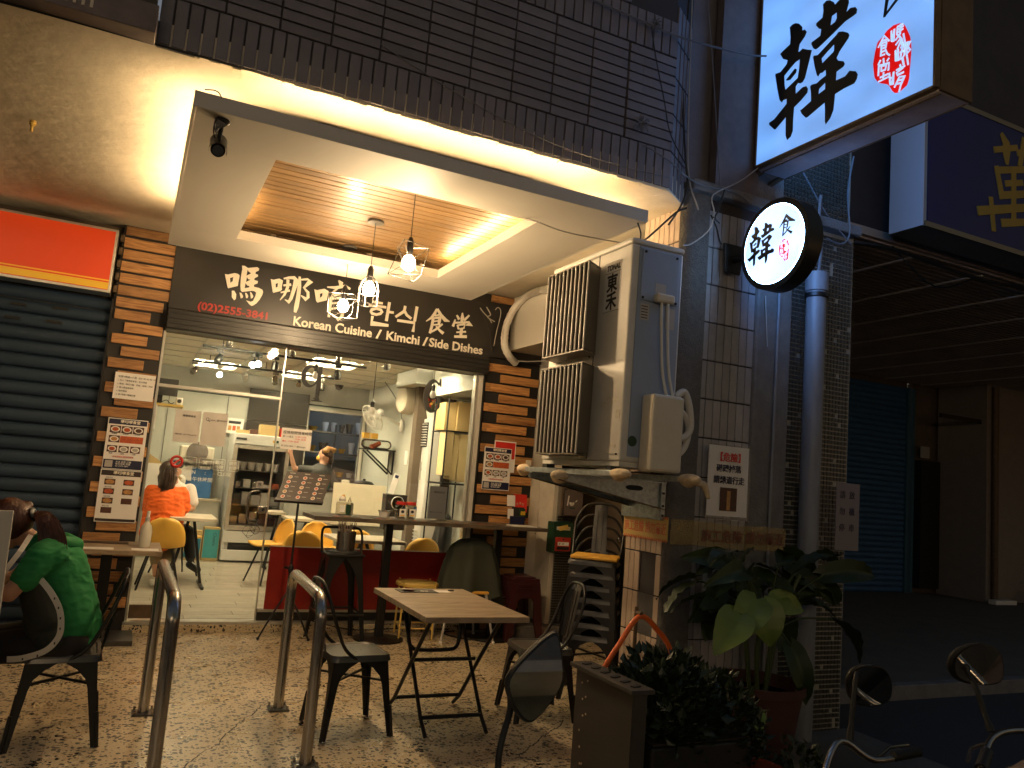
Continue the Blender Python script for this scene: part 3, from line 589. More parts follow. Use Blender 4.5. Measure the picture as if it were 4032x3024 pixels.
# ---------------------------------------------------------------- black name board over the glass
nb = thing('name_board', 'long black shop name board with cream characters above the glass front', 'sign', (1.8, 7.36, 3.0))
B().box(.135, 3.795, 7.348, 7.40, 2.745, 3.397).out('panel', MATS['black_board'], nb, bevel=.003)
B().box(.135, 3.17, 7.28, 7.44, 2.555, 2.735).out('shutter_box', MATS['black_frame'], nb, bevel=.012)
for z in (2.60, 2.645, 2.69): B().box(.136, 3.169, 7.274, 7.281, z, z+.008).out('rib', MATS['black_metal'], nb)
fb = lambda a, c, d: (a, 7.342 + d, c)
for i0, i1 in ((0, 6), (6, 14), (14, 20), (20, 24), (24, 33), (33, len(BOARD_STROKES))):
    b = B(); strokes(b, BOARD_STROKES[i0:i1], fb, .008); tag(b.out('painted_character', MATS['letter_white'], nb), kind='stuff')
for i0, i1 in ((0, 2), (2, 6), (6, 7), (7, 8), (8, 9), (9, 10), (10, 12), (12, 14)): loops('cut_stroke', BOARD[i0:i1], fb, .008, MATS['letter_white'], nb)
text('english_line', 'Korean Cuisine', .121, MATS['letter_white'], nb, (1.19, 7.342, 2.757), FY, .0028, .003, fit=.745)
for s_, x_, w_ in (('/', 1.985, .055), ('Kimchi', 2.08, .338), ('/', 2.462, .055)): text('english_line', s_, .121, MATS['letter_white'], nb, (x_, 7.342, 2.757), FY, .0028, .003, fit=w_)
text('english_line', 'Side Dishes', .121, MATS['letter_white'], nb, (2.525, 7.342, 2.757), FY, .0028, .003, fit=.58)
text('phone_number', '(02)2555-3841', .094, MATS['letter_red'], nb, (.365, 7.342, 2.768), FY, .0024, .002, fit=.595)
# ---------------------------------------------------------------- dropped canopy with timber slats
cn = thing('canopy_box', 'white dropped ceiling box with a timber slat inset and hidden strip lights', 'canopy', (1.35, 5.2, 3.12))
X0, X1, Y0, Y1, Z0, Z1 = .06, 2.645, 3.86, 6.63, 3.12, 3.197
ox0, ox1, oy0, oy1 = .51, 2.11, 4.30, 6.08
B().box(X0, X1, Y0, Y0+.014, Z0, Z1).out('front_fascia', MATS['white_board'], cn, bevel=.001)
B().box(X0, X0+.014, Y0+.015, Y1, Z0, Z1).out('side_fascia', MATS['white_board'], cn)
B().box(X1-.014, X1, Y0+.015, Y1, Z0, Z1).out('side_fascia', MATS['white_board'], cn)
B().box(X0+.015, X1-.015, Y1-.014, Y1, Z0, Z1).out('back_fascia', MATS['white_board'], cn)
for nm, q in (('front', (X0+.015, X1-.015, Y0+.015, oy0)), ('back', (X0+.015, X1-.015, oy1, Y1-.015)), ('left', (X0+.015, ox0, oy0+.001, oy1-.001)), ('right', (ox1, X1-.015, oy0+.001, oy1-.001))):
    B().box(*q, Z0+.001, Z0+.014).out('bottom_panel', MATS['white_board'], cn)
for q in ((ox0-.014, ox0, oy0, oy1), (ox1, ox1+.014, oy0, oy1), (ox0, ox1, oy0-.014, oy0), (ox0, ox1, oy1, oy1+.014)):
    B().box(*q, Z0+.015, Z0+.07).out('inner_lip', MATS['white_board'], cn)
for k in range(27):
    y = 4.16 + .0835*k
    if y > 6.36: break
    me = B().box(-.97, .97, 0, .074, 0, .012).mesh('slat', bevel=.003); me.materials.append(MATS['slat_wood'])
    o = bpy.data.objects.new('slat', me); COL.objects.link(o); o.parent = cn; o.location = Vector((1.36, y, 3.27 + rnd.uniform(-.0015, .0015))) - wpos(cn)
B().box(.39, 2.33, 4.15, 6.40, 3.290, 3.30).out('slat_backing', MATS['black_batten'], cn)
B().box(.39, 2.33, 6.385, 6.40, 3.15, 3.289).out('rear_cavity', MATS['black_batten'], cn)
for x in (.75, 1.5, 1.95): B().box(x, x+.04, 6.09, 6.12, 3.2, 3.215).out('clip', MATS['steel'], cn)
b = B().box(.36, 2.36, 3.975, 3.99, 3.175, 3.185); b.out('led_strip', MATS['led_warm'], cn)
B().box(.085, .10, 4.25, 6.35, 3.19, 3.2).out('led_strip', MATS['led_warm'], cn)
B().box(2.60, 2.615, 4.3, 6.3, 3.19, 3.2).out('led_strip', MATS['led_warm'], cn)
B().box(2.135, 2.15, 4.35, 6.0, 3.185, 3.195).out('led_strip', MATS['led_warm'], cn)
B().box(.47, .482, 5.3, 6.0, 3.185, 3.192).out('led_strip', MATS['led_warm'], cn)
# ---------------------------------------------------------------- pendant lamps
def pendant_base(t, x, y, zb, canopy=True):
    if canopy: B().lathe([(.058, 3.25), (.06, 3.262), (.056, 3.2695)], (x, y, 0), 20).out('ceiling_rose', MATS['gun_metal_seat'], t, 40)
    B().cyl((x, y, zb+.15), (x, y, 3.27), .0028, n=6).out('cord', MATS['cable_black'], t)
    B().lathe([(.011, zb+.17), (.02, zb+.15), (.022, zb+.145), (.022, zb+.06), (.018, zb+.045)], (x, y, 0), 16).out('lamp_holder', MATS['black_metal'], t, 40)
    prof = [(.0005, -.048), (.02, -.044), (.036, -.03), (.043, -.008), (.043, .006), (.036, .028), (.02, .05), (.016, .058)]
    B().lathe(prof, (x, y, zb), 20).out('bulb', MATS['bulb'], t, 60)
def cage(t, name, pts, edges, r, m='gun_metal'):
    b = B()
    for a, c in edges: b.cyl(pts[a], pts[c], r, n=6)
    b.out(name, MATS[m], t, 60)
pa = thing('pendant_lamp', 'lit pendant bulb in a star shaped wire shade nearest the front of the canopy', 'lamp', (1.436, 4.72, 3.27), 'pendant lamps under the canopy')
pendant_base(pa, 1.436, 4.72, 2.815, False)
P3 = []; cx, cy_, rr = 1.436, 4.72, .125
for k in range(3): a = R(90+120*k+25); P3.append((cx+rr*math.cos(a), cy_+rr*math.sin(a), 2.935))
for k in range(3): a = R(30+120*k+25); P3.append((cx+rr*math.cos(a), cy_+rr*math.sin(a), 2.725))
cage(pa, 'wire_shade', P3, [(0, 1), (1, 2), (2, 0), (3, 4), (4, 5), (5, 3), (0, 3), (0, 5), (1, 3), (1, 4), (2, 4), (2, 5)], .0026, 'gun_metal_seat')
pb = thing('pendant_lamp', 'lit pendant bulb in a round barred cage hanging in the middle of the row', 'lamp', (1.374, 5.409, 3.27), 'pendant lamps under the canopy')
pendant_base(pb, 1.374, 5.409, 2.765)
b = B(); n_ = 8
for k in range(n_):
    a = 2*math.pi*k/n_; ca, sa = math.cos(a), math.sin(a)
    b.tube([(1.374+ca*q, 5.409+sa*q, z) for q, z in ((.022, 2.86), (.035, 2.845), (.062, 2.81), (.072, 2.77), (.072, 2.66), (.062, 2.65))], .0022, 5)
for q, z in ((.072, 2.735), (.062, 2.65), (.028, 2.853)): b.tube([(1.374+q*math.cos(R(i*15)), 5.409+q*math.sin(R(i*15)), z) for i in range(24)], .0025, 5, closed=True)
b.out('barred_cage', MATS['gun_metal_seat'], pb, 60)
pc = thing('pendant_lamp', 'lit pendant bulb in a faceted diamond wire shade nearest the name board', 'lamp', (1.383, 6.2, 3.27), 'pendant lamps under the canopy')
pendant_base(pc, 1.383, 6.2, 2.775)
pts = [(1.383, 6.2, 2.875)] + [(1.383+.14*math.cos(R(90*k+20)), 6.2+.14*math.sin(R(90*k+20)), 2.86) for k in range(4)] + [(1.383+.14*math.cos(R(90*k+20)), 6.2+.14*math.sin(R(90*k+20)), 2.70) for k in range(4)] + [(1.383, 6.2, 2.655)]
cage(pc, 'wire_shade', pts, [(0, k) for k in (1, 2, 3, 4)] + [(1, 2), (2, 3), (3, 4), (4, 1), (5, 6), (6, 7), (7, 8), (8, 5)] + [(k, k+4) for k in (1, 2, 3, 4)] + [(9, k) for k in (5, 6, 7, 8)] + [(1, 6), (3, 8)], .0022, 'gun_metal_seat')
# security camera on the canopy front
sc_ = thing('security_camera', 'black bullet camera hanging on a swivel bracket from the canopy corner', 'camera', (.2, 4.0, 3.12))
B().lathe([(.035, 0), (.035, -.012), (.022, -.022)][::-1], (.20, 3.95, 3.12), 18).out('mount', MATS['black_metal'], sc_, 40)
B().tube([(.20, 3.95, 3.10), (.197, 3.96, 3.05), (.195, 3.985, 2.995)], .011, 10).out('arm', MATS['black_metal'], sc_, 40)
dx = Vector((-.02, -.62, -.5)).normalized()
b = B().cyl((.195, 4.0, 3.03) + Vector() if False else (.199, 4.03, 3.035), Vector((.199, 4.03, 3.035)) + dx*.115, .034, n=20); b.out('body', MATS['black_metal'], sc_, 40)
e_ = Vector((.199, 4.03, 3.035)) + dx*.1155; B().cyl(e_, e_ + dx*.002, .026, n=18).out('lens', MATS['mirror'], sc_)
b = B(); q0 = Vector((.199, 4.03, 3.035)) - dx*.01; b.grid(lambda u, v: q0 + dx*(.145*u) + Vector((math.cos(R(-20+220*v)), 0, 0))*.042 + Vector((-.0, -.5, .62)).normalized()*.042*math.sin(R(-20+220*v)), 4, 12)
b.out('sun_hood', MATS['black_metal'], sc_, 40)
wire('camera_cable', [(.10, 3.85, 3.205), (.16, 3.84, 3.205), (.19, 3.90, 3.16), (.165, 3.93, 3.08), (.175, 3.96, 3.03), (.2, 4.0, 3.05)], .0035, MATS['cable_black'], 'black camera lead looping over the canopy edge by the security camera')
b = B()
for k in range(6): b.tube(smoothpath([(.17, 3.93, 3.11), (.165 + .01*k, 3.925 - .004*k, 3.08), (.18, 3.94, 3.045 + .006*k), (.19, 3.95, 3.09)], 4), .004, 5)
b.out('taped_joint', MATS['cable_grey'], sc_, 60)
# ================================================================ glass front
gf = thing('glass_front', 'frameless glass shop front with a push door at left and a fixed pane at right', 'shop window', (1.6, 7.45, 0))
b = B().box(.118, 3.19, 7.36, 7.50, 0, .062); b.out('terrazzo_step', MATS['terrazzo'], gf, bevel=.004)
B().box(.118, 3.19, 7.372, 7.50, .0625, .088).out('sill', MATS['aluminium'], gf, bevel=.003)
B().box(.132, .150, 7.425, 7.475, .088, 2.55).out('side_frame', MATS['aluminium'], gf)
B().box(.15, 1.175, 7.447, 7.453, 2.095, 2.553).out('transom_pane', MATS['glass_pane'], gf)
B().box(.15, 1.19, 7.435, 7.465, 2.062, 2.09).out('transom_rail', MATS['aluminium'], gf, bevel=.004)
B().box(1.186, 3.09, 7.447, 7.453, .10, 2.553).out('fixed_pane', MATS['glass_pane'], gf)
B().box(1.176, 1.186, 7.43, 7.468, .088, 2.553).out('pane_edge', MATS['aluminium'], gf)
B().box(1.19, 3.09, 7.415, 7.475, .089, .185).out('bottom_rail', MATS['black_frame'], gf, bevel=.004)
B().box(1.19, 3.09, 7.405, 7.414, .165, .187).out('rail_bead', MATS['aluminium'], gf)
B().box(3.092, 3.122, 7.41, 7.49, .088, 2.555).out('side_post', MATS['aluminium'], gf, bevel=.004)
B().box(3.124, 3.163, 7.38, 7.50, 0, 2.57).out('white_post', MATS['white_board'], gf, bevel=.004)
dr = thing('glass_door', 'clear glass push door with a bent metal handle standing left of the red panel', 'door', (.16, 7.45, .1))
B().box(.155, 1.17, 7.4465, 7.4535, .098, 2.058).out('pane', MATS['glass_pane'], dr)
B().box(.155, .40, 7.435, 7.465, .105, .215).out('floor_hinge', MATS['brown_metal'], dr, bevel=.003)
B().box(1.10, 1.175, 7.432, 7.468, 1.03, 1.09).out('lock_case', MATS['steel'], dr, bevel=.003)
B().cyl((1.14, 7.425, 1.06), (1.14, 7.433, 1.06), .012, n=14).out('lock', MATS['black_metal'], dr)
hb = B().tube(smoothpath([(1.085, 7.44, 1.215), (1.075, 7.40, 1.222), (1.03, 7.385, 1.222), (1.0, 7.383, 1.19), (.995, 7.383, 1.10), (1.0, 7.383, .99), (1.03, 7.385, .962), (1.075, 7.40, .962), (1.085, 7.44, .965)], 4), .011, 10)
hb.out('handle', MATS['steel'], dr, 60)
b = B()
for zz in (1.215, .965): b.sph((1.085, 7.43, zz), .018, 12, 8)
b.out('handle_boss', MATS['black_metal'], dr, 60)
# wire ornament on the handle
orn = thing('wire_ornament', 'geometric copper wire ornament dangling from the glass door handle', 'ornament', (1.06, 7.39, .96))
rn2 = random.Random(4); b = B()
for cx, cz, s_ in ((1.03, .87, .055), (1.085, .885, .042)):
    pp = [Vector((cx + s_*math.cos(R(60*k+10)), 7.39 + .03*math.sin(R(60*k)), cz + s_*.8*math.sin(R(60*k+10)))) for k in range(6)]; tp_ = Vector((1.075, 7.395, .955)); lo = Vector((cx, 7.38, cz - s_*1.1))
    for k in range(6):
        b.cyl(pp[k], pp[(k+1) % 6], .0016, n=5); b.cyl(pp[k], lo if k > 2 else tp_, .0016, n=5)
    b.cyl(pp[0], pp[3], .0016, n=5); b.cyl(pp[1], pp[4], .0016, n=5)
b.out('wire_frame', MATS['gun_metal'], orn)
# red panels behind the fixed pane
rd = thing('red_panel_board', 'deep red boards standing low along the foot of the fixed glass pane', 'panel', (2.1, 7.40, .19))
B().box(1.24, 2.085, 7.396, 7.412, .19, .742).out('panel', MATS['red_panel'], rd, bevel=.002)
B().box(2.088, 3.085, 7.396, 7.412, .19, .742).out('panel', MATS['red_panel'], rd, bevel=.002)
B().box(1.238, 3.085, 7.392, 7.414, .743, .749).out('capping', MATS['aluminium'], rd)
# paper on the glass
def sheet(name, label, x0, x1, z0, z1, y, m='paper', cat='notice', lean=0., group=None):
    t = thing(name, label, cat, ((x0+x1)/2, y, z0), group)
    b = B(); xm = (x0+x1)/2
    b.grid(lambda u, v: (x0 + (x1-x0)*u + lean*v, y - .0015 - .003*math.sin(u*5+v*3)**2, z0 + (z1-z0)*v), 6, 6)
    k = len(b.v); b.grid(lambda u, v: (x0 + (x1-x0)*u + lean*v, y, z0 + (z1-z0)*v), 6, 6)
    b.out('sheet', MATS[m], t, 60); return t
def rect(t, name, x0, x1, z0, z1, y, m, d=.0012): return B().box(x0, x1, y-d, y, z0, z1).out(name, MATS[m], t)
s1 = sheet('paper_notice', 'left of two grey sheets taped to the glass door, payment code notice', .313, .522, 1.60, 1.882, 7.442, 'paper_back')
text('print', '嗎哪唷食堂', .022, MATS['print_black'], s1, (.37, 7.4365, 1.825), FY)
text('print', '購物代碼：0221 7738 5207 276', .013, MATS['print_black'], s1, (.33, 7.4365, 1.665), FY)
s2_ = sheet('paper_notice', 'right of two grey sheets taped to the glass door, chat account notice with magnifier', .536, .745, 1.592, 1.885, 7.442, 'paper_back')
text('print', 'Line : @manayo', .022, MATS['print_black'], s2_, (.60, 7.4365, 1.812), FY)
b = B().tube([(.578+.012*math.cos(R(i*30)), 7.437, 1.822+.012*math.sin(R(i*30))) for i in range(12)], .0022, 5, closed=True); b.cyl((.586, 7.437, 1.813), (.598, 7.437, 1.80), .003, n=6); b.out('magnifier_icon', MATS['print_black'], s2_)
s3_ = sheet('paper_notice', 'pinkish handwritten opening hours card taped inside the fixed pane', 1.225, 1.50, 1.622, 1.815, 7.443, 'paper')
for s_, z, m, x, q in (('疫情期間營業時間', 1.765, 'print_black', 1.238, .033), ('週一～週五', 1.73, 'green_box', 1.236, .02), ('11:30~13:30', 1.735, 'print_red', 1.35, .02), ('17:00~20:30', 1.712, 'print_red', 1.35, .02), ('週六  17:00~20:00', 1.688, 'print_red', 1.236, .02), ('02-2555-3841  /  @manayo', 1.645, 'print_black', 1.232, .02)):
    text('handwriting', s_, q, MATS[m], s3_, (x, 7.4375, z), FY)
B().box(1.24, 1.46, 7.438, 7.4405, 1.828, 1.842).out('tape', MATS['plastic_clear'], s3_)
# vinyl marks on the door glass
vy = 7.4455
ns = thing('no_smoking_sticker', 'round red no smoking sticker on the door glass above the orange blouse', 'sticker', (.372, vy, 1.43))
B().tube([(.372+.044*math.cos(R(i*15)), vy-.001, 1.43+.044*math.sin(R(i*15))) for i in range(24)], .011, 4, closed=True).out('red_ring', MATS['print_red'], ns)
B().ob((.372, vy-.002, 1.43), (.04, .0015, .007), Euler((0, R(-42), 0)).to_matrix()).out('slash', MATS['print_red'], ns)
B().ob((.372, vy-.001, 1.43), (.026, .001, .005)).out('cigarette', MATS['print_black'], ns)
vg = thing('vinyl_lettering', 'frosted white icons and opening times lettered across the door glass', 'lettering', (.66, vy, 1.35))
m_('vinyl', (.85, .86, .8), .6)
for k in range(4):
    cx = .485 + .118*k; L = [(cx + sx*(.05 if abs(sz) == 1 else .05), 0) for sx in (1,) for sz in (1,)]
    ring = []
    for i in range(24):
        a = R(i*15); c_, s_ = math.cos(a), math.sin(a); q = .048/max(abs(c_), abs(s_))*(1 if max(abs(c_), abs(s_)) > .78 else .96)
        ring.append((cx + q*c_, vy-.001, 1.43 + q*s_))
    B().tube(ring, .0022, 4, closed=True).out('icon_frame', MATS['vinyl'], vg)
text('icon_text', 'WiFi', .026, MATS['vinyl'], vg, (.462, vy-.001, 1.388), FY, .0008)
b = B()
for r_ in (.012, .022, .032): b.tube([(.485 + r_*math.cos(R(a)), vy-.001, 1.412 + r_*math.sin(R(a))) for a in range(40, 145, 15)], .0022, 4)
b.out('wifi_waves', MATS['vinyl'], vg)
text('icon_text', '當地現煮', .02, MATS['vinyl'], vg, (.566, vy-.001, 1.39), FY, .0005)
B().ob((.603, vy-.001, 1.44), (.022, .001, .005), Euler((0, R(40), 0)).to_matrix()).ob((.603, vy-.0016, 1.44), (.022, .001, .005), Euler((0, R(-40), 0)).to_matrix()).out('icon_fork', MATS['vinyl'], vg)
text('icon_text', '歡迎', .036, MATS['vinyl'], vg, (.686, vy-.001, 1.438), FY, .0005)
text('icon_text', '外帶', .036, MATS['vinyl'], vg, (.686, vy-.001, 1.395), FY, .0005)
text('icon_text', '請先', .036, MATS['vinyl'], vg, (.804, vy-.001, 1.438), FY, .0005)
text('icon_text', '付款', .036, MATS['vinyl'], vg, (.804, vy-.001, 1.395), FY, .0005)
for s_, x_ in (('OPEN', .43), (':', .61), ('~ CLOSE', .68)): text('times', s_, .045, MATS['vinyl'], vg, (x_, vy-.001, 1.335), FY, .0004, sx=.9)
text('times', '平日午休時間', .042, MATS['vinyl'], vg, (.43, vy-.001, 1.275), FY, .0004)
pu = thing('push_sticker', 'small square white push sticker on the door glass above the handle', 'sticker', (1.088, vy, 1.28))
B().box(1.058, 1.118, vy-.002, vy, 1.25, 1.312).out('plate', MATS['paper_grey'], pu, bevel=.0006)
text('print', '推', .036, MATS['print_black'], pu, (1.069, vy-.003, 1.273), FY, .0005); text('print', 'PUSH', .014, MATS['print_black'], pu, (1.068, vy-.003, 1.256), FY)
# big hanging letters behind the glass
ql = thing('hanging_letter', 'large black serifed letter q hanging behind the glass beside a bulb', 'letter', (1.5, 7.52, 2.1))
b = B()
fq = lambda u, v, w: (u, 7.51 + .018*w, v)
b.prism([(1.508, 2.425), (1.548, 2.432), (1.540, 2.12), (1.503, 2.12)], fq)
b.prism([(1.485, 2.125), (1.508, 2.108), (1.475, 2.10), (1.475, 2.094), (1.575, 2.094), (1.575, 2.10), (1.545, 2.108), (1.548, 2.125)], lambda u, v, w: (u, 7.511 + .016*w, v))
ringo = [(1.438 + .082*math.cos(R(a)), 2.328 + .108*math.sin(R(a))) for a in range(20, 345, 15)]; ringi = [(1.452 + .052*math.cos(R(a)), 2.328 + .082*math.sin(R(a))) for a in range(340, 15, -15)]
for i in range(len(ringo)-1):
    j = len(ringi)-1-i; jj = max(j-1, 0)
    if j-1 >= 0: b.prism([ringo[i], ringo[i+1], ringi[j-1], ringi[j]], lambda u, v, w: (u, 7.512 + .014*w, v))
b.out('letter_body', MATS['print_black'], ql)
gl = thing('hanging_letter', 'large grey serifed letter G hanging behind the glass before the dried flowers', 'letter', (2.68, 7.52, 2.1))
b = B(); go = [(2.675 + .095*math.cos(R(a))*1., 2.285 + .172*math.sin(R(a))) for a in range(48, 312, 12)]; gi = [(2.693 + .062*math.cos(R(a)), 2.285 + .142*math.sin(R(a))) for a in range(48, 312, 12)]
for i in range(len(go)-1): b.prism([go[i], go[i+1], gi[i+1], gi[i]], fq)
b.prism([(2.735, 2.42), (2.742, 2.47), (2.755, 2.47), (2.765, 2.385), (2.755, 2.385)], lambda u, v, w: (u, 7.511 + .016*w, v))
b.prism([(2.715, 2.29), (2.785, 2.29), (2.785, 2.28), (2.765, 2.275), (2.763, 2.18), (2.738, 2.15), (2.736, 2.275), (2.715, 2.28)], lambda u, v, w: (u, 7.512 + .014*w, v))
m_('letter_grey', (.13, .135, .13), .5); b.out('letter_body', MATS['letter_grey'], gl)
for nm, x, z0, z1 in (('q', 1.53, 2.43, 2.75), ('g', 2.70, 2.45, 2.75)): pass
# posters on pillars
def menu_poster(label, x0, x1, z0, z1, y, kind):
    t = thing('menu_poster', label, 'poster', ((x0+x1)/2, y, z0))
    B().box(x0, x1, y-.004, y, z0, z1).out('board', MATS['paper'], t)
    w = x1-x0; h = z1-z0; yy = y-.0045; X = lambda f: x0 + w*f; Z = lambda f: z1 - h*f
    rect(t, 'header_band', X(.02), X(.98), Z(.115), Z(.015), yy, 'print_navy' if kind == 0 else 'print_brown')
    text('title', '嗎哪唷食堂', .03*w/.3, MATS['letter_white'], t, (X(.31), yy-.0015, Z(.085)), FY, .0006)
    def dish(fx0, fx1, fz0, fz1, food, plate=True):
        rect(t, 'photo', X(fx0), X(fx1), Z(fz1), Z(fz0), yy, 'food_dark')
        cx, cz = (X(fx0)+X(fx1))/2, (Z(fz0)+Z(fz1))/2; a = (X(fx1)-X(fx0))*.42; c = (Z(fz0)-Z(fz1))*.4
        if plate: B().prism([(cx+a*math.cos(R(i*20)), cz+c*math.sin(R(i*20))) for i in range(18)], lambda u, v, w: (u, yy-.0026+.0012*w, v)).out('plate', MATS['paper'], t); k = .7
        else: k = 1.
        B().prism([(cx+a*k*math.cos(R(i*20)), cz+c*k*math.sin(R(i*20))) for i in range(18)], lambda u, v, w: (u, yy-.0042+.0012*w, v)).out('food', MATS[food], t)
    if kind == 0:
        for i, f in enumerate(('food_red', 'food_red', 'food_dark')): dish(.07+.29*i, .34+.29*i, .145, .285, f)
        dish(.07, .34, .34, .475, 'food_tan'); rect(t, 'photo', X(.35), X(.93), Z(.475), Z(.34), yy, 'food_red')
        for i, f in enumerate(('food_red', 'paper_grey', 'paper_grey')): dish(.06+.29*i, .31+.29*i, .535, .665, f)
        for i in range(3):
            text('caption', ('年糕鍋', '豆腐鍋', '牛肉鍋')[i], .014, MATS['print_black'], t, (X(.12+.29*i), yy-.001, Z(.31)), FY)
            text('caption', ('飯捲', '白飯', '冷麵')[i], .014, MATS['print_black'], t, (X(.12+.29*i), yy-.001, Z(.70)), FY)
        text('caption', '疫情期間外帶自取優惠', .016, MATS['print_red'], t, (X(.22), yy-.001, Z(.765)), FY)
        rect(t, 'footer_band', X(.02), X(.98), Z(.985), Z(.81), yy, 'print_navy')
        rect(t, 'footer_square', X(.06), X(.25), Z(.96), Z(.83), yy-.0015, 'paper_grey')
        for i in range(3): text('footer_line', ('外送 自取 訂餐', '每日現做 限量', '02-2555-3841')[i], .018, MATS['paper'], t, (X(.32), yy-.0016, Z(.865+.04*i)), FY)
    else:
        for i in range(4):
            dish(.12, .38, .18+.18*i, .29+.18*i, ('food_tan', 'food_red', 'food_tan', 'food_dark')[i], False)
            if i < 3: dish(.58, .84, .18+.18*i, .29+.18*i, ('food_red', 'food_tan', 'food_dark')[i], False)
            text('caption', ('烤五花肉', '辣炒年糕', '海鮮煎餅', '烤牛小排')[i], .013, MATS['print_black'], t, (X(.14), yy-.001, Z(.165+.18*i)), FY)
        rect(t, 'footer_band', X(.02), X(.98), Z(.985), Z(.935), yy, 'print_brown')
    return t
menu_poster('upper menu poster on the left timber pillar, navy header and soup photos', -.196, .106, 1.328, 1.751, 7.352, 0)
menu_poster('lower menu poster on the left timber pillar, brown header and grilled meat photos', -.198, .112, .895, 1.325, 7.352, 1)
menu_poster('menu poster with navy header on the right timber pillar overlapping a red one', 3.226, 3.532, 1.395, 1.824, 7.345, 0)
rp2 = thing('red_poster', 'red and white poster half hidden behind the menu poster on the right pillar', 'poster', (3.45, 7.355, 1.58))
B().box(3.335, 3.58, 7.3505, 7.354, 1.583, 1.90).out('board', MATS['paper'], rp2); rect(rp2, 'red_field', 3.345, 3.57, 1.72, 1.888, 7.35, 'print_red')
no_ = thing('paper_notice', 'white printed order instructions sheet pinned high on the left timber pillar', 'notice', (-.04, 7.35, 1.915))
B().box(-.193, .116, 7.349, 7.352, 1.915, 2.137).out('sheet', MATS['paper'], no_)
for i, s_ in enumerate(('旬菜+肉品+小菜  $20 40 60 80 100', '1. 加入「嗎哪唷食堂」官方帳號', '2. 燒烤、韓式冷麵、拌飯、鍋物、煎餅', '3. 專人確認後自取', '4. 現付現領', '5. 選+現領 / 現場訂餐')):
    text('print', s_, .016 if i else .02, MATS['print_black'], no_, (-.17, 7.348, 2.095 - .03*i), FY)
so_ = thing('wall_socket', 'small cream socket with a looped white lead on the right timber pillar', 'socket', (3.735, 7.35, 1.7))
B().box(3.71, 3.765, 7.335, 7.358, 1.672, 1.727).out('plate', MATS['beige_plastic'], so_, bevel=.003)
B().tube(smoothpath([(3.715, 7.34, 1.69), (3.69, 7.335, 1.66), (3.70, 7.33, 1.62), (3.74, 7.33, 1.615), (3.775, 7.335, 1.65), (3.785, 7.345, 1.75), (3.787, 7.345, 2.1)], 5), .004, 6).out('lead', MATS['cable_white'], so_, 60)
ORD = ['first', 'second', 'third', 'fourth', 'fifth', 'sixth', 'seventh', 'eighth', 'ninth', 'tenth', 'eleventh', 'twelfth', 'thirteenth']
# ================================================================ shop interior
struct(B().box(-.6, 3.7, 7.50, 12.3, -.05, .082), 'shop_floor', MATS['grout_dark'])
sf = bpy.data.objects['shop_floor']; bmesh_board = B().box(0, 1.196, 0, .176, 0, .008).mesh('floor_board', bevel=.001); bmesh_board.materials.append(MATS['floor_vinyl'])
for j in range(27):
    for i in range(-1, 4):
        x0 = -.6 + (j*.43 % 1.2) + 1.2*i - .0; x1 = x0 + 1.196
        if x1 < -.55 or x0 > 3.6: continue
        if x0 < -.6 or x1 > 3.7:
            B().box(max(x0, -.6), min(x1, 3.7), 7.502+.1775*j, 7.502+.1775*j+.176, .082, .09).out('floor_board', MATS['floor_vinyl'], sf)
        else:
            o = bpy.data.objects.new('floor_board', bmesh_board); COL.objects.link(o); o.parent = sf; o.location = (x0, 7.502+.1775*j, .082)
struct(B().box(-.6, 2.39, 12.25, 12.35, .08, 2.75).box(3.232, 3.7, 12.25, 12.35, .08, 2.75).box(2.39, 3.232, 12.25, 12.35, 2.32, 2.75), 'wall_back', MATS['wall_grey'])
struct(B().box(-.45, -.35, 7.5, 12.25, .08, 2.75), 'wall_left', MATS['wall_grey'])
struct(B().box(3.3, 3.7, 9.7, 12.249, .08, 2.75).box(3.6, 3.7, 7.5, 9.7, .08, 2.75), 'wall_right', MATS['wall_grey'])
wb = bpy.data.objects['wall_back']
B().box(-.349, 3.299, 12.235, 12.249, 2.40, 2.42).out('panel_joint', MATS['black_void'], wb)
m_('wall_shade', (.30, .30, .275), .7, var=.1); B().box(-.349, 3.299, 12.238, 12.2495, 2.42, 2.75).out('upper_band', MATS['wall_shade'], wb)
for x in (.4, 1.2): B().box(x, x+.006, 12.24, 12.2495, 1.2, 2.4).out('panel_joint', MATS['black_void'], wb)
ceil = struct(B().box(-.6, 3.7, 7.505, 12.34, 2.84, 2.9), 'ceiling', MATS['grout_dark'])
ct = B().box(.006, .594, .006, .594, 0, .012).mesh('ceiling_panel', bevel=.003); ct.materials.append(MATS['ceiling_tile'])
LV = {(0, 6), (2, 6), (0, 1), (3, 1), (2, 3)}
for i in range(-2, 6):
    for j in range(9):
        if (i, j) in LV: continue
        o = bpy.data.objects.new('ceiling_panel', ct); COL.objects.link(o); o.parent = ceil; o.location = (-.008 + .6*(i+1) - .0, 7.49 + .585*j, 2.75)
b = B()
for i in range(-2, 6): b.box(.592+.6*i-.012, .592+.6*i+.012, 7.46, 12.25, 2.742, 2.75)
for j in range(9): b.box(-.34, 3.59, 7.49+.585*j-.01, 7.49+.585*j+.01, 2.7425, 2.7505)
b.out('tee_bars', MATS['aluminium'], ceil)
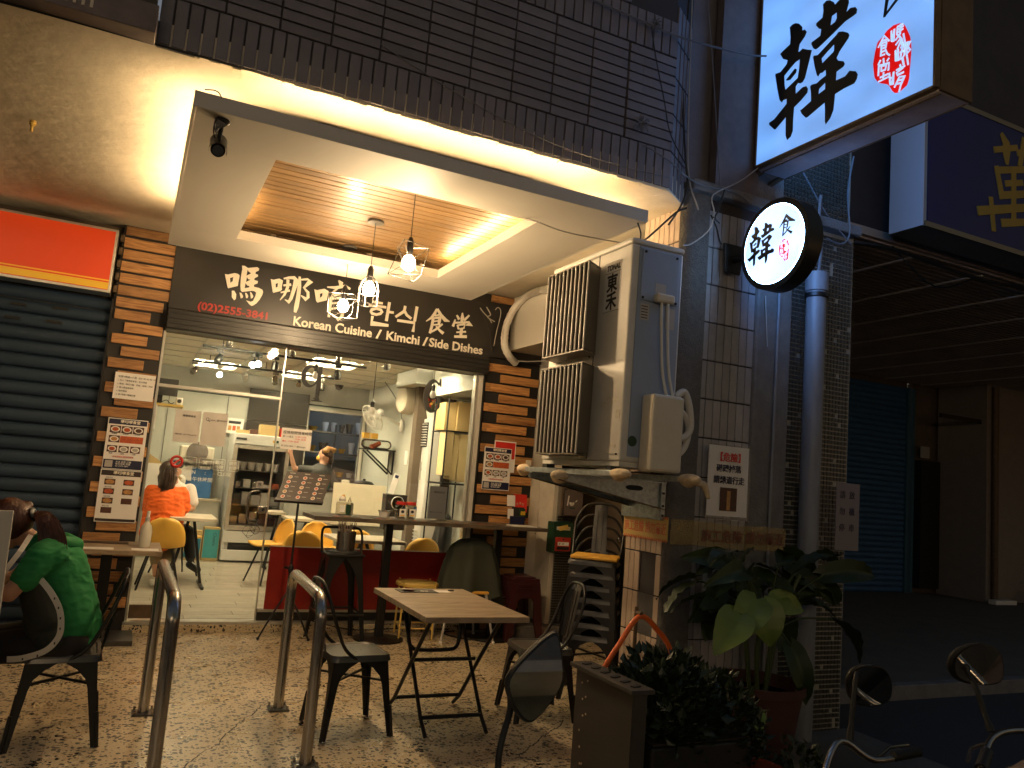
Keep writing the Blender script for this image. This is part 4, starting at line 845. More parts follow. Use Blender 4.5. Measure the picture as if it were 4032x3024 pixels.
def louver(x, y, lab):
    t = thing('ceiling_light', lab, 'light', (x+.3, y+.3, 2.75), 'louvred ceiling lights in the shop')
    B().box(x+.02, x+.575, y+.02, y+.57, 2.77, 2.80).out('housing', MATS['white_plastic'], t)
    for k in range(3): B().cyl((x+.12+.18*k, y+.04, 2.752), (x+.12+.18*k, y+.55, 2.752), .013, n=8).out('tube', MATS['tube_white'], t)
    b = B()
    for k in range(7): b.box(x+.02+.09*k, x+.024+.09*k, y+.02, y+.57, 2.712, 2.738)
    for k in range(7): b.box(x+.02, x+.575, y+.02+.09*k, y+.024+.09*k, 2.712, 2.738)
    b.out('louvre', MATS['aluminium'], t)
louver(.592, 7.49+.585*6, 'louvred square ceiling light at the far left of the shop ceiling')
louver(1.792, 7.49+.585*6, 'louvred square ceiling light at the far right behind the hanging letter q')
louver(.592, 7.49+.585, 'louvred ceiling light close behind the glass above the door')
louver(2.392, 7.49+.585, 'louvred ceiling light close behind the glass at the right')
louver(1.792, 7.49+.585*3, 'louvred ceiling light in the middle of the shop ceiling')
B().box(2.95, 3.599, 8.9, 9.699, 2.56, 2.741).out('ceiling_drop', MATS['wall_grey'], ceil)
B().box(3.15, 3.599, 7.5, 8.899, 2.42, 2.741).out('ceiling_drop', MATS['wall_grey'], ceil)
# track lights
def track(name_lab, x0, x1, y, heads, grp='ceiling tracks'):
    t = thing('lighting_track', name_lab, 'track light', ((x0+x1)/2, y, 2.68), grp)
    B().box(x0, x1, y-.018, y+.018, 2.635, 2.66).out('rail', MATS['black_metal'], t, bevel=.003)
    for x in (x0+.2, (x0+x1)/2, x1-.2): B().cyl((x, y, 2.66), (x, y, 2.745), .006, n=6).out('hanger', MATS['black_metal'], t)
    for x, d, col, lit in heads:
        d = Vector(d).normalized(); c = Vector((x, y, 2.53))
        h = B().box(x-.035, x+.035, y-.016, y+.016, 2.60, 2.634); h.cyl((x, y, 2.60), (x, y, 2.56), .006, n=6)
        h.lathe([(.012, -.055), (.034, -.045), (.04, .02), (.036, .055)], c, 14, d)
        ho = h.out('spot_head', MATS[col], t, 50)
        B().lathe([(.001, .0), (.034, .0)], c + d*.058, 14, d).out('spot_lens', MATS['spot_face' if lit else 'steel'], ho)
track('nearer black ceiling track carrying spotlights across the shop', .545, 2.31, 8.82, [(.72, (-.3, -.4, -.6), 'black_metal', False), (1.12, (-.1, -.9, -.15), 'black_metal', True), (1.30, (-.1, -.2, -.9), 'black_metal', False), (1.99, (.1, -.1, -1), 'black_metal', False), (1.08, (-.4, -.9, -.5), 'black_metal', True)])
track('farther black ceiling track with white and chrome spotlights', .545, 2.30, 10.38, [(.58, (-.4, -.7, -.5), 'steel', False), (.87, (.05, -.8, -.35), 'white_plastic', True), (1.18, (.1, .6, -.4), 'white_plastic', False), (1.55, (0, -.4, -.7), 'steel', False), (1.85, (-.1, -.7, -.4), 'steel', False), (2.15, (0, -.1, -1), 'steel', False)])
for k, x in enumerate((.777, 1.408, 1.902, 2.451)):
    t = thing('downlight', 'small steel can light under the ceiling, %s along the glass' % ('first from the left', 'second from the left', 'third from the left', 'rightmost')[k], 'light', (x, 8.48, 2.66), 'can lights near the glass')
    B().lathe([(.033, 2.61), (.036, 2.62), (.036, 2.69), (.02, 2.70)], (x, 8.48, 0), 16).out('can', MATS['steel'], t, 40)
    B().cyl((x, 8.48, 2.70), (x, 8.48, 2.745), .008, n=8).out('stem', MATS['black_metal'], t)
for x, zb, lab in ((1.583, 2.415, 'unlit bulb on a black cord beside the hanging letter q'), (2.2, 2.12, 'unlit bulb on a long black cord in front of the wall fan'), (2.85, 2.37, 'unlit bulb on a black cord inside the hanging letter G')):
    t = thing('hanging_bulb', lab, 'lamp', (x, 8.0, 2.74)); B().cyl((x, 8.0, zb+.09), (x, 8.0, 2.745), .004, n=6).out('cord', MATS['cable_black'], t)
    B().lathe([(.021, zb+.02), (.021, zb+.075), (.008, zb+.09)], (x, 8.0, 0), 14).out('holder', MATS['black_metal'], t, 40)
    B().lathe([(.001, zb-.06), (.02, zb-.055), (.033, zb-.03), (.033, zb-.015), (.02, zb+.02)], (x, 8.0, 0), 16).out('bulb', MATS['white_plastic'], t, 60)
# back wall fittings
bb = thing('chalkboard', 'dark wall boards high on the back wall behind the fridge', 'board', (1.93, 12.22, 2.08))
B().box(1.49, 2.37, 12.21, 12.232, 2.08, 2.555).out('upper_board', MATS['black_board'], bb, bevel=.003)
B().box(1.49, 2.37, 12.205, 12.225, 1.45, 2.073).out('lower_board', MATS['black_board'], bb, bevel=.003)
kd = thing('kitchen_doorway', 'pale framed opening in the back wall leading to the dark kitchen', 'doorway', (2.81, 12.25, .09))
for q in ((2.345, 2.39, 0.09, 2.36), (3.232, 3.275, .09, 2.36)): B().box(q[0], q[1], 12.215, 12.30, q[2], q[3]).out('jamb', MATS['white_board'], kd, bevel=.004)
B().box(2.391, 3.231, 12.216, 12.30, 2.322, 2.36).out('lintel', MATS['white_board'], kd)
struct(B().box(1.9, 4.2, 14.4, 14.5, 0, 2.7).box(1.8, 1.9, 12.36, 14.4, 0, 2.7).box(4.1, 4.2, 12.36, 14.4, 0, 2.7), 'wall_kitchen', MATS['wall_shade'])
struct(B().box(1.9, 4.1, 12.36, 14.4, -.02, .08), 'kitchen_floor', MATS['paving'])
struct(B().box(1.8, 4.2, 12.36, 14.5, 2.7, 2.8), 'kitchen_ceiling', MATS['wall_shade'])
ks = thing('kitchen_shelf', 'steel kitchen shelving stacked with bowls behind the cook', 'shelf', (3.0, 13.6, .1))
b = B()
for z in (.9, 1.3, 1.7, 2.05): b.box(2.3, 3.9, 13.4, 13.8, z, z+.025)
b.out('shelf_boards', MATS['steel'], ks)
for x in (2.32, 3.1, 3.88): B().cyl((x, 13.42, .08), (x, 13.42, 2.2), .014, n=8).out('post', MATS['steel'], ks)
rn3 = random.Random(9)
for z in (1.325, 1.725, 2.075):
    x = 2.42; kq = 0
    while x < 3.8:
        kq += 1
        r_ = rn3.uniform(.05, .09); mm = rn3.choice(['white_plastic', 'steel', 'steel', 'yellow_shell', 'paper_grey']); hh = rn3.uniform(.06, .2)
        tag(B().lathe([(r_*.6, z), (r_, z+hh), (r_*.93, z+hh), (r_*.5, z+.01)], (x, 13.5, 0), 16).out('kitchen_bowl', MATS[mm], None, 40), 'kitchen bowl, %s from the left on the %s shelf behind the cook' % (ORD[kq-1], {1.325: 'low', 1.725: 'middle', 2.075: 'top'}[z]), 'bowl', 'pots on the kitchen shelves'); x += r_*2 + .03
kl = thing('kitchen_lamp', 'cool white tube lamp glowing in the kitchen', 'light', (3.2, 13.2, 2.6)); B().cyl((2.7, 13.1, 2.6), (3.6, 13.1, 2.6), .015, n=8).out('tube', emit('tube_cool', (.75, .88, 1.), 12.), kl); B().box(2.65, 3.65, 13.08, 13.12, 2.62, 2.66).out('batten', MATS['white_plastic'], kl)
# fridge
fr = thing('display_fridge', 'white upright glass door display fridge filled with containers', 'fridge', (1.65, 11.8, .09))
x0, x1, yf, yb_ = 1.27, 2.03, 11.45, 12.18
B().box(x0, x0+.04, yf+.05, yb_, .12, 1.85).box(x1-.04, x1, yf+.05, yb_, .12, 1.85).box(x0+.041, x1-.041, yb_-.04, yb_, .12, 1.85).box(x0+.041, x1-.041, yf+.05, yb_-.041, 1.68, 1.85).box(x0+.041, x1-.041, yf+.05, yb_-.041, .12, .5).out('cabinet', MATS['fridge_white'], fr, bevel=.006)
B().box(x0+.005, x1-.005, yf, yf+.048, 1.70, 1.85).out('top_panel', MATS['fridge_white'], fr, bevel=.008)
B().box(x0, x1, yf, yf+.048, .12, .26).out('kick_panel', MATS['fridge_white'], fr, bevel=.008)
B().box(x0+.08, x1-.08, yf+.01, yf+.048, .262, .355).out('grille', MATS['black_metal'], fr)
B().box(x0, x1, yf, yf+.048, .36, .52).out('lower_panel', MATS['fridge_white'], fr, bevel=.008)
for q in ((x0+.002, x0+.055, .53, 1.69), (x1-.055, x1-.002, .53, 1.69), (x0+.056, x1-.056, 1.64, 1.69), (x0+.056, x1-.056, .53, .59)): B().box(q[0], q[1], yf-.012, yf+.03, q[2], q[3]).out('door_frame', MATS['aluminium'], fr, bevel=.003)
B().box(x0+.056, x1-.056, yf, yf+.006, .591, 1.639).out('door_pane', MATS['glass_pane'], fr)
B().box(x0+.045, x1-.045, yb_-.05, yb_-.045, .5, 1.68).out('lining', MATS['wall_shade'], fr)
B().box(x0+.02, x0+.16, yf-.003, yf-.001, 1.76, 1.79).out('badge', MATS['print_black'], fr)
for x, c in ((1.78, 'yellow_shell'), (1.83, 'green_box'), (1.9, 'print_red'), (1.94, 'teal_print')): B().box(x, x+.03, yf-.004, yf-.001, 1.755, 1.79).out('switch', MATS[c], fr)
B().box(x0+.065, x0+.08, yf-.03, yf-.013, .95, 1.30).out('handle', MATS['black_metal'], fr)
for z in (.60, .86, 1.10, 1.34): B().box(x0+.05, x1-.05, yf+.07, yb_-.06, z, z+.008).out('wire_shelf', MATS['steel'], fr)
def cont(x, z, w, h, m, y=11.62): tag(B().box(x, x+w, y, y+.16, z, z+h).out('food_box', MATS[m], None, bevel=.008), 'food container, %s from the left on the %s fridge shelf' % (ORD[round((x-1.34)/.13)], {.609: 'bottom', .869: 'second', 1.109: 'third'}[z]), 'container', 'containers in the display fridge')
for x in (1.34, 1.47, 1.60, 1.73, 1.86):
    cont(x, .609, .11, rn3.uniform(.08, .18), rn3.choice(['white_plastic', 'maroon_plastic', 'steel']))
    cont(x, .869, .12, rn3.uniform(.1, .2), rn3.choice(['paper_grey', 'white_plastic', 'black_board']))
    cont(x, 1.109, .10, rn3.uniform(.05, .12), rn3.choice(['white_plastic', 'food_red', 'steel']))
for kq, x in enumerate((1.36, 1.45, 1.56, 1.66, 1.78, 1.89)): tag(B().lathe([(.035, 1.349), (.05, 1.349+.11), (.046, 1.349+.11), (.03, 1.355)], (x, 11.66, 0), 14).out('bowl', MATS['white_plastic'], None, 40), 'white bowl, %s from the left on the top shelf inside the display fridge' % ORD[kq], 'bowl', 'bowls in the display fridge')
for x, w, h, m, lab in ((1.30, .16, .05, 'cardboard', 'brown flat parcel on the fridge top, leftmost'), (1.47, .10, .07, 'food_dark', 'dark packet on top of the fridge'), (1.60, .26, .15, 'cardboard', 'tan wooden box standing on the fridge top'), (1.88, .13, .12, 'print_red', 'red packets on the right of the fridge top')):
    tag(B().box(x, x+w, 11.5, 11.7, 1.851, 1.851+h).out('package', MATS[m], None, bevel=.006), lab, 'package')
wt = thing('wall_notice', 'small white food notice leaning on the wall above the fridge', 'notice', (1.25, 12.2, 1.85)); B().box(1.2, 1.45, 12.19, 12.2, 1.86, 2.08).out('card', MATS['paper'], wt); B().box(1.24, 1.41, 12.185, 12.189, 2.0, 2.04).out('headline', MATS['print_black'], wt)
for k in range(3): B().box(1.24+.06*k, 1.285+.06*k, 12.185, 12.189, 1.90, 1.97).out('picture', MATS[('food_tan', 'food_red', 'food_tan')[k]], wt)
# left wall shelf and screens
sh = thing('wall_shelf', 'thin wooden shelf on white bracket high on the left shop wall', 'shelf', (.25, 8.7, 1.97)); B().box(-.345, .42, 8.5, 8.8, 1.96, 1.98).out('board', MATS['yellow_metal'], sh); B().box(-.345, -.31, 8.55, 8.58, 1.7, 1.959).out('bracket', MATS['white_plastic'], sh); B().box(.16, .185, 8.5, 8.53, 1.72, 1.959).out('bracket', MATS['white_plastic'], sh)
hc = thing('web_camera', 'small white home camera facing out on the wooden wall shelf', 'camera', (.38, 8.6, 1.98)); B().box(.345, .41, 8.56, 8.62, 1.981, 2.055).out('body', MATS['white_plastic'], hc, bevel=.01); B().cyl((.378, 8.559, 2.02), (.378, 8.553, 2.02), .02, n=16).out('lens', MATS['black_metal'], hc)
rt_ = thing('router', 'black router box with leads on the wooden wall shelf', 'router', (.2, 8.65, 1.98)); B().box(.17, .215, 8.6, 8.68, 1.981, 2.07).out('body', MATS['black_metal'], rt_, bevel=.006); B().tube(smoothpath([(.21, 8.6, 1.99), (.26, 8.57, 2.02), (.3, 8.58, 1.99), (.33, 8.56, 2.0)], 4), .004, 5).out('lead', MATS['cable_black'], rt_)
sn = thing('twin_screens', 'two black display screens one above the other behind the glass at top left', 'screen', (.25, 8.6, 2.07)); B().box(.02, .352, 8.58, 8.605, 2.17, 2.235).out('upper_screen', MATS['black_frame'], sn, bevel=.003); B().box(.02, .354, 8.57, 8.60, 2.065, 2.155).out('lower_screen', MATS['black_frame'], sn, bevel=.003); B().box(.2, .22, 8.59, 8.60, 2.0, 2.2).out('stand', MATS['black_metal'], sn)
# cooker and things on the left counter
ctr = thing('side_counter', 'white counter along the back wall left of the fridge', 'counter', (.6, 12.0, .09)); B().box(-.34, 1.2, 11.75, 12.23, .09, .88).out('cabinet', MATS['wall_grey'], ctr, bevel=.004); B().box(-.345, 1.22, 11.72, 12.232, .881, .91).out('worktop', MATS['pale_top'], ctr, bevel=.004)
mw = thing('oven', 'cream rice cooker cabinet with round chrome lid on the back shelf', 'appliance', (.85, 11.9, 1.45)); B().box(.62, 1.06, 11.8, 12.1, 1.44, 1.62).out('body', MATS['beige_plastic'], mw, bevel=.02); B().lathe([(.001, 0), (.13, 0), (.14, .01), (.14, .03)], (.84, 11.795, 1.54), 24, (0, -1, 0)).out('lid', MATS['steel'], mw, 40)
bs_ = thing('back_shelf', 'metal shelf on the back wall carrying the rice cooker', 'shelf', (.85, 12.0, 1.4)); B().box(.5, 1.15, 11.78, 12.23, 1.40, 1.425).out('board', MATS['aluminium'], bs_)
bc = thing('blue_crate', 'blue plastic crate under the back shelf', 'crate', (.85, 11.9, 1.1)); B().box(.66, 1.08, 11.85, 12.1, .911, 1.32).out('crate_body', mat('crate_blue', (.03, .13, .34), .5), bc, bevel=.01); B().box(.60, .80, 11.83, 11.845, 1.15, 1.33).out('white_label', MATS['paper'], bc)
for k, (x, z, m, lab) in enumerate(((.5, .911, 'yellow_shell', 'yellow carrier bag heaped on the left counter'), (.62, .911, 'white_plastic', 'white carrier bag standing on the left counter'))):
    tag(blob('carrier_bag', MATS[m], None, [], [((x, 11.78 - .1*k, z+.12), (.12, .08, .13)), ((x+.05, 11.76-.1*k, z+.22), (.06, .05, .09)), ((x-.06, 11.78-.1*k, z+.2), (.05, .05, .08))], .014), lab, 'bag')
ts = thing('tissue_pack', 'green and white tissue pack on the left counter', 'tissues', (.62, 11.5, .92)); B().box(.72, .86, 11.6, 11.68, .911, 1.0).out('pack', MATS['white_plastic'], ts, bevel=.02); B().box(.75, .83, 11.596, 11.599, .93, .97).out('label', MATS['green_box'], ts)
# drinks cartons
for x0_, x1_, h, m, lab, tx in ((.80, 1.02, .40, 'teal_print', 'deep blue drinks carton leaning by the counter with white script', 'Kiyomi'), (1.035, 1.25, .45, 'teal_print', 'turquoise drinks carton with dark lettering left of the fridge', 'Cheers')):
    t = thing('drinks_carton', lab, 'carton', ((x0_+x1_)/2, 11.6, .09)); B().box(x0_, x1_, 11.58, 11.70, .09, .09+h).out('carton', MATS['cardboard'], t, bevel=.004); B().box(x0_+.01, x1_-.01, 11.574, 11.579, .13, .09+h-.03 if tx == 'Cheers' else .38).out('printed_front', MATS['teal_print'] if tx == 'Cheers' else mat('carton_blue', (.02, .17, .27), .6), t)
    text('print', tx, .06, MATS['print_navy'], t, (x1_-.09, 11.572, .47) if tx == 'Cheers' else (x0_+.1, 11.572, .33), (R(90), R(90), 0))
# tables
def cafe_table(label, x0, x1, y0, y1, z, m='pale_top', legs='pedestal'):
    t = thing('cafe_table', label, 'table', ((x0+x1)/2, (y0+y1)/2, .09)); cx, cy2 = (x0+x1)/2, (y0+y1)/2
    B().box(x0, x1, y0, y1, z-.032, z).out('tabletop', MATS[m], t, bevel=.003)
    B().box(x0+.1, x1-.1, cy2-.02, cy2+.02, z-.06, z-.033).out('underframe', MATS['black_metal'], t)
    for sx in (-1, 1): B().bar((cx+sx*.03, cy2, z-.06), (cx+sx*(x1-x0)*.36, cy2-.0, .1), .03, .03).out('leg', MATS['black_metal'], t)
    for sx in (-1, 1): B().bar((cx+sx*(x1-x0)*.36, y0+.08, .105), (cx+sx*(x1-x0)*.36, y1-.08, .105), .03, .03).out('foot', MATS['black_metal'], t)
    return t
cafe_table('pale table edge beside the two seated customers inside the door', .46, .93, 8.98, 9.72, .84)
cafe_table('pale cafe table just inside the fixed pane behind the bar stool', 1.92, 2.62, 7.72, 8.36, .80)
cafe_table('pale cafe table farther in before the cream counter screen', 1.83, 2.42, 9.9, 10.42, .83)
cafe_table('grey cafe table behind the music stand, deepest of the right hand tables', 1.72, 2.12, 10.75, 11.25, .84)
def shell_chair(label, x, y, rz, sc2=1.):
    t = thing('shell_chair', label, 'chair', (x, y, .09), 'yellow shell chairs in the shop', rz)
    def f(u, v):     # seat then curved back, local
        a = (u-.5)*2
        if v < .45: q = v/.45; return Vector((a*.21, -.20+.36*q, .44 - .012*math.cos(a*1.5) + .02*abs(a)**3))
        q = (v-.45)/.55; w = math.sqrt(max(.05, 1 - (q**3)*.92)); return Vector((a*.215*w, .16 + .05*q - .05*a*a*.9 + .02, .445 + .30*q + (.02*abs(a)**3 if q < .2 else 0)))
    b = B(); b.grid(f, 10, 16); me = b.mesh('shell', 60); o = bpy.data.objects.new('s', me); COL.objects.link(o); md = o.modifiers.new('s', 'SOLIDIFY'); md.thickness = .018; bpy.context.view_layer.update(); m2 = eval_mesh(o); bpy.data.objects.remove(o)
    for p in m2.polygons: p.use_smooth = True
    link('shell', m2, MATS['yellow_shell'], t, world=False)
    for sx, sy in ((-1, -1), (1, -1), (-1, 1), (1, 1)): B().tube([(sx*.10, sy*.09, .425), (sx*.20, sy*.20, .01)], [.012, .010], 8).out('leg', MATS['black_metal'], t, world=False)
    B().box(-.12, .12, -.11, .11, .418, .43).out('seat_plate', MATS['black_metal'], t, world=False)
    return t
shell_chair('yellow shell chair with its back to the door under the woman in orange', .42, 9.12, R(180), )
shell_chair('yellow shell chair under the customer in the pale shirt', .62, 10.12, R(20))
shell_chair('yellow shell chair right of the music stand, turned sideways', 1.62, 9.6, R(-70))
shell_chair('yellow shell chair with rounded back directly behind the bar stool', 1.72, 8.3, R(165))
shell_chair('yellow shell chair behind the tall table column', 2.33, 8.72, R(180))
shell_chair('yellow shell chair pushed under the near cafe table', 2.12, 9.3, R(10))
shell_chair('yellow shell chair showing only its top above the right end of the red panel', 2.86, 8.1, R(185))
# screen and counter
cs = thing('counter_screen', 'large plain cream screen board in front of the kitchen counter', 'screen', (2.85, 10.5, .9)); B().box(2.48, 3.2, 10.5, 10.53, .74, 1.29).out('board', mat('cream_board', (.66, .60, .47), .55, var=.04), cs, bevel=.004)
kc = thing('kitchen_counter', 'service counter behind the cream screen with pots on top', 'counter', (2.7, 10.8, .09)); B().box(1.95, 3.25, 10.6, 11.0, .09, 1.16).out('cabinet', MATS['wall_shade'], kc, bevel=.004); B().box(1.93, 3.27, 10.58, 11.02, 1.161, 1.19).out('top', MATS['black_board'], kc)
pt = thing('cooking_pot', 'black lidded pot on the service counter', 'pot', (2.95, 10.8, 1.19)); B().lathe([(.13, 1.191), (.135, 1.29), (.14, 1.30), (.10, 1.33), (.02, 1.34), (.02, 1.36), (.001, 1.365)], (2.95, 10.75, 0), 24).out('pot_body', MATS['black_metal'], pt, 40)
gc = thing('counter_sneeze_guard', 'clear plastic guard standing along the counter by the cook', 'screen', (2.2, 10.62, 1.19)); B().box(1.95, 2.47, 10.6, 10.606, 1.191, 1.42).out('pane', MATS['plastic_clear'], gc)
# ordering counter goods
for x, w, h, m, lab in ((2.62, .10, .14, 'beige_plastic', 'small house shaped pack on the counter'), (2.40, .05, .16, 'teal_print', 'teal squeeze bottle on the counter')): tag(B().box(x, x+w, 10.62, 10.7, 1.191, 1.191+h).out('counter_pack', MATS[m], None, bevel=.012), lab, 'container')
# tower air cooler
ac2 = thing('tower_air_conditioner', 'tall white floor standing air conditioner with louvred top by the right wall', 'air conditioner', (3.27, 9.2, .09))
B().box(3.2, 3.40, 8.98, 9.42, .09, 2.17).out('cabinet', MATS['fridge_white'], ac2, bevel=.015)
B().box(3.192, 3.199, 9.02, 9.38, 1.82, 2.12).out('outlet', MATS['black_void'], ac2)
for k in range(9): B().ob((3.19, 9.2, 1.84+.032*k), (.014, .17, .003), Euler((0, R(25), 0)).to_matrix()).out('louvre', MATS['white_plastic'], ac2)
B().lathe([(.001, 0), (.05, .002), (.052, -.004)], (3.196, 9.19, 1.55), 20, (-1, 0, 0)).out('dial', MATS['gun_metal'], ac2); B().box(3.193, 3.199, 9.14, 9.24, 1.42, 1.64).out('control_panel', MATS['paper_grey'], ac2, bevel=.002)
for k in range(16): B().ob((3.192, 9.2, .22+.04*k), (.01, .15, .004), Euler((0, R(25), 0)).to_matrix()).out('intake_slat', MATS['white_plastic'], ac2)
# cardboard
cb_ = [('tall flattened brown carton standing uppermost in the right corner', 3.20, 3.34, 8.50, 2.02, 2.34), ('open topped carton with printed lines on the pile in the corner', 3.345, 3.52, 8.47, 2.02, 2.36)]
for lab, a, c, y, z0, z1 in cb_: tag(B().box(a, c, y, y+.3, z0, z1).out('carton', MATS['cardboard'], None, bevel=.004), lab, 'carton')
for lab, a, c, y, z0, z1, rx in (('folded pale carton leaning on edge, leftmost of the upright three', 3.20, 3.30, 8.42, 1.50, 2.0, 0), ('folded pale carton leaning on edge, middle of the upright three', 3.305, 3.38, 8.44, 1.46, 1.98, 2), ('folded pale carton leaning on edge, rightmost of the upright three', 3.385, 3.50, 8.43, 1.44, 1.99, -1)): tag(B().ob(((a+c)/2, y+.1, (z0+z1)/2), ((c-a)/2, .1, (z1-z0)/2), Euler((R(2), R(rx), 0)).to_matrix()).out('carton', mat('cardboard_pale', (.62, .50, .27), .75, var=.1), None, bevel=.004), lab, 'carton')
stt = thing('storage_rack', 'dark wire rack supporting the cartons in the right corner', 'rack', (3.35, 8.5, .09)); B().box(3.19, 3.55, 8.38, 8.85, 1.40, 1.42).out('shelf', MATS['black_metal'], stt)
B().box(3.19, 3.55, 8.40, 8.85, 2.0, 2.012).out('shelf', MATS['black_metal'], stt)
for x, y in ((3.2, 8.4), (3.54, 8.4), (3.2, 8.84), (3.54, 8.84)): B().cyl((x, y, .09), (x, y, 2.4), .01, n=8).out('post', MATS['black_metal'], stt)
bgc = thing('guitar_bag', 'black round-ended bag leaning below the cartons', 'bag', (3.2, 8.2, .09)); blob('bag_body', MATS['black_metal'], bgc, [((3.15, 8.2, .5), (3.22, 8.25, 1.0), .14, .09)], [], .02)
# flowers on the cooler
fl = thing('dried_flowers', 'basket of dried and red artificial flowers on top of the tower air conditioner', 'flowers', (3.26, 9.2, 2.17)); B().lathe([(.05, 2.172), (.075, 2.27), (.07, 2.27), (.045, 2.18)], (3.27, 9.15, 0), 16).out('basket', MATS['paper'], fl, 40)
b = B()
for k in range(16): a = R(k*24); b.tube([(3.27, 9.15, 2.2), (3.27+.05*math.cos(a), 9.15+.05*math.sin(a), 2.32+.02*(k % 4))], .003, 5)
b.out('stems', MATS['stem'], fl)
for k in range(14): a = R(k*26); B().sph((3.27+.06*math.cos(a), 9.15+.06*math.sin(a), 2.33+.025*(k % 4)), .018, 8, 6).out('flower', MATS[('print_red', 'yellow_shell', 'hair_blond', 'print_red')[k % 4]], fl, 60)
# fans
def wall_fan(name, lab, c, ax, r, m1, mount):
    t = thing(name, lab, 'fan', c); ax = Vector(ax).normalized(); C_ = Vector(c)
    b = B(); u = ax.orthogonal().normalized(); w = ax.cross(u)
    for k in range(36):
        a = R(k*10); d = u*math.cos(a) + w*math.sin(a); b.tube([C_ + ax*.05 + d*.03, C_ + ax*.065 + d*r*.6, C_ + ax*.03 + d*r, C_ - ax*.03 + d*r*.7, C_ - ax*.045 + d*.05], .0022, 4)
    b.out('guard', MATS[m1], t)
    for q, rr_ in ((.03, r), (.062, r*.6)): B().tube([C_ + ax*q + (u*math.cos(R(i*12)) + w*math.sin(R(i*12)))*rr_ for i in range(30)], .006, 6, closed=True).out('ring', MATS[m1], t, 60)
    for k in range(4):
        a = R(90*k+15); B().grid(lambda s, v: C_ + (u*math.cos(a+.5*v-.25) + w*math.sin(a+.5*v-.25))*(r*.12 + r*.72*s) + ax*(.02*(v-.5)), 5, 4).out('blade', MATS['white_plastic'], t, 60)
    B().lathe([(.03, -.16), (.055, -.14), (.055, -.02), (.03, .02)], C_, 18, ax).out('motor', MATS['white_plastic'], t, 40)
    B().tube([C_ - ax*.1, Vector(mount)], .018, 8).out('arm', MATS['white_plastic'], t, 60); B().sph(mount, (.03, .06, .09), 14, 10).out('wall_plate', MATS['white_plastic'], t, 60)
wall_fan('wall_fan', 'white oscillating wall fan tilted downwards in the far right corner', (2.84, 10.2, 2.19), (-.75, -.25, -.55), .19, 'white_plastic', (3.26, 10.3, 2.12))
bf = thing('drum_fan', 'big round cream drum fan fixed high on the right shop wall', 'fan', (3.1, 9.62, 2.42)); M_ = (-1, -.12, 0)
B().lathe([(.10, .09), (.165, .07), (.19, .03), (.19, -.06), (.17, -.08)], (3.08, 9.62, 2.42), 32, M_).out('drum', MATS['beige_plastic'], bf, 40)
b = B()
for k in range(40): a = R(k*9); b.tube([(3.15, 9.62+.04*math.cos(a), 2.42+.04*math.sin(a)), (3.165, 9.62+.18*math.cos(a), 2.42+.18*math.sin(a))], .003, 4)
b.out('grille', MATS['ac_grille'], bf); B().cyl((3.15, 9.62, 2.42), (3.3, 9.71, 2.42), .05, n=16).out('motor', MATS['beige_plastic'], bf, 40)
# wall shelf right
ws = thing('bracket_shelf', 'black bracket shelf on the right wall under the wall fan', 'shelf', (3.05, 10.7, 1.77)); B().box(2.85, 3.295, 10.55, 10.85, 1.765, 1.785).out('board', MATS['black_metal'], ws)
for y in (10.6, 10.8): B().bar((3.285, y, 1.45), (2.9, y, 1.76), .02, .02).bar((3.285, y, 1.45), (3.285, y, 1.76), .02, .02).out('bracket', MATS['black_metal'], ws)
tag(blob('plastic_bag', MATS['plastic_clear'], None, [((2.9, 10.68, 1.85), (3.2, 10.68, 1.85), .07, .07)], [], .02), 'clear bag of red and white packets lying on the bracket shelf', 'bag')
tag(B().cyl((2.97, 10.66, 1.80), (3.1, 10.68, 1.87), .04, .03, 14).out('cup_stack', MATS['food_red'], None, 40), 'stack of red cups inside the clear bag on the shelf', 'cups')
for x in (2.86, 2.98): tag(B().box(x, x+.09, 10.7, 10.79, 1.925, 2.0).out('small_box', MATS['yellow_shell'], None, bevel=.003), 'yellow box on top of the clear bag, %s of the two' % ('left' if x < 2.9 else 'right'), 'box')
wire('fan_lead', [(3.0, 10.4, 2.7), (3.2, 10.3, 2.4), (3.28, 10.3, 2.1)], .006, MATS['cable_grey'], 'grey lead running down the wall to the white wall fan')
wire('plug_lead', [(3.28, 10.75, 1.75), (3.27, 10.7, 1.4), (3.25, 10.6, 1.2)], .008, MATS['cable_white'], 'white cable running down the wall below the bracket shelf')
tag(B().box(3.285, 3.297, 10.0, 10.1, 1.6, 1.78).out('wall_card', MATS['paper'], None), 'white card hanging on the right wall beside the bracket shelf', 'card')
cam2 = thing('dome_camera', 'dark dome camera at the far ceiling corner', 'camera', (2.75, 12.1, 2.7)); B().lathe([(.001, 2.66), (.05, 2.68), (.06, 2.72), (.07, 2.74)], (2.75, 12.0, 0), 18).out('dome', MATS['black_metal'], cam2, 40)
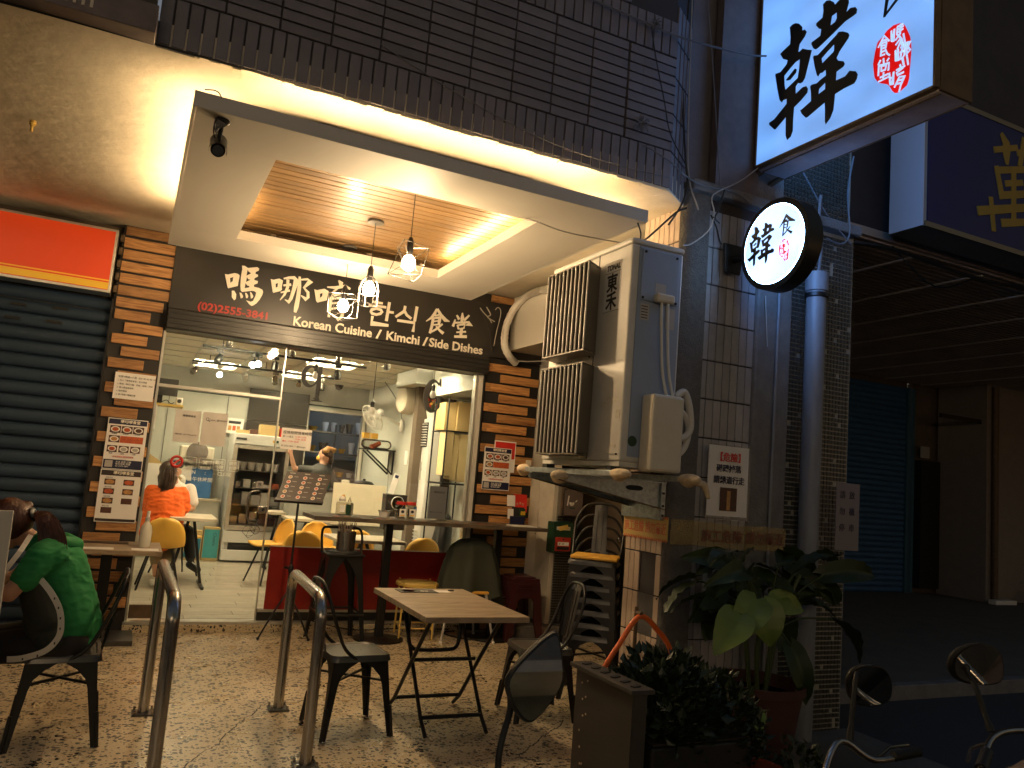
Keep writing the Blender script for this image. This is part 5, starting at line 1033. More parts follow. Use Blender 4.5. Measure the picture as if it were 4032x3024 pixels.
# bin
bn = thing('waste_bin', 'round metal waste bin with a lilac liner beside the fridge', 'bin', (1.95, 9.9, .09)); B().lathe([(.13, .09), (.15, .55), (.14, .55), (.12, .11)], (1.95, 9.9, 0), 24).out('bin_body', MATS['steel'], bn, 40); B().lathe([(.152, .38), (.157, .50), (.16, .56), (.145, .57)], (1.95, 9.9, 0), 24).out('liner', MATS['lavender_bag'], bn, 40)
yd = thing('round_notice', 'round yellow notice on a dark box behind the red lidded jars', 'notice', (2.9, 8.8, 1.2))
B().box(2.70, 2.95, 8.82, 8.98, .83, 1.235).out('dark_box', MATS['black_board'], yd, bevel=.004)
B().lathe([(.001, .004), (.075, .004), (.078, 0)], (2.838, 8.819, 1.14), 28, (0, -1, 0)).out('white_ring', MATS['paper'], yd); B().lathe([(.001, .007), (.070, .007)], (2.838, 8.819, 1.14), 28, (0, -1, 0)).out('yellow_disc', MATS['yellow_sign'], yd)
text('print', '本店', .04, MATS['print_black'], yd, (2.798, 8.809, 1.145), FY, .001, .0004); text('print', '紙鈔', .04, MATS['print_black'], yd, (2.798, 8.809, 1.10), FY, .001, .0004)
lb = thing('leaning_menu', 'narrow upright menu card leaning above the dark box by the jars', 'menu', (2.84, 8.9, 1.31))
B().ob((2.80, 8.9, 1.355), (.035, .003, .12), Euler((R(-6), R(16), 0)).to_matrix()).out('card', MATS['paper'], lb)
for k in range(4): B().ob((2.775+.017*k, 8.894 + .004*k, 1.275+.055*k), (.022, .0015, .018), Euler((R(-6), R(16), 0)).to_matrix()).out('card_picture', MATS['print_navy' if k == 3 else 'food_red'], lb)
fc = thing('folded_cardboard', 'folded tan cardboard sheets leaning on the left wall behind the seated customers', 'cardboard', (.2, 10.4, .9))
B().prism([(.13, 1.52), (.30, 1.42), (.62, 1.2), (.45, 1.0), (.08, 1.1)], lambda u, v, w: (u, 10.62+.015*w, v)).out('sheet', MATS['cardboard'], fc); B().box(.0, .42, 10.58, 10.60, .95, 1.36).out('white_sheet', MATS['paper'], fc)
# ================================================================ left neighbour
ls = thing('roller_shutter', 'closed blue-grey slatted roller shutter left of the timber pillar', 'shutter', (-1.6, 7.45, 0))
zz = 2.76; k = 0
while zz > .03:
    me = B().prism([(7.47, -.107), (7.462, -.105), (7.450, -.085), (7.446, -.055), (7.450, -.02), (7.462, -.004), (7.47, 0)], lambda u, v, w: (-1.35 + 2.7*w, u - 7.45, v)).mesh('slat', 50); me.materials.append(MATS['shutter_blue'])
    if k == 0: slat0 = me
    o = bpy.data.objects.new('slat', slat0); COL.objects.link(o); o.parent = ls; o.location = Vector((-1.645, 7.45, zz)) - wpos(ls); zz -= .1115; k += 1
for x, z in ((-1.02, 2.585), (-.72, 2.60), (-1.05, 2.47), (-.755, 2.48), (-1.4, 2.60), (-1.4, 2.48)): B().box(x, x+.11, 7.428, 7.44, z, z+.022).out('vent_slot', MATS['black_void'], ls)
B().box(-.30, -.287, 7.40, 7.47, 0, 2.76).out('guide_rail', MATS['black_frame'], ls)
struct(B().box(-6, 3.795, 7.475, 7.6, 2.56, 3.398).box(-6, -.29, 7.49, 7.6, 0, 2.559), 'wall_front', MATS['wall_dark'])
os_ = thing('orange_sign', 'orange light box sign with yellow stripes over the blue shutter', 'sign', (-1.6, 7.3, 2.76))
B().box(-3, -.315, 7.21, 7.40, 2.762, 3.30).out('box', MATS['aluminium'], os_, bevel=.004)
B().box(-2.98, -.335, 7.204, 7.209, 2.785, 3.278).out('face', mat('orange_face', (.70, .055, .008), .35, emit=(1., .09, .012), es=.06), os_)
for z0, z1, m in ((2.79, 2.845, 'yellow_sign'), (2.858, 2.868, 'yellow_sign')): B().box(-2.98, -.335, 7.200, 7.2035, z0, z1).out('stripe', mat('yellow_face', (.85, .50, .03), .35, emit=(1., .55, .03), es=.05), os_)
for j in range(5): B().box(-.30, -.272, 7.34, 7.375, 2.80 + j*.11, 2.86 + j*.11).out('side_clip', MATS['brown_metal'], os_)
ms = thing('metal_fascia', 'grey metal fascia with five upright vent slots at the top left corner', 'fascia', (-1.5, 3.85, 3.4))
B().box(-4, -.137, 3.80, 3.93, 3.385, 3.52).out('trough', MATS['rusty_panel'], ms, bevel=.004)
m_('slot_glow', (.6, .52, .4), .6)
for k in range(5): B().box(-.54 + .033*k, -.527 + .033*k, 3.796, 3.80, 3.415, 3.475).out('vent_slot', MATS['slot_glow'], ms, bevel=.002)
B().box(-4, -.15, 3.86, 3.93, 3.53, 6).out('upper_panel', mat('olive_dark', (.055, .05, .03), .7, var=.3), ms)
wire('facade_cable', [(-3, 3.90, 3.42), (-1.2, 3.90, 3.375), (-.5, 3.915, 3.385), (.1, 3.925, 3.395), (.5, 3.925, 3.40)], .006, MATS['cable_black'], 'black cable drooping along the lower edge of the metal fascia')
wire('facade_cable', [(.918, 3.925, 3.742), (1.364, 3.92, 3.60), (1.854, 3.92, 3.49), (2.263, 3.92, 3.455), (2.82, 3.92, 3.47)], .003, MATS['cable_grey'], 'thin loose wire sagging diagonally across the dark tiled wall')
hook = thing('ceiling_hook', 'small pale hook fitting on the plaster ceiling at the far left edge', 'hook', (-.7, 4.6, 3.39)); B().lathe([(.018, 3.397), (.02, 3.375), (.008, 3.36), (.008, 3.33)], (-.77, 5.35, 0), 10).out('hook_body', MATS['yellow_metal'], hook)
# ================================================================ beams, duct, insulated pipe
du = thing('boxed_duct', 'cream boxed-in duct running under the ceiling behind the air conditioner', 'duct', (3.6, 6.5, 2.83))
B().box(3.405, 3.79, 5.1, 7.345, 2.835, 3.397).out('casing', MATS['white_board'], du, bevel=.004)
ip = thing('insulated_pipe', 'white wrapped refrigerant pipe curving around the cream boxed duct', 'pipe', (3.3, 7.2, 2.8))
pp = smoothpath([(3.3, 5.2, 3.20), (3.36, 6.0, 3.28), (3.38, 6.8, 3.36), (3.375, 7.15, 3.30), (3.315, 7.22, 3.14), (3.285, 7.22, 2.98), (3.30, 7.22, 2.85), (3.37, 7.24, 2.76), (3.47, 7.30, 2.715)], 8)
B().tube(pp, [.038 + .0016*math.sin(i*2.1) for i in range(len(pp))], 14).out('lagging', MATS['tape_white'], ip, 50)
for i in (14, 30, 42): 
    a = pp[i]; d = (pp[i+1]-pp[i]).normalized(); B().cyl(a - d*.008, a + d*.008, .041, n=14).out('tie', MATS['tape_white'], ip, 50)
for nm, pts, r_ in (('tangled white tape ends hanging beside the name board corner', [(2.98, 7.2, 3.20), (3.02, 7.2, 3.16), (3.10, 7.22, 3.11), (3.13, 7.22, 3.07)], .006), ('pale lead hanging down past the end of the name board', [(3.17, 7.25, 3.22), (3.20, 7.25, 3.25), (3.235, 7.25, 3.2), (3.21, 7.26, 3.0), (3.2, 7.28, 2.85)], .005), ('second tangled tape strand near the name board corner', [(3.05, 7.2, 3.22), (3.10, 7.2, 3.15), (3.07, 7.2, 3.12), (3.16, 7.22, 3.09)], .006)):
    wire('loose_cable', pts, r_, MATS['cable_white'], nm)
wire('loose_cable', [(3.0, 7.22, 3.18), (3.12, 7.25, 3.0), (3.17, 7.26, 2.8)], .004, MATS['cable_black'], 'thin dark cable down the right end of the name board')
wire('loose_cable', [(3.40, 7.3, 2.72), (3.6, 7.2, 2.74), (3.75, 7.1, 2.76), (3.8, 6.9, 2.8)], .006, MATS['cable_white'], 'pale cable running right under the cream duct')
wire('loose_cable', [(2.02, 4.28, 3.12), (2.05, 4.2, 3.09), (2.2, 4.1, 3.03), (2.4, 4.0, 3.0), (2.55, 3.9, 2.975)], .004, MATS['cable_white'], 'grey lead from the canopy opening to the air conditioner top')
wire('loose_cable', [(2.60, 3.9, 3.12), (2.66, 3.95, 3.08), (2.68, 3.98, 3.02), (2.70, 4.0, 2.97)], .005, MATS['cable_black'], 'short dark lead from the canopy end to the air conditioner')
wire('loose_cable', [(2.62, 4.0, 2.97), (2.8, 4.05, 3.12), (3.0, 4.07, 3.32), (3.08, 4.06, 3.37)], .007, MATS['cable_black'], 'thick dark cable climbing from the air conditioner to the pillar head')
wire('hook_wire', [(1.62, 4.33, 3.26), (1.64, 4.30, 3.20), (1.655, 4.29, 3.165), (1.645, 4.285, 3.145)], .003, MATS['cable_black'], 'bent stub of wire poking from the canopy slats')
# ================================================================ outdoor air conditioner
ac = thing('outdoor_air_conditioner', 'big two-fan outdoor air conditioner on brackets beside the corner pillar', 'air conditioner', (2.66, 4.2, 1.64))
B().box(2.482, 2.85, 3.757, 4.70, 1.66, 2.935).out('casing', MATS['ac_white'], ac, bevel=.012)
B().box(2.474, 2.856, 3.750, 4.707, 2.937, 2.972).out('top_cover', MATS['ac_white'], ac, bevel=.014)
B().box(2.49, 2.84, 3.77, 4.69, 1.632, 1.659).out('base_tray', MATS['ac_white'], ac)
m_('ac_blue_spill', (.27, .33, .45), .42, var=.08, vs=4)  # pale casing tinted blue, the sign's blue light put into the colour
B().box(2.53, 2.83, 3.749, 3.7565, 1.69, 2.925).out('service_side', MATS['ac_blue_spill'], ac)
B().box(2.545, 2.812, 3.740, 3.7485, 2.605, 2.915).out('access_panel', MATS['ac_blue_spill'], ac, bevel=.004)
for x, z in ((2.565, 2.895), (2.79, 2.895), (2.56, 2.62), (2.795, 2.62)): B().cyl((x, 3.741, z), (x, 3.736, z), .008, n=10).out('screw', MATS['black_metal'], ac)
B().box(2.63, 2.76, 3.69, 3.7395, 2.60, 2.655).out('cable_hood', MATS['beige_plastic'], ac, bevel=.014)
for x0_, x1_, z0_, z1_ in ((2.555, 2.615, 2.49, 2.585), (2.735, 2.80, 2.46, 2.585), (2.645, 2.72, 2.665, 2.72)): B().box(x0_, x1_, 3.7462, 3.7488 if z0_ < 2.6 else 3.7398, z0_, z1_).out('data_plate', MATS['paper_grey'], ac) if z0_ < 2.6 else B().box(x0_, x1_, 3.7378, 3.7397, z0_, z1_).out('data_plate', MATS['paper_grey'], ac)
for k in range(5): B().box(2.56, 2.605, 3.7455, 3.7461, 2.50 + .017*k, 2.505 + .017*k).out('data_line', MATS['print_black'], ac)
for k, dx_ in enumerate((0, .045)):
    B().tube(smoothpath([(2.675+dx_, 3.71, 2.60), (2.675+dx_, 3.70, 2.45), (2.70+dx_, 3.70, 2.2), (2.735+dx_, 3.69, 2.05)], 5), .009, 7).out('supply_cable', MATS['ac_white'], ac, 60)
B().box(2.60, 2.82, 3.625, 3.7485, 1.615, 2.055).out('pipe_cover', MATS['beige_plastic'], ac, bevel=.02)
B().lathe([(.001, 0), (.03, .0), (.031, -.002)], (2.555, 3.7455, 1.78), 20, (0, -1, 0)).out('green_sticker', MATS['green_box'], ac)
b = B().tube(smoothpath([(2.82, 3.72, 2.06), (2.88, 3.72, 2.10), (2.93, 3.73, 2.02), (2.955, 3.74, 1.90), (2.92, 3.74, 1.84), (2.84, 3.73, 1.82)], 6), .021, 10).tube(smoothpath([(2.82, 3.74, 1.96), (2.89, 3.74, 1.98), (2.95, 3.75, 1.90), (2.93, 3.75, 1.78), (2.84, 3.74, 1.70)], 6), .018, 10)
b.out('lagged_pipe', MATS['tape_white'], ac, 50)
# brand label on the face turned to the shop
B().box(2.479, 2.4815, 3.862, 4.034, 2.555, 2.862).out('label_plate', MATS['fridge_white'], ac)
for z in (2.555, 2.86, 2.795): B().box(2.4782, 2.4789, 3.862, 4.034, z, z+.0022).out('label_rule', MATS['print_black'], ac)
text('brand_word', 'TONAL', .046, MATS['print_black'], ac, (2.4786, 4.018, 2.812), FX, .0022, .0004, shear=.2, sx=.95)
text('brand_word', '東', .118, MATS['gun_metal'], ac, (2.4786, 4.01, 2.688), FX, .003, .0004)
text('brand_word', '禾', .118, MATS['gun_metal'], ac, (2.4786, 4.01, 2.575), FX, .003, .0004)
B().box(2.4795, 2.4825, 4.112, 4.118, 1.67, 2.935).out('panel_seam', MATS['black_void'], ac)
for zc in (2.575, 1.955):
    L = [(4.40 + .245*math.cos(R(i*12)), zc + .245*math.sin(R(i*12))) for i in range(30)]
    L2 = [(4.40 + .195*math.cos(R(i*12)), zc + .195*math.sin(R(i*12))) for i in range(30)]
    B().prism(L, lambda u, v, w: (2.4805 - .004*w, u, v)).out('fan_opening', MATS['black_void'], ac)
    B().tube([(2.47, 4.40 + .25*math.cos(R(i*12)), zc + .25*math.sin(R(i*12))) for i in range(30)], .012, 6, closed=True).out('fan_ring', MATS['ac_white'], ac, 60)
    for k in range(3):
        a = R(120*k + 20); B().grid(lambda s, v: (2.468 - .02*v, 4.40 + (.03+.19*s)*math.cos(a+1.2*v*(.5+.5*s)), zc + (.03+.19*s)*math.sin(a+1.2*v*(.5+.5*s))), 5, 5).out('fan_blade', MATS['gun_metal'], ac, 60)
    z0_, z1_ = zc - .262, zc + .27
    fr_ = B()
    for za, zb2 in ((z1_+.001, z1_+.008), (z0_-.009, z0_-.002)): fr_.prism([(2.33, 3.985), (2.475, 4.085), (2.475, 4.60), (2.33, 4.50)], lambda u, v, w: (u, v, za + (zb2-za)*w))
    fr_ = tag(fr_.out('air_deflector', MATS['ac_grille'], ac), kind='stuff')
    for k in range(11):
        y = 3.99 + .0505*k
        B().bar((2.338, y+.004, zc+.004), (2.472, y+.096, zc+.004), .0036, .524).out('deflector_fin', MATS['ac_grille'], fr_)
        B().box(2.328, 2.336, y, y+.005, z0_, z1_).out('deflector_edge', MATS['ac_white'], fr_)
for y, z in ((4.69, 2.9), (4.16, 2.3), (4.15, 2.02), (4.13, 1.72), (3.79, 1.70), (4.6, 2.25)): B().cyl((2.482, y, z), (2.476, y, z), .006, n=8).out('screw', MATS['black_metal'], ac)
for y0_, y1_, z0_, z1_ in ((4.12, 4.45, 1.668, 1.70), (3.80, 4.02, 1.70, 1.706)): B().box(2.4785, 2.4815, y0_, y1_, z0_, z1_).out('base_flange', MATS['ac_white'], ac)
m_('scar', (.62, .58, .5), .8, var=.4, vs=60)
for y, z, w, h in ((3.88, 2.02, .10, .02), (3.80, 1.93, .04, .05), (3.95, 1.99, .06, .03), (3.83, 1.75, .05, .02)): B().ob((2.4805, y, z), (.0008, w/2, h/2), Euler((R(8), 0, 0)).to_matrix()).out('peeled_patch', MATS['scar'], ac)
# supporting frame
bk = thing('wall_bracket', 'rusted metal bracket frame with padded rail ends carrying the air conditioner', 'bracket', (2.7, 4.2, 1.5))
for x, ya, yb2 in ((2.43, 3.62, 4.86), (2.80, 3.50, 4.80)): B().box(x-.02, x+.02, ya, yb2, 1.572, 1.604).out('rail', MATS['galvanised'], bk, bevel=.003)
for y in (4.14, 4.5):
    B().prism([(2.30, 1.57), (3.085, 1.57), (3.085, 1.40), (2.30, 1.535)], lambda u, v, w: (u, y + .005*w, v)).out('gusset', MATS['galvanised'], bk)
    B().box(2.30, 3.085, y-.03, y-.001, 1.562, 1.570).out('top_flange', MATS['galvanised'], bk)
    B().bar((2.30, y-.015, 1.533), (3.085, y-.015, 1.398), .03, .006).out('lower_flange', MATS['brown_metal'], bk)
B().prism([(2.86+.045*math.cos(R(a))*(1) + (.02 if math.cos(R(a)) > 0 else -.02), 1.52+.016*math.sin(R(a))) for a in range(0, 360, 20)], lambda u, v, w: (u, 4.137-.002*w, v)).out('slot', MATS['black_void'], bk)
B().box(3.055, 3.09, 4.12, 4.56, 1.33, 1.61).out('wall_plate', MATS['galvanised'], bk, bevel=.002)
for z in (1.36, 1.42, 1.5, 1.57): B().cyl((3.07, 4.12, z), (3.07, 4.112, z), .008, n=8).out('bolt', MATS['black_metal'], bk)
for y in (3.85, 4.62):
    for x in (2.5, 2.82): B().box(x-.03, x+.03, y-.03, y+.03, 1.605, 1.632).out('foot_pad', MATS['rubber'], bk)
m_('foam', (.62, .49, .33), .8, var=.3, vs=30, bump=.8, bs=40)
for c, r_ in (((2.43, 4.84, 1.588), (.045, .07, .035)), ((2.43, 3.66, 1.588), (.035, .10, .03)), ((2.80, 3.53, 1.588), (.035, .10, .032)), ((2.32, 4.14, 1.555), (.06, .04, .035))): blob('foam_wrap', MATS['foam'], bk, [], [(c, r_), ((c[0]+.01, c[1]+.02, c[2]-.012), (r_[0]*.9, r_[1]*.6, r_[2]*1.1))], .008, 2)
blob('foam_wrap', MATS['foam'], bk, [((2.82, 3.52, 1.58), (2.90, 3.52, 1.565), .022, .02), ((2.90, 3.52, 1.565), (2.925, 3.51, 1.50), .02, .014)], [], .008, 2)
# ================================================================ right hand wall fittings
mb = thing('mailbox', 'dark green letterbox with a red lower flap and a folded paper in its slot', 'mailbox', (3.97, 6.98, .82))
B().box(3.85, 4.09, 6.93, 7.045, .83, 1.135).out('box', MATS['green_box'], mb, bevel=.012)
B().box(3.895, 4.05, 6.924, 6.93, 1.055, 1.09).out('slot', MATS['beige_plastic'], mb, bevel=.001)
B().ob((3.97, 6.921, 1.08), (.05, .002, .022), Euler((0, R(-14), 0)).to_matrix()).out('folded_paper', MATS['yellow_metal'], mb)
B().box(3.885, 4.06, 6.915, 6.929, .85, .985).out('red_flap', MATS['red_box'], mb, bevel=.004)
B().box(3.91, 4.035, 6.911, 6.915, .905, .94).out('name_label', MATS['paper'], mb); B().box(3.905, 4.04, 6.912, 6.915, .865, .893).out('flap_slot', MATS['black_void'], mb); B().cyl((3.97, 6.915, .965), (3.97, 6.908, .965), .008, n=10).out('lock', MATS['steel'], mb)
text('print', '3F   4F', .022, MATS['print_black'], mb, (3.918, 6.910, .914), FY)
em = thing('meter_box', 'grey steel meter box with a printed power emblem above the letterbox', 'meter box', (4.07, 6.98, 1.2))
B().box(3.955, 4.185, 6.94, 7.045, 1.195, 1.49).out('box', MATS['steel'], em, bevel=.006); B().box(3.965, 4.175, 6.934, 6.939, 1.205, 1.455).out('cover', MATS['rusty_panel'], em, bevel=.003)
for k in range(5): B().tube([(4.05 + (.028-.005*k)*math.cos(R(a)), 6.932, 1.335 + .012*k*0 + (.034-.006*k)*math.sin(R(a))) for a in range(180, 361, 20)], .0022, 4).out('emblem', MATS['paper'], em)
B().bar((4.0, 6.932, 1.30), (4.012, 6.932, 1.40), .003, .012).out('emblem', MATS['paper'], em); B().bar((4.09, 6.932, 1.34), (4.11, 6.932, 1.36), .003, .008).out('emblem', MATS['paper'], em); B().box(4.02, 4.09, 6.931, 6.934, 1.272, 1.284).out('emblem', MATS['green_box'], em)
# notices on the pillar
dg = thing('warning_notice', 'white warning notice in a plastic sleeve about falling tiles on the corner pillar', 'notice', (3.53, 4.05, 1.37))
B().box(3.362, 3.694, 4.048, 4.054, 1.385, 1.84).out('sheet', MATS['paper'], dg); B().box(3.352, 3.704, 4.042, 4.046, 1.36, 1.85).out('sleeve', MATS['sleeve'], dg)
text('print', '【危險】', .062, MATS['print_red'], dg, (3.41, 4.040, 1.745), FY, .001); text('print', '磁磚掉落', .052, MATS['print_navy'], dg, (3.42, 4.040, 1.675), FY, .001); text('print', '請繞道行走', .052, MATS['print_navy'], dg, (3.40, 4.040, 1.60), FY, .001)
B().box(3.46, 3.60, 4.0395, 4.0415, 1.42, 1.57).out('photo', MATS['food_dark'], dg); B().box(3.515, 3.545, 4.038, 4.0394, 1.425, 1.55).out('photo_detail', MATS['food_tan'], dg)
d2 = thing('warning_notice', 'faded lower notice on the corner pillar behind the big leaves', 'notice', (3.5, 4.05, .95)); B().box(3.36, 3.62, 4.048, 4.054, .88, 1.13).out('sheet', MATS['wall_shade'], d2)
for k in range(3): text('print', ('請勿靠近', '禁止停車', '小心磁磚')[k], .05, MATS['print_black'], d2, (3.39, 4.044, 1.07-.075*k), FY)
d3 = thing('warning_notice', 'tall pinkish notice hanging from the grey drainpipe', 'notice', (4.45, 3.9, 1.2)); B().box(4.30, 4.52, 3.86, 3.864, 1.22, 1.67).out('sheet', mat('paper_dull', (.20, .17, .17), .6), d3)
for k, s_ in enumerate('請勿停放機車'): text('print', s_, .055, MATS['print_navy'], d3, (4.33 if k < 3 else 4.42, 3.858, 1.57 - .11*(k % 3)), FY)
tp = thing('hazard_tape', 'yellow and red construction warning tape wrapped round the corner pillar', 'tape', (3.2, 4.2, 1.25))
B().box(3.083, 3.0865, 4.07, 4.56, 1.20, 1.352).out('lit_length', MATS['tape_yellow'], tp)
B().grid(lambda u, v: (3.087 + .95*u, 4.046 - .006*math.sin(u*14)*v, 1.19 - .02*u + .155*v + .004*math.sin(u*9)), 24, 3).out('loose_length', MATS['shaded_tape_film'], tp, 60)  # same tape, translucent; the weaker light here is put into a darker colour
text('print', '施工危險 請勿靠近', .078, MATS['tape_print'], tp, (3.0825, 4.55, 1.245), FX, .001, .0004, sx=.72)
text('print', '施工危險 請勿靠近', .085, mat('shaded_print', (.16, .05, .03), .6), tp, (3.32, 4.036, 1.225), FY, .001)  # print darkened to stand for the dimmer light on this length
for z in (1.345, 1.203):
    b = B()
    for k in range(24): b.ob((3.0822, 4.08+.02*k, z), (.0004, .005, .009), Euler((R(25), 0, 0)).to_matrix())
    b.out('hatching', MATS['tape_print'], tp)
# pipes
dp = thing('drainpipe', 'thick grey vertical drainpipe on the mosaic strip beside the round sign', 'pipe', (4.18, 3.98, 0))
B().cyl((4.18, 3.98, -.1), (4.18, 3.98, 3.06), .068, n=20).out('pipe', MATS['pipe_grey'], dp, 40); B().lathe([(.07, 2.985), (.078, 2.99), (.08, 3.12), (.06, 3.125)], (4.18, 3.98, 0), 20).out('collar', MATS['pipe_grey'], dp, 40); B().lathe([(.072, 2.94), (.082, 2.945), (.082, 2.97), (.072, 2.975)], (4.18, 3.98, 0), 20).out('band', MATS['black_metal'], dp, 40)
B().tube(smoothpath([(4.19, 3.98, 3.10), (4.21, 3.98, 3.35), (4.18, 3.98, 3.52), (4.20, 3.99, 3.7)], 5), .012, 8).out('inner_conduit', MATS['cable_grey'], dp, 60)
t2_ = thing('conduit', 'thin pale vertical conduit on the concrete strip of the pillar', 'pipe', (3.91, 4.06, 0)); B().tube([(3.905, 4.06, .4), (3.905, 4.06, 1.5), (3.912, 4.06, 2.3), (3.915, 4.06, 2.97)], .011, 8).out('tube', MATS['pipe_grey'], t2_, 50)
wire('loose_cable', [(4.05, 4.05, 3.9), (4.3, 4.03, 3.6), (4.55, 4.02, 3.42)], .006, MATS['cable_grey'], 'grey cable slanting across the black mosaic strip')
wire('loose_cable', [(4.56, 4.03, 4.1), (4.50, 4.02, 3.8), (4.53, 4.02, 3.5), (4.45, 4.02, 3.40), (4.3, 4.02, 3.41)], .007, MATS['cable_grey'], 'limp grey cable looping over the mosaic strip by the pale sign end')
wire('loose_cable', [(3.78, 4.05, 2.9), (3.80, 4.05, 2.7), (3.815, 4.05, 2.55)], .004, MATS['cable_white'], 'thin white lead hanging below the round sign')
for pts, r_, m, lab in (([(3.0, 4.05, 4.9), (2.98, 4.04, 4.2), (3.0, 4.0, 3.7), (3.03, 4.0, 3.50), (2.99, 4.0, 3.35), (2.9, 4.0, 3.2)], .007, 'cable_black', 'bundle of dark cables running down the facade corner'),
    ([(3.02, 4.05, 4.9), (3.03, 4.03, 4.0), (3.04, 4.0, 3.55), (3.12, 4.0, 3.38), (3.13, 4.0, 3.35)], .005, 'cable_white', 'pale cable end dangling at the facade corner'),
    ([(2.6, 3.9, 3.62), (2.8, 3.9, 3.57), (3.04, 3.98, 3.53), (3.24, 4.0, 3.53), (3.42, 4.0, 3.545), (3.55, 4.0, 3.5)], .005, 'cable_grey', 'grey cable crossing from the tiled wall to the sign bracket'),
    ([(3.6, 3.98, 3.75), (3.45, 3.98, 3.62), (3.28, 4.0, 3.51), (3.235, 4.0, 3.45), (3.26, 4.0, 3.36), (3.23, 4.0, 3.24), (3.1, 4.0, 3.12), (2.95, 3.9, 3.05)], .0045, 'cable_white', 'knotted pale cable looping down the head of the pillar'),
    ([(3.25, 4.02, 3.35), (3.30, 4.02, 3.28), (3.34, 4.03, 3.2), (3.37, 4.04, 3.18)], .006, 'cable_black', 'short black cable into the round sign bracket'),
    ([(3.34, 4.0, 3.55), (3.30, 4.0, 3.40), (3.27, 4.0, 3.33), (3.31, 4.0, 3.30), (3.25, 4.0, 3.33)], .006, 'cable_black', 'coiled black cable at the pillar head'),
    ([(2.1, 3.91, 4.44), (2.5, 3.9, 4.42), (2.85, 3.9, 4.41), (3.4, 3.95, 4.5), (3.6, 3.95, 4.55)], .007, 'cable_grey', 'grey service cable strung across the upper tiles to the big sign'),
    ([(2.62, 3.915, 4.41), (2.66, 3.9, 4.2), (2.74, 3.9, 3.95), (2.80, 3.9, 3.75), (2.95, 3.93, 3.6)], .004, 'cable_black', 'thin black wire trailing down the upper tiles'),
    ([(3.1, 4.0, 4.9), (3.18, 4.0, 4.4), (3.25, 4.0, 3.9), (3.3, 4.0, 3.55)], .004, 'cable_grey', 'thin wire down the smooth panel beside the big sign')):
    wire('loose_cable', pts, r_, MATS[m], lab)
def tuft(c, lab, n=26):
    b = B(); r9 = random.Random(int(c[0]*100))
    for k in range(n):
        d = Vector((r9.uniform(-1, 1), r9.uniform(-.5, .2), r9.uniform(-1, 1))).normalized()*r9.uniform(.02, .07); p = Vector(c); b.tube([p - d*.4, p + d*.5 + Vector((0, -.01, .01)), p + d], .003, 4)
    tag(b.out('cable_tuft', MATS['cable_grey'], None), lab, 'cables')
tuft((2.575, 3.90, 3.75), 'ragged tuft of torn cable ends on the tiled wall above the canopy'); tuft((2.63, 3.90, 4.42), 'ragged dark tuft of cables high on the tiled wall near the corner')
# ================================================================ light box signs
bs = thing('light_box_sign', 'large glowing blue-white box sign with big black brush characters at top right', 'sign', (3.74, 3.3, 3.76))
def lightbox_mat(name, col, s, base=(.25, .3, .36)):
    m = bpy.data.materials.new(name); m.use_nodes = True; nt = m.node_tree; n = nt.nodes; l = nt.links; MATS[name] = m; p = n['Principled BSDF']
    p.inputs['Base Color'].default_value = (*base, 1); p.inputs['Roughness'].default_value = .35
    tc = n.new('ShaderNodeTexCoord'); mp = n.new('ShaderNodeMapping'); mp.inputs['Scale'].default_value = (1, .7, 1.7); l.new(tc.outputs['Object'], mp.inputs[0])
    w = n.new('ShaderNodeTexNoise'); w.inputs['Scale'].default_value = 2.3; w.inputs['Detail'].default_value = 1.5; l.new(mp.outputs[0], w.inputs['Vector'])
    r_ = n.new('ShaderNodeMapRange'); r_.inputs[1].default_value = .3; r_.inputs[2].default_value = .7; r_.inputs[3].default_value = s*.72; r_.inputs[4].default_value = s*1.2; l.new(w.outputs[0], r_.inputs[0])
    p.inputs['Emission Color'].default_value = (*col, 1); l.new(r_.outputs[0], p.inputs['Emission Strength']); return m
lightbox_mat('lit_blue', (.15, .37, .86), .40); lightbox_mat('lit_cool', (.27, .46, .9), 1.05); lightbox_mat('lit_rim', (.30, .60, 1.), 14.); lightbox_mat('lit_red', (.55, .003, .003), .45, (.35, .01, .01))
YN, YF, ZB, ZT = 2.655, 4.005, 3.76, 5.2
B().box(3.606, 3.86, YN+.01, YF-.01, ZB+.01, ZT-.01).out('inner_box', MATS['rusty_panel'], bs)
B().box(3.60, 3.605, YN+.019, YF-.005, ZB+.013, ZT-.03).out('lit_face', MATS['lit_blue'], bs)
B().box(3.592, 3.63, YN, YN+.018, ZB, ZT).box(3.592, 3.63, YF-.004, YF+.010, ZB, ZT).box(3.592, 3.63, YN+.019, YF-.005, ZB-.006, ZB+.012).box(3.592, 3.63, YN+.029, YF-.005, ZT-.028, ZT).out('face_frame', MATS['brown_metal'], bs, bevel=.002)
B().box(3.862, 3.868, YN+.02, YF-.01, ZB+.012, ZT-.02).out('rear_face', mat('lit_rear_big', (.2, .25, .3), .5, emit=(.16, .42, 1.), es=1.3), bs)
B().box(3.632, 3.88, YN+.012, YF, ZB-.014, ZB+.009).out('underside', mat('sign_under', (.34, .30, .31), .55, var=.3, vs=8), bs)
for x in (3.655, 3.862): B().box(x, x+.006, YN+.02, YF-.01, ZB-.020, ZB-.0145).out('seam', MATS['brown_metal'], bs)
B().box(3.632, 3.89, YN-.004, YN+.011, ZB-.01, ZT).out('end_panel', MATS['brown_metal'], bs, bevel=.003)
for k in range(8): B().cyl((3.66, 2.8+.17*k, ZB-.015), (3.66, 2.8+.17*k, ZB-.02), .006, n=8).out('rivet', MATS['black_metal'], bs)
for x in (3.66, 3.84): B().bar((x, YF, ZB-.01), (x-.0, 4.14, ZB-.03), .04, .02).out('mounting_arm', MATS['brown_metal'], bs)
fx = lambda xx: (lambda a, c, d: (xx + d, a, c))
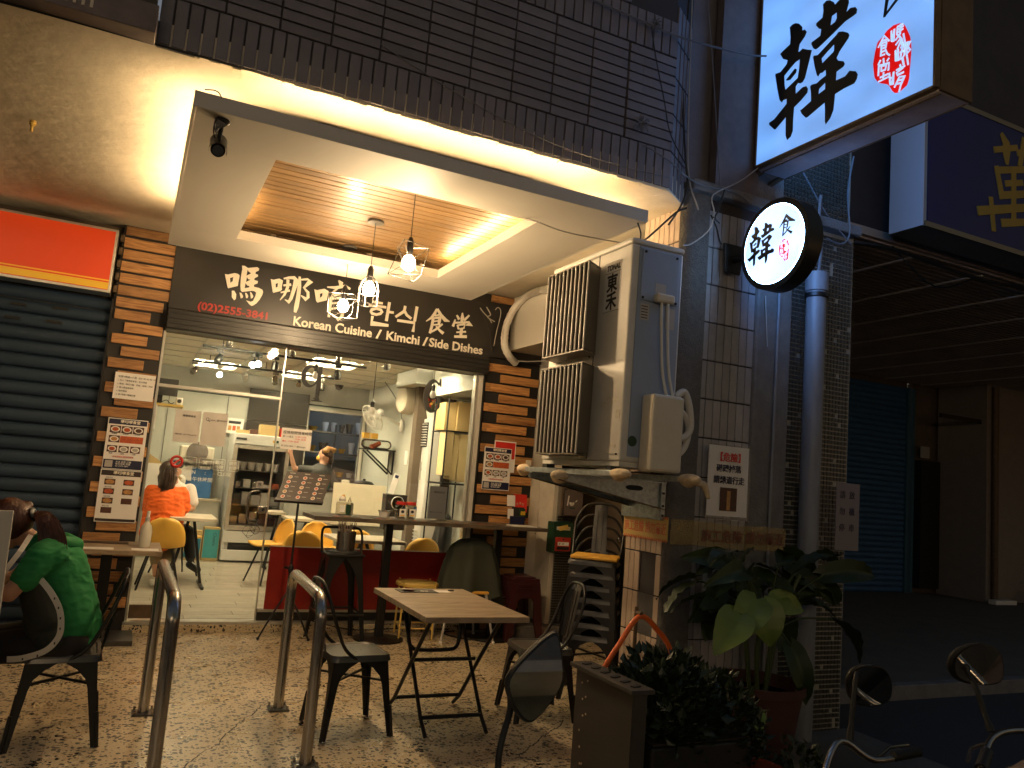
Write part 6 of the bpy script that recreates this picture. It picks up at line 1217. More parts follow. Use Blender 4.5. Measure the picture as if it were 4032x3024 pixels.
loops('character', HAN, fx(3.5975), .003, MATS['print_black'], bs)
loops('seal', SEAL_BLOB, fx(3.5975), .003, MATS['lit_red'], bs)
b = B(); strokes(b, [(L, [.0105]*len(L)) for L in SEAL], fx(3.5945), .002); b.out('seal_script', mat('lit_script', (.6, .7, .8), .5, emit=(.35, .6, 1.), es=.35), bs)
k_ = 3.085; shi_big = [([(3.018 + (y-3.575)*k_, 4.334 + (z-3.132)*k_) for y, z in L], [w*.24113/1.82278/1700*5.05*k_ for w in W]) for L, W in SHI]
b = B(); strokes(b, shi_big, fx(3.5975), .003); b.out('small_character', MATS['print_black'], bs)
rs = thing('round_sign', 'round glowing white disc sign with black brush characters on the corner pillar', 'sign', (3.5, 3.646, 3.103))
cy0, cz0, r0 = 3.646, 3.103, .286
def disc(x, r, th, m, name, n=64): return B().lathe([(.0005, 0), (r, 0), (r, -th)], (x, cy0, cz0), n, (-1, 0, 0)).out(name, m, rs, 60)
B().lathe([(r0+.002, .0), (r0+.006, -.003), (r0+.006, -.115), (r0-.02, -.118)], (3.448, cy0, cz0), 64, (-1, 0, 0)).out('drum_rim', MATS['black_frame'], rs, 40)
B().lathe([(.0005, .004), (.245, .004), (.247, .002)], (3.45, cy0, cz0), 64, (-1, 0, 0)).out('lit_face', MATS['lit_cool'], rs)
B().lathe([(.248, .0025), (r0, .0), (r0, -.01)], (3.45, cy0, cz0), 64, (-1, 0, 0)).out('lit_edge', MATS['lit_rim'], rs, 60)
B().lathe([(.0005, .002), (.262, .002)], (3.567, cy0, cz0), 48, (1, 0, 0)).out('rear_face', mat('lit_rear', (.2, .25, .3), .5, emit=(.22, .46, 1.), es=2.6), rs)
HR = [[(3.867 + (y-3.89)/k_, 2.987 + (z-3.837)/k_) for y, z in L] for L in HAN]
loops('character', HR, fx(3.4445), .002, MATS['print_black'], rs)
b = B(); strokes(b, [(L, [w*.24113/1.82278/1700*5.05*1.35 for w in W]) for L, W in SHI], fx(3.4445), .002); b.out('small_character', MATS['print_black'], rs)
q_ = .34; SB = [[(3.508 + (y-2.81)*q_, 2.967 + (z-3.824)*q_) for y, z in L] for L in SEAL_BLOB]
loops('seal', SB, fx(3.4445), .002, MATS['lit_red'], rs)
b = B(); strokes(b, [([(3.508 + (y-2.81)*q_, 2.967 + (z-3.824)*q_) for y, z in L], [.0022]*len(L)) for L in SEAL], fx(3.4425), .001); b.out('seal_script', MATS['lit_cool'], rs)
B().cyl((3.50, 3.93, 3.10), (3.49, 4.06, 3.10), .028, n=16).out('arm', MATS['black_frame'], rs, 40)
B().prism([(3.40, 3.20), (3.575, 3.20), (3.545, 3.0), (3.42, 3.0)], lambda u, v, w: (u, 4.045 + .02*w, v)).out('mount_plate', MATS['black_frame'], rs, bevel=.004)
# dark blue neighbour sign
b2 = thing('blue_sign', 'unlit dark blue box sign with a dull yellow character at the right edge', 'sign', (7, 4.7, 4.06))
B().box(6.094, 10, 4.60, 4.95, 4.06, 5.34).out('box', MATS['wall_shade'], b2)
B().box(6.13, 9.96, 4.588, 4.598, 4.10, 5.30).out('face', MATS['blue_sign'], b2)
for q in ((6.094, 10, 4.05, 4.098), (6.094, 10, 5.302, 5.35)): B().box(q[0], q[1], 4.580, 4.597, q[2], q[3]).out('frame', MATS['yellow_metal'] if False else mat('dull_gold', (.22, .17, .09), .5, .3), b2)
B().box(6.085, 6.093, 4.60, 4.95, 4.06, 5.34).out('white_end', mat('pale_end', (.6, .66, .75), .5), b2)
b = B(); strokes(b, WAN, lambda a, c, d: (a, 4.584 + d, c), .005, .001); b.out('character', MATS['sign_yellow_dull'], b2)
wire('loose_cable', [(4.6, 4.2, 3.3), (5.2, 4.8, 3.75), (6.2, 5.0, 3.95), (7.5, 5.0, 3.9), (9, 5.0, 4.0)], .02, MATS['cable_black'], 'thick black cable bundle sagging under the blue sign')
wire('loose_cable', [(6.2, 5.0, 3.98), (6.8, 5.0, 3.7), (7.4, 5.0, 3.9)], .008, MATS['cable_black'], 'drooping cable loop under the blue sign')
# ================================================================ side arcade and building on the right
nbd = thing('neighbour_building', 'dark neighbouring building over the side arcade with faint lit strips', 'building', (12, 6, 4))
B().box(4.75, 26, 5.1, 6.5, 4.15, 14).out('upper_wall', mat('far_wall', (.05, .042, .04), .85, var=.4, vs=3), nbd)
B().box(4.75, 26, 5.1, 10.7, 4.07, 4.148).out('arcade_soffit', MATS['corrugated'], nbd)
b = B()
for k in range(60): b.box(4.78, 26, 5.15 + .09*k, 5.19 + .09*k, 4.052, 4.069)
b.out('soffit_ribs', MATS['corrugated'], nbd)
for k in range(9): B().box(5.75 + 1.02*k, 5.79 + 1.02*k, 5.2, 10.5, 4.035, 4.051).out('batten', mat('batten', (.8, .72, .62), .6), nbd)
B().box(7.2, 17, 5.06, 5.099, 4.55, 4.6).out('ledge', MATS['concrete'], nbd)
m_tl = emit('teal_glow', (.05, .75, .85), .1)
for z0_, z1_ in ((6.65, 7.4), (7.5, 8.3), (5.9, 6.55)): B().box(8.55, 8.68, 5.09, 5.098, z0_, z1_).out('lit_strip', m_tl, nbd)
B().box(4.76, 13.62, 10.57, 10.7, 0, 4.06).out('back_wall', MATS['wall_dark'], nbd)
sv = thing('roller_shutter', 'dark navy roller shutter deep in the side arcade right of the pillar', 'shutter', (11, 10.5, 0))
me = B().prism([(.0, -.1), (-.02, -.09), (-.03, -.05), (-.02, -.01), (0, 0)], lambda u, v, w: (-3 + 6*w, u, v)).mesh('slat', 50); me.materials.append(MATS['shutter_navy'])
for k in range(38):
    o = bpy.data.objects.new('slat', me); COL.objects.link(o); o.parent = sv; o.location = Vector((10.55, 10.56, 3.95 - .104*k)) - wpos(sv)
B().box(13.56, 13.62, 10.5, 10.6, 0, 3.95).out('frame', MATS['teal_frame'], sv); B().box(13.72, 13.78, 10.5, 10.6, 0, 3.95).out('frame', MATS['teal_frame'], sv)
B().box(13.79, 26, 10.57, 10.7, 0, 4.06).out('back_wall', MATS['wall_dark'], nbd)
B().box(14.45, 17.5, 9.5, 10.5, 0, 4.06).out('plaster_pier', mat('dim_plaster', (.24, .2, .165), .85, var=.15), nbd)
B().box(13.85, 14.4, 10.40, 10.56, .1, 2.55).out('doorway', MATS['black_void'], nbd)
B().box(13.80, 14.05, 10.38, 10.399, 2.6, 2.82).out('number_plate', MATS['wall_shade'], nbd)
for x in (14.62, 15.75): B().cyl((x, 9.44, 0), (x, 9.44, 4.0), .06, n=12).out('pipe', MATS['brown_metal'], nbd)
B().box(13.3, 16, 9.6, 9.64, 3.3, 3.38).out('cable_tray', MATS['black_metal'], nbd)
pb2 = thing('plant_bucket', 'small white bucket with a plant beside a pipe in the side arcade', 'plant', (15.4, 9.2, 0)); B().lathe([(.09, 0), (.12, .2), (.11, .2)], (15.4, 9.2, 0), 16).out('bucket', MATS['white_plastic'], pb2, 40)
b = B(); r8 = random.Random(2)
for k in range(60):
    c = Vector((15.4+r8.gauss(0, .12), 9.2+r8.gauss(0, .1), .38+r8.gauss(0, .12))); d = Vector((r8.uniform(-1, 1), r8.uniform(-1, 1), r8.uniform(-.4, .8))).normalized()*.05; e = d.cross(Vector((0, 0, 1)))*.6; b.add([c-d, c+e, c+d, c-e], [(0, 1, 2, 3)])
b.out('foliage', MATS['leaf_small'], pb2)
tag(B().box(14.3, 14.9, 9.2, 9.35, .0, .08).out('block', MATS['white_plastic'], None, bevel=.01), 'pale block lying on the side arcade floor by the plaster wall', 'block')
# opposite side of the street, seen in the mirrors, plus added fill panels
ob_ = thing('opposite_building', 'apartment block with some lit windows across the street behind the viewer', 'building', (2, -11, 0))
B().box(-14, 20, -12, -11, -.12, 13).out('wall', mat('far_wall2', (.16, .15, .15), .85, var=.2), ob_)
for i in range(9):
    for j in range(4):
        x = -12 + 3.4*i; z = 3.6 + 2.6*j; lit = (i*3 + j*5) % 4 == 0
        B().box(x, x+1.9, -10.99, -10.95, z, z+1.3).out('window', emit('window_glow', (.8, .9, .6), .22) if lit else MATS['black_frame'], ob_)
for i in range(6): B().box(-11 + 4*i, -9 + 4*i, -10.7, -9.3, 3.30, 3.34).out('arcade_light', emit('arcade_glow', (.85, .9, .5), .45), ob_)
for i in range(3): B().box(6 + 4.5*i, 9.5 + 4.5*i, -10.9, -10.7, .5, 2.7).out('passage_fill_panel', emit('passage_fill', (1., .60, .32), .45), ob_)  # unseen glowing panels, added to warm the side arcade
for i in range(3): B().box(-11.5 + 3.6*i, -8.3 + 3.6*i, -10.9, -10.6, 3.65, 4.65).out('facade_fill_panel', emit('facade_fill', (1., .72, .44), 3.4), ob_)  # unseen glowing panels, added to light the facade and canopy front
B().box(-14, 20, -10.94, -9, 3.42, 3.6).out('arcade_soffit', MATS['plaster_white'], ob_)
for i in range(5): B().box(-11 + 6*i, -10 + 6*i, -10.95, -10.6, 0, 3.4).out('pillar', MATS['plaster_white'], ob_)
# ================================================================ metal cafe chairs
def metal_chair(label, x, y, rz, z=0, group='dark metal cafe chairs'):
    t = thing('metal_chair', label, 'chair', (x, y, z), group, rz); K = dict(parent=t, world=False)
    def rsq(h, r_, n=5):
        P_ = []
        for cx, cy, a0 in ((h-r_, h-r_, 0), (-h+r_, h-r_, 90), (-h+r_, -h+r_, 180), (h-r_, -h+r_, 270)):
            for i in range(n): a = R(a0 + 90*i/(n-1)); P_.append((cx + r_*math.cos(a), cy + r_*math.sin(a)))
        return P_
    o_, i_ = rsq(.178, .05), rsq(.155, .04); n = len(o_); b = B()
    rings = [[(u, v, .415) for u, v in rsq(.183, .05)], [(u, v, .437) for u, v in o_], [(u*.975, v*.975, .449) for u, v in o_], [(u, v, .449) for u, v in i_], [(u*.96, v*.96, .443) for u, v in i_]]
    for k in range(len(rings)-1): b.add(rings[k] + rings[k+1], [(i, (i+1) % n, n+(i+1) % n, n+i) for i in range(n)])
    b.add([(u*.96, v*.96, .443) for u, v in i_], [tuple(range(n))]); b.out('seat', MATS['gun_metal_seat'], smooth=50, **K)
    for sx, sy in ((-1, -1), (1, -1), (1, 1), (-1, 1)):
        T_ = Vector((sx*.160, sy*.160, .425)); Bm = Vector((sx*.205, sy*.205, .004)); b = B()
        nn = 9
        for ax in (Vector((-sx, 0, 0)), Vector((0, -sy, 0))):
            pts = []
            for k in range(nn+1):
                q = k/nn; c = T_.lerp(Bm, q); w = .026 + .028*(1-q) + .115*max(0, 1 - q*3.2)**2.2; pts.append((c, w))
            for k in range(nn):
                (c0, w0), (c1, w1) = pts[k], pts[k+1]; oth = Vector((0, sy*.003, 0)) if ax.x else Vector((sx*.003, 0, 0))
                b.add([c0, c0+ax*w0, c1+ax*w1, c1, c0-oth, c0+ax*w0-oth, c1+ax*w1-oth, c1-oth], [(0, 1, 2, 3), (7, 6, 5, 4), (0, 4, 5, 1), (1, 5, 6, 2), (2, 6, 7, 3), (3, 7, 4, 0)])
        b.cyl(T_.lerp(Bm, .6), Bm, .010, .011, 8); b.out('leg', MATS['gun_metal'], **K)
    b = B(); b.bar((-.15, -.15, .30), (.15, .15, .30), .012, .012).bar((-.15, .15, .302), (.15, -.15, .302), .012, .012); b.out('cross_brace', MATS['gun_metal'], **K)
    hoop = smoothpath([(-.170, .03, .425), (-.180, .11, .49), (-.187, .175, .62), (-.178, .215, .73), (-.12, .243, .825), (-.05, .252, .85), (.05, .252, .85), (.12, .243, .825), (.178, .215, .73), (.187, .175, .62), (.180, .11, .49), (.170, .03, .425)], 5)
    B().tube(hoop, .0105, 8).out('back_frame', MATS['gun_metal'], smooth=60, **K)
    b = B(); b.grid(lambda u, v: (-.05 + .1*u, .168 + .078*v + .006*abs(u-.5)*2, .44 + .405*v), 6, 8).grid(lambda u, v: (-.05 + .1*u, .172 + .078*v + .006*abs(u-.5)*2, .44 + .405*v), 6, 8)
    b.out('back_splat', MATS['gun_metal_seat'], smooth=60, **K)
    B().box(-.018, .018, .175, .178, .48, .49).bar((-.022, .180, .50), (-.022, .236, .80), .004, .004).bar((.022, .180, .50), (.022, .236, .80), .004, .004).out('pressed_rib', MATS['gun_metal'], **K)
    b = B()
    for u, v in ((0, 0), (.05, 0), (-.05, 0), (0, .05), (0, -.05)): b.cyl((u, v, .4432), (u, v, .4436), .005, n=8)
    b.out('drain_hole', MATS['black_void'], **K)
    return t
ch0 = metal_chair('dark metal chair standing left of the folding table, its back to the bollards', 1.32, 4.67, R(94))
def chair_copy(label, x, y, rz, z=0, group='dark metal cafe chairs'):
    c = copy_tree(ch0); c.location = (x, y, z); c.rotation_euler = (0, 0, rz); c['label'] = label; c['group'] = group; return c
chair_copy('dark metal chair standing right of the folding table, its back toward the stair', 2.59, 4.72, R(-98))
chair_copy('dark metal chair under the woman in the green hooded top', -.18, 4.80, R(-88))
ordn = ['topmost', 'second from the top', 'third from the top', 'fourth from the top', 'third from the bottom', 'second from the bottom', 'lowest']
for k in range(7):
    chair_copy('dark metal chair, %s in the tall stack behind the corner pillar' % ordn[6-k], 3.21 - .004*k, 5.06, R(-38 + rnd.uniform(-2, 2)), .088*k, 'stacked dark metal chairs')
tag(B().ob((3.19, 5.05, .995), (.17, .17, .012), Euler((0, 0, R(-38))).to_matrix()).out('seat_cushion', MATS['yellow_shell'], None, bevel=.008), 'flat orange-yellow cushion lying on the topmost stacked chair', 'cushion')
# ================================================================ folding table
ft = thing('folding_table', 'small folding table with a wood-look top on crossed black steel legs', 'table', (1.9, 4.68, 0))
B().box(1.565, 2.205, 4.16, 5.19, .692, .725).out('tabletop', MATS['table_wood'], ft, bevel=.003)
def frame_leg(x0, x1, ytop, yfoot, name, zb, bend):
    d = 1 if yfoot > ytop else -1
    yk = yfoot - d*.10
    for x in (x0, x1): B().tube([(x, ytop, .685), (x, (ytop+yk)/2, .39), (x, yk, .085), (x, yfoot, .012)], .0125, 8).out(name, MATS['black_metal'], ft, 50)
    B().cyl((x0, yk, .088), (x1, yk, .088), .012, n=8).out('cross_bar', MATS['black_metal'], ft)
frame_leg(1.715, 2.10, 5.02, 4.40, 'leg', 0, 0); frame_leg(1.69, 2.135, 4.38, 5.03, 'leg', 0, 0)
B().tube(smoothpath([(1.735, 4.9, .69), (1.735, 4.9, .47), (1.76, 4.88, .405), (1.82, 4.87, .39), (2.0, 4.87, .39), (2.06, 4.88, .405), (2.085, 4.9, .47), (2.085, 4.9, .69)], 4), .0125, 8).out('upper_loop', MATS['black_metal'], ft, 50)
B().cyl((1.70, 4.7, .37), (2.12, 4.7, .37), .012, n=8).out('pivot_bar', MATS['black_metal'], ft)
B().box(1.66, 2.15, 4.30, 4.33, .67, .691).box(1.66, 2.15, 5.05, 5.08, .67, .691).out('underframe', MATS['black_metal'], ft)
mt = thing('menu_board', 'small black menu board lying on the far side of the folding table', 'menu', (1.83, 5.05, .726)); B().box(1.69, 1.95, 4.99, 5.13, .7255, .7285).out('board', MATS['print_brown'], mt)
B().lathe([(.038, .0), (.042, .0)], (1.76, 5.06, .7292), 20).out('printed_ring', MATS['print_red'], mt); text('print', '菜單', .03, MATS['letter_white'], mt, (1.84, 5.04, .7287), (0, 0, 0), 0, .0003)
tag(B().box(1.955, 2.05, 5.02, 5.11, .7255, .7265).out('paper_slip', MATS['paper'], None), 'small white printed slip beside the menu board on the folding table', 'paper'); tag(B().lathe([(.001, .7255), (.022, .7256), (.020, .732), (.001, .733)], (2.08, 5.10, 0), 16).out('small_lid', MATS['black_metal'], None, 40), 'small round black lid on the far edge of the folding table', 'small_lid')  # the round black piece is a small loose lid
# ================================================================ tall bar table
ht = thing('bar_table', 'long narrow tall black-brown table on two columns in front of the red panel', 'table', (2.6, 7.0, 0))
ZT_ = 1.072
B().box(1.47, 3.72, 6.78, 7.31, ZT_-.035, ZT_).out('tabletop', MATS['dark_top'], ht, bevel=.003)
for x in (2.2, 3.3):
    B().box(x-.034, x+.034, 6.98, 7.048, .02, ZT_-.036).out('column', MATS['black_metal'], ht, bevel=.004); B().lathe([(.225, 0), (.222, .012), (.06, .022), (.04, .03)], (x, 7.015, 0), 36).out('base_disc', MATS['gun_metal'], ht, 40)
    B().box(x-.15, x+.15, 6.9, 7.13, ZT_-.045, ZT_-.0355).out('top_plate', MATS['black_metal'], ht)
for k, x in enumerate((1.62, 2.0, 2.33, 2.75, 3.0)):
    t = thing('table_menu', 'dark printed menu sheet lying flat on the tall table, %s from the left' % ('first', 'second', 'third', 'fourth', 'fifth')[k], 'menu', (x, 6.9, ZT_)); B().box(x, x+.26, 6.80, 7.0, ZT_+.0005, ZT_+.002).out('sheet', MATS['print_brown'], t)
    B().box(x+.03, x+.08, 6.84, 6.90, ZT_+.0022, ZT_+.003).out('picture', MATS['food_red'], t); B().box(x+.12, x+.17, 6.84, 6.90, ZT_+.0022, ZT_+.003).out('picture', MATS['food_tan'], t)
cd = thing('condiment_caddy', 'clear plastic sauce caddy with a green label on the tall table', 'caddy', (1.79, 7.1, ZT_)); B().box(1.725, 1.865, 7.05, 7.15, ZT_+.001, ZT_+.115).out('box', MATS['acrylic'], cd, bevel=.012); B().box(1.795, 1.835, 7.046, 7.049, ZT_+.01, ZT_+.10).out('green_label', MATS['green_box'], cd); B().box(1.74, 1.785, 7.046, 7.049, ZT_+.03, ZT_+.09).out('pale_label', MATS['paper'], cd)
B().lathe([(.03, 0), (.034, .02), (.022, .04), (.001, .045)], (1.77, 7.1, ZT_+.125), 14).out('lid', MATS['white_plastic'], cd, 40); B().lathe([(.018, 0), (.001, .05)], (1.835, 7.1, ZT_+.12), 10).out('nozzle', MATS['plastic_clear'], cd, 40); B().cyl((1.76, 7.12, ZT_+.15), (1.79, 7.12, ZT_+.175), .014, n=10).out('cap', MATS['yellow_shell'], cd)
tb = thing('lidded_tub', 'small frosted white food tub between the caddy and the red lidded jars', 'tub', (2.17, 7.1, ZT_)); B().lathe([(.042, .001), (.054, .055), (.001, .055)], (2.175, 7.12, ZT_), 24).out('tub', MATS['white_plastic'], tb, 40); B().lathe([(.06, .056), (.06, .064), (.001, .066)], (2.175, 7.12, ZT_), 24).out('lid', MATS['plastic_clear'], tb, 40)
for x, yy_, lab in ((2.325, 7.10, 'left one of two clear jars with red lids on the tall table'), (2.44, 7.16, 'right one of two clear jars with red lids on the tall table')):
    t = thing('candy_jar', lab, 'jar', (x, yy_, ZT_), 'red lidded jars'); B().box(x-.047, x+.047, yy_-.047, yy_+.047, ZT_+.001, ZT_+.125).out('body', MATS['glass_clear'], t, bevel=.014); B().lathe([(.044, .126), (.047, .128), (.047, .153), (.001, .156)], (x, yy_, ZT_), 24).out('red_lid', MATS['print_red'], t, 40)
    B().box(x-.03, x+.034, yy_-.0495, yy_-.0475, ZT_+.02, ZT_+.09).out('paper_label', MATS['paper'], t); B().box(x-.044, x-.028, yy_-.0495, yy_-.0475, ZT_+.02, ZT_+.09).out('dark_label', MATS['print_black'], t); B().sph((x+.002, yy_-.0495, ZT_+.065), (.016, .002, .014), 10, 8).out('face_print', MATS['print_black'], t); B().box(x-.02, x+.025, yy_-.0505, yy_-.0498, ZT_+.026, ZT_+.036).out('yellow_text', MATS['yellow_sign'], t)
    for k in range(4): B().ob((x-.02+.012*k, yy_, ZT_+.03+.004*k), (.005, .02, .02)).out('sachet', MATS['yellow_metal'], t)
qs = thing('code_stand', 'clear acrylic stand holding a lilac payment sheet on the tall table', 'stand', (2.7, 7.15, ZT_)); B().box(2.59, 2.79, 7.13, 7.134, ZT_+.001, ZT_+.33).out('front_pane', MATS['glass_clear'], qs); B().box(2.60, 2.78, 7.1345, 7.136, ZT_+.012, ZT_+.318).out('sheet', mat('paper_lilac', (.55, .52, .60), .6), qs); B().box(2.59, 2.79, 7.10, 7.18, ZT_+.0005, ZT_+.004).out('foot', MATS['glass_clear'], qs)
text('print', '嗎哪唷食堂', .022, MATS['print_black'], qs, (2.645, 7.129, ZT_+.255), FY, 0, .0003); text('print', '購物代碼：0221 7738 5207', .011, MATS['print_black'], qs, (2.62, 7.129, ZT_+.07), FY, 0, .0003)
pf = thing('leaflet_rack', 'stacked red, green and black football leaflets at the right end of the tall table', 'leaflets', (3.6, 7.2, ZT_))
B().box(3.50, 3.66, 7.18, 7.20, ZT_+.001, ZT_+.08).out('holder', MATS['print_navy'], pf); B().ob((3.63, 7.25, ZT_+.21), (.075, .002, .09), Euler((R(-8), 0, 0)).to_matrix()).out('red_leaflet', MATS['print_red'], pf); B().ob((3.52, 7.24, ZT_+.23), (.045, .002, .055), Euler((R(-8), 0, 0)).to_matrix()).out('pale_leaflet', MATS['paper'], pf)
B().ob((3.60, 7.22, ZT_+.11), (.07, .002, .06), Euler((R(-8), 0, 0)).to_matrix()).out('black_leaflet', MATS['print_black'], pf); B().ob((3.645, 7.215, ZT_+.10), (.035, .002, .06), Euler((R(-8), 0, 0)).to_matrix()).out('green_leaflet', MATS['green_box'], pf); B().ob((3.51, 7.21, ZT_+.10), (.032, .002, .05), Euler((R(-8), 0, 0)).to_matrix()).out('pale_leaflet', MATS['paper'], pf)
text('print', '88', .055, MATS['yellow_sign'], pf, (3.612, 7.19, ZT_+.095), FY, .001, .0005)
for k in range(3): B().sph((3.595+.03*k, 7.245, ZT_+.2+.01*(k % 2)), (.011, .003, .014), 8, 6).out('printed_face', MATS['skin'], pf, 60)
tag(B().box(3.36, 3.62, 6.82, 6.98, ZT_+.0005, ZT_+.008).out('paper_stack', MATS['paper'], None), 'white stack of papers on the right end of the tall table', 'papers')
# ================================================================ bar stool with cutlery pot
bs2 = thing('bar_stool', 'tall black metal bar stool with a low curved back rail before the red panel', 'stool', (1.79, 6.95, 0)); bx, by = 1.775, 6.93
B().box(bx-.165, bx+.165, by-.165, by+.165, .735, .765).out('seat', MATS['black_metal'], bs2, bevel=.02); B().sph((bx, by, .768), (.15, .15, .022), 20, 10).out('seat_pad', MATS['rubber'], bs2, 60)
for sx in (-1, 1):
    for sy in (-1, 1):
        a, c = Vector((bx+sx*.145, by+sy*.145, .735)), Vector((bx+sx*.215, by+sy*.215, .005)); b = B()
        for ax in (Vector((-sx, 0, 0)), Vector((0, -sy, 0))):
            P_ = [(a.lerp(c, k/8), .034 + .022*(1-k/8) + .09*max(0, 1-k/8*3)**2) for k in range(9)]; oth = Vector((0, sy*.003, 0)) if ax.x else Vector((sx*.003, 0, 0))
            for k in range(8):
                (c0, w0), (c1, w1) = P_[k], P_[k+1]; b.add([c0, c0+ax*w0, c1+ax*w1, c1, c0-oth, c0+ax*w0-oth, c1+ax*w1-oth, c1-oth], [(0, 1, 2, 3), (7, 6, 5, 4), (0, 4, 5, 1), (1, 5, 6, 2), (2, 6, 7, 3), (3, 7, 4, 0)])
        b.out('leg', MATS['black_metal'], bs2)
for q in (((-1, -1), (1, -1)), ((1, -1), (1, 1)), ((1, 1), (-1, 1)), ((-1, 1), (-1, -1))): B().cyl((bx+q[0][0]*.19, by+q[0][1]*.19, .26), (bx+q[1][0]*.19, by+q[1][1]*.19, .26), .009, n=8).out('foot_rail', MATS['gun_metal'], bs2)
B().tube(smoothpath([(bx-.17, by+.02, .75), (bx-.18, by+.06, .88), (bx-.165, by+.10, .955), (bx-.10, by+.14, .965), (bx+.10, by+.14, .965), (bx+.165, by+.10, .955), (bx+.18, by+.06, .88), (bx+.17, by+.02, .75)], 4), .011, 8).out('back_rail', MATS['black_metal'], bs2, 60)
cp = thing('cutlery_pot', 'steel pot crammed with paper-wrapped chopsticks on the bar stool', 'pot', (1.79, 6.9, .785)); B().lathe([(.001, .788), (.08, .788), (.083, .945), (.079, .945), (.076, .80), (.001, .80)], (1.79, 6.91, 0), 28).out('pot', MATS['steel'], cp, 40)
for k in range(26):
    a = rnd.uniform(0, 6.28); q = rnd.uniform(.0, .055); p0 = Vector((1.79+q*math.cos(a), 6.91+q*math.sin(a), .82)); p1 = p0 + Vector((math.cos(a)*.03 + rnd.uniform(-.02, .02), math.sin(a)*.03, rnd.uniform(.17, .235)))
    B().bar(p0, p1, .011, .004).out('wrapped_chopsticks', mat('wrap', (.62, .50, .42), .45, var=.25) if k % 4 else MATS['food_dark'], cp)
# ================================================================ stand with menu
mu = thing('menu_stand', 'black tripod stand holding a tilted dark photo menu left of the bar stool', 'stand', (1.38, 7.15, 0)); px, py = 1.385, 7.12
B().cyl((px, py, .35), (px, py, .60), .016, n=12).out('lower_tube', MATS['black_metal'], mu); B().cyl((px, py, .60), (px, py, 1.17), .010, n=12).out('upper_tube', MATS['black_metal'], mu)
B().lathe([(.02, .56), (.024, .58), (.024, .60), (.012, .62)], (px, py, 0), 12).out('clamp', MATS['black_metal'], mu, 40); B().cyl((px-.02, py-.01, .59), (px-.06, py-.02, .60), .010, n=8).out('clamp_knob', MATS['black_metal'], mu)
for a in (200, 320, 80): B().tube([(px, py, .40), (px+.12*math.cos(R(a)), py+.12*math.sin(R(a)), .22), (px+.24*math.cos(R(a)), py+.24*math.sin(R(a)), .012)], .008, 6).cyl((px, py, .14), (px+.12*math.cos(R(a)), py+.12*math.sin(R(a)), .21), .005, n=6).out('leg', MATS['black_metal'], mu, 60); 
for a in (200, 320, 80): B().sph((px+.24*math.cos(R(a)), py+.24*math.sin(R(a)), .014), .013, 8, 6).out('rubber_foot', MATS['rubber'], mu, 60)
# tilted desk: local axes
O = Vector((1.165, 7.02, 1.165)); U = Vector((.405, .0, -.005)); V = Vector((.105, .17, .262)); Nn = U.cross(V).normalized()
def deskq(u0, u1, v0, v1, d0, d1): return [O+U*u+V*v-Nn*(-d) for d in (d0, d1) for u, v in ((u0, v0), (u1, v0), (u1, v1), (u0, v1))]
def desk(u0, u1, v0, v1, d0, d1, name, m): return B().add(deskq(u0, u1, v0, v1, d0, d1), [(0, 3, 2, 1), (4, 5, 6, 7), (0, 1, 5, 4), (1, 2, 6, 5), (2, 3, 7, 6), (3, 0, 4, 7)]).out(name, m, mu)
if Nn.y > 0: Nn = -Nn
desk(0, 1, 0, 1, -.006, 0, 'desk_plate', MATS['black_metal']); desk(-.01, 1.01, -.03, .03, 0, .035, 'lower_ledge', MATS['black_metal']); desk(.01, .99, .04, .99, .001, .004, 'menu_sheet', MATS['print_brown'])
for c in range(3):
    for r_ in range(5):
        u, v = .07 + .32*c, .80 - .16*r_
        ce = O + U*(u+.05) + V*v + Nn*.005; b = B(); us, vs = U.normalized(), V.normalized()
        b.add([ce + us*.018*math.cos(R(30*i)) + vs*.018*math.sin(R(30*i)) for i in range(12)], [tuple(range(12))]); b.out('dish_plate', MATS['paper'], mu)
        b = B(); b.add([ce + Nn*.001 + us*.013*math.cos(R(30*i)) + vs*.013*math.sin(R(30*i)) for i in range(12)], [tuple(range(12))]); b.out('dish_picture', MATS['food_red' if (c+r_) % 3 else 'food_tan'], mu)
        desk(u+.13, u+.22, v+.01, v+.025, .0045, .005, 'menu_line', MATS['paper_grey'])
    desk(.08+.32*c, .2+.32*c, .92, .945, .0045, .005, 'menu_heading', MATS['paper_grey'])
# ================================================================ stools
ys = thing('round_stool', 'pale yellow round-topped metal stool behind the folding table', 'stool', (2.62, 7.1, 0)); sx0, sy0 = 2.56, 7.12
B().lathe([(.001, .50), (.19, .498), (.20, .492), (.20, .468), (.19, .462), (.001, .466)], (sx0, sy0, 0), 40).out('seat', MATS['yellow_metal'], ys, 40)
for a in (35, 125, 215, 305): B().tube([(sx0+.205*math.cos(R(a)), sy0+.205*math.sin(R(a)), .51), (sx0+.205*math.cos(R(a)), sy0+.205*math.sin(R(a)), .46), (sx0+.215*math.cos(R(a)), sy0+.215*math.sin(R(a)), .005)], .009, 8).out('leg', MATS['yellow_metal'], ys, 60)
b = B()
for a in (35, 125, 215, 305): b.cyl((sx0+.21*math.cos(R(a)), sy0+.21*math.sin(R(a)), .10), (sx0+.21*math.cos(R(a+90)), sy0+.21*math.sin(R(a+90)), .10), .006, n=6)
b.out('stretcher', MATS['yellow_metal'], ys)
mp2 = thing('plastic_stool', 'stacked maroon plastic stools with arched side openings by the white wall', 'stool', (3.56, 6.98, 0)); cx, cy3 = 3.56, 7.0
B().box(cx-.125, cx+.125, cy3-.125, cy3+.125, .565, .60).out('seat', MATS['maroon_plastic'], mp2, bevel=.028)
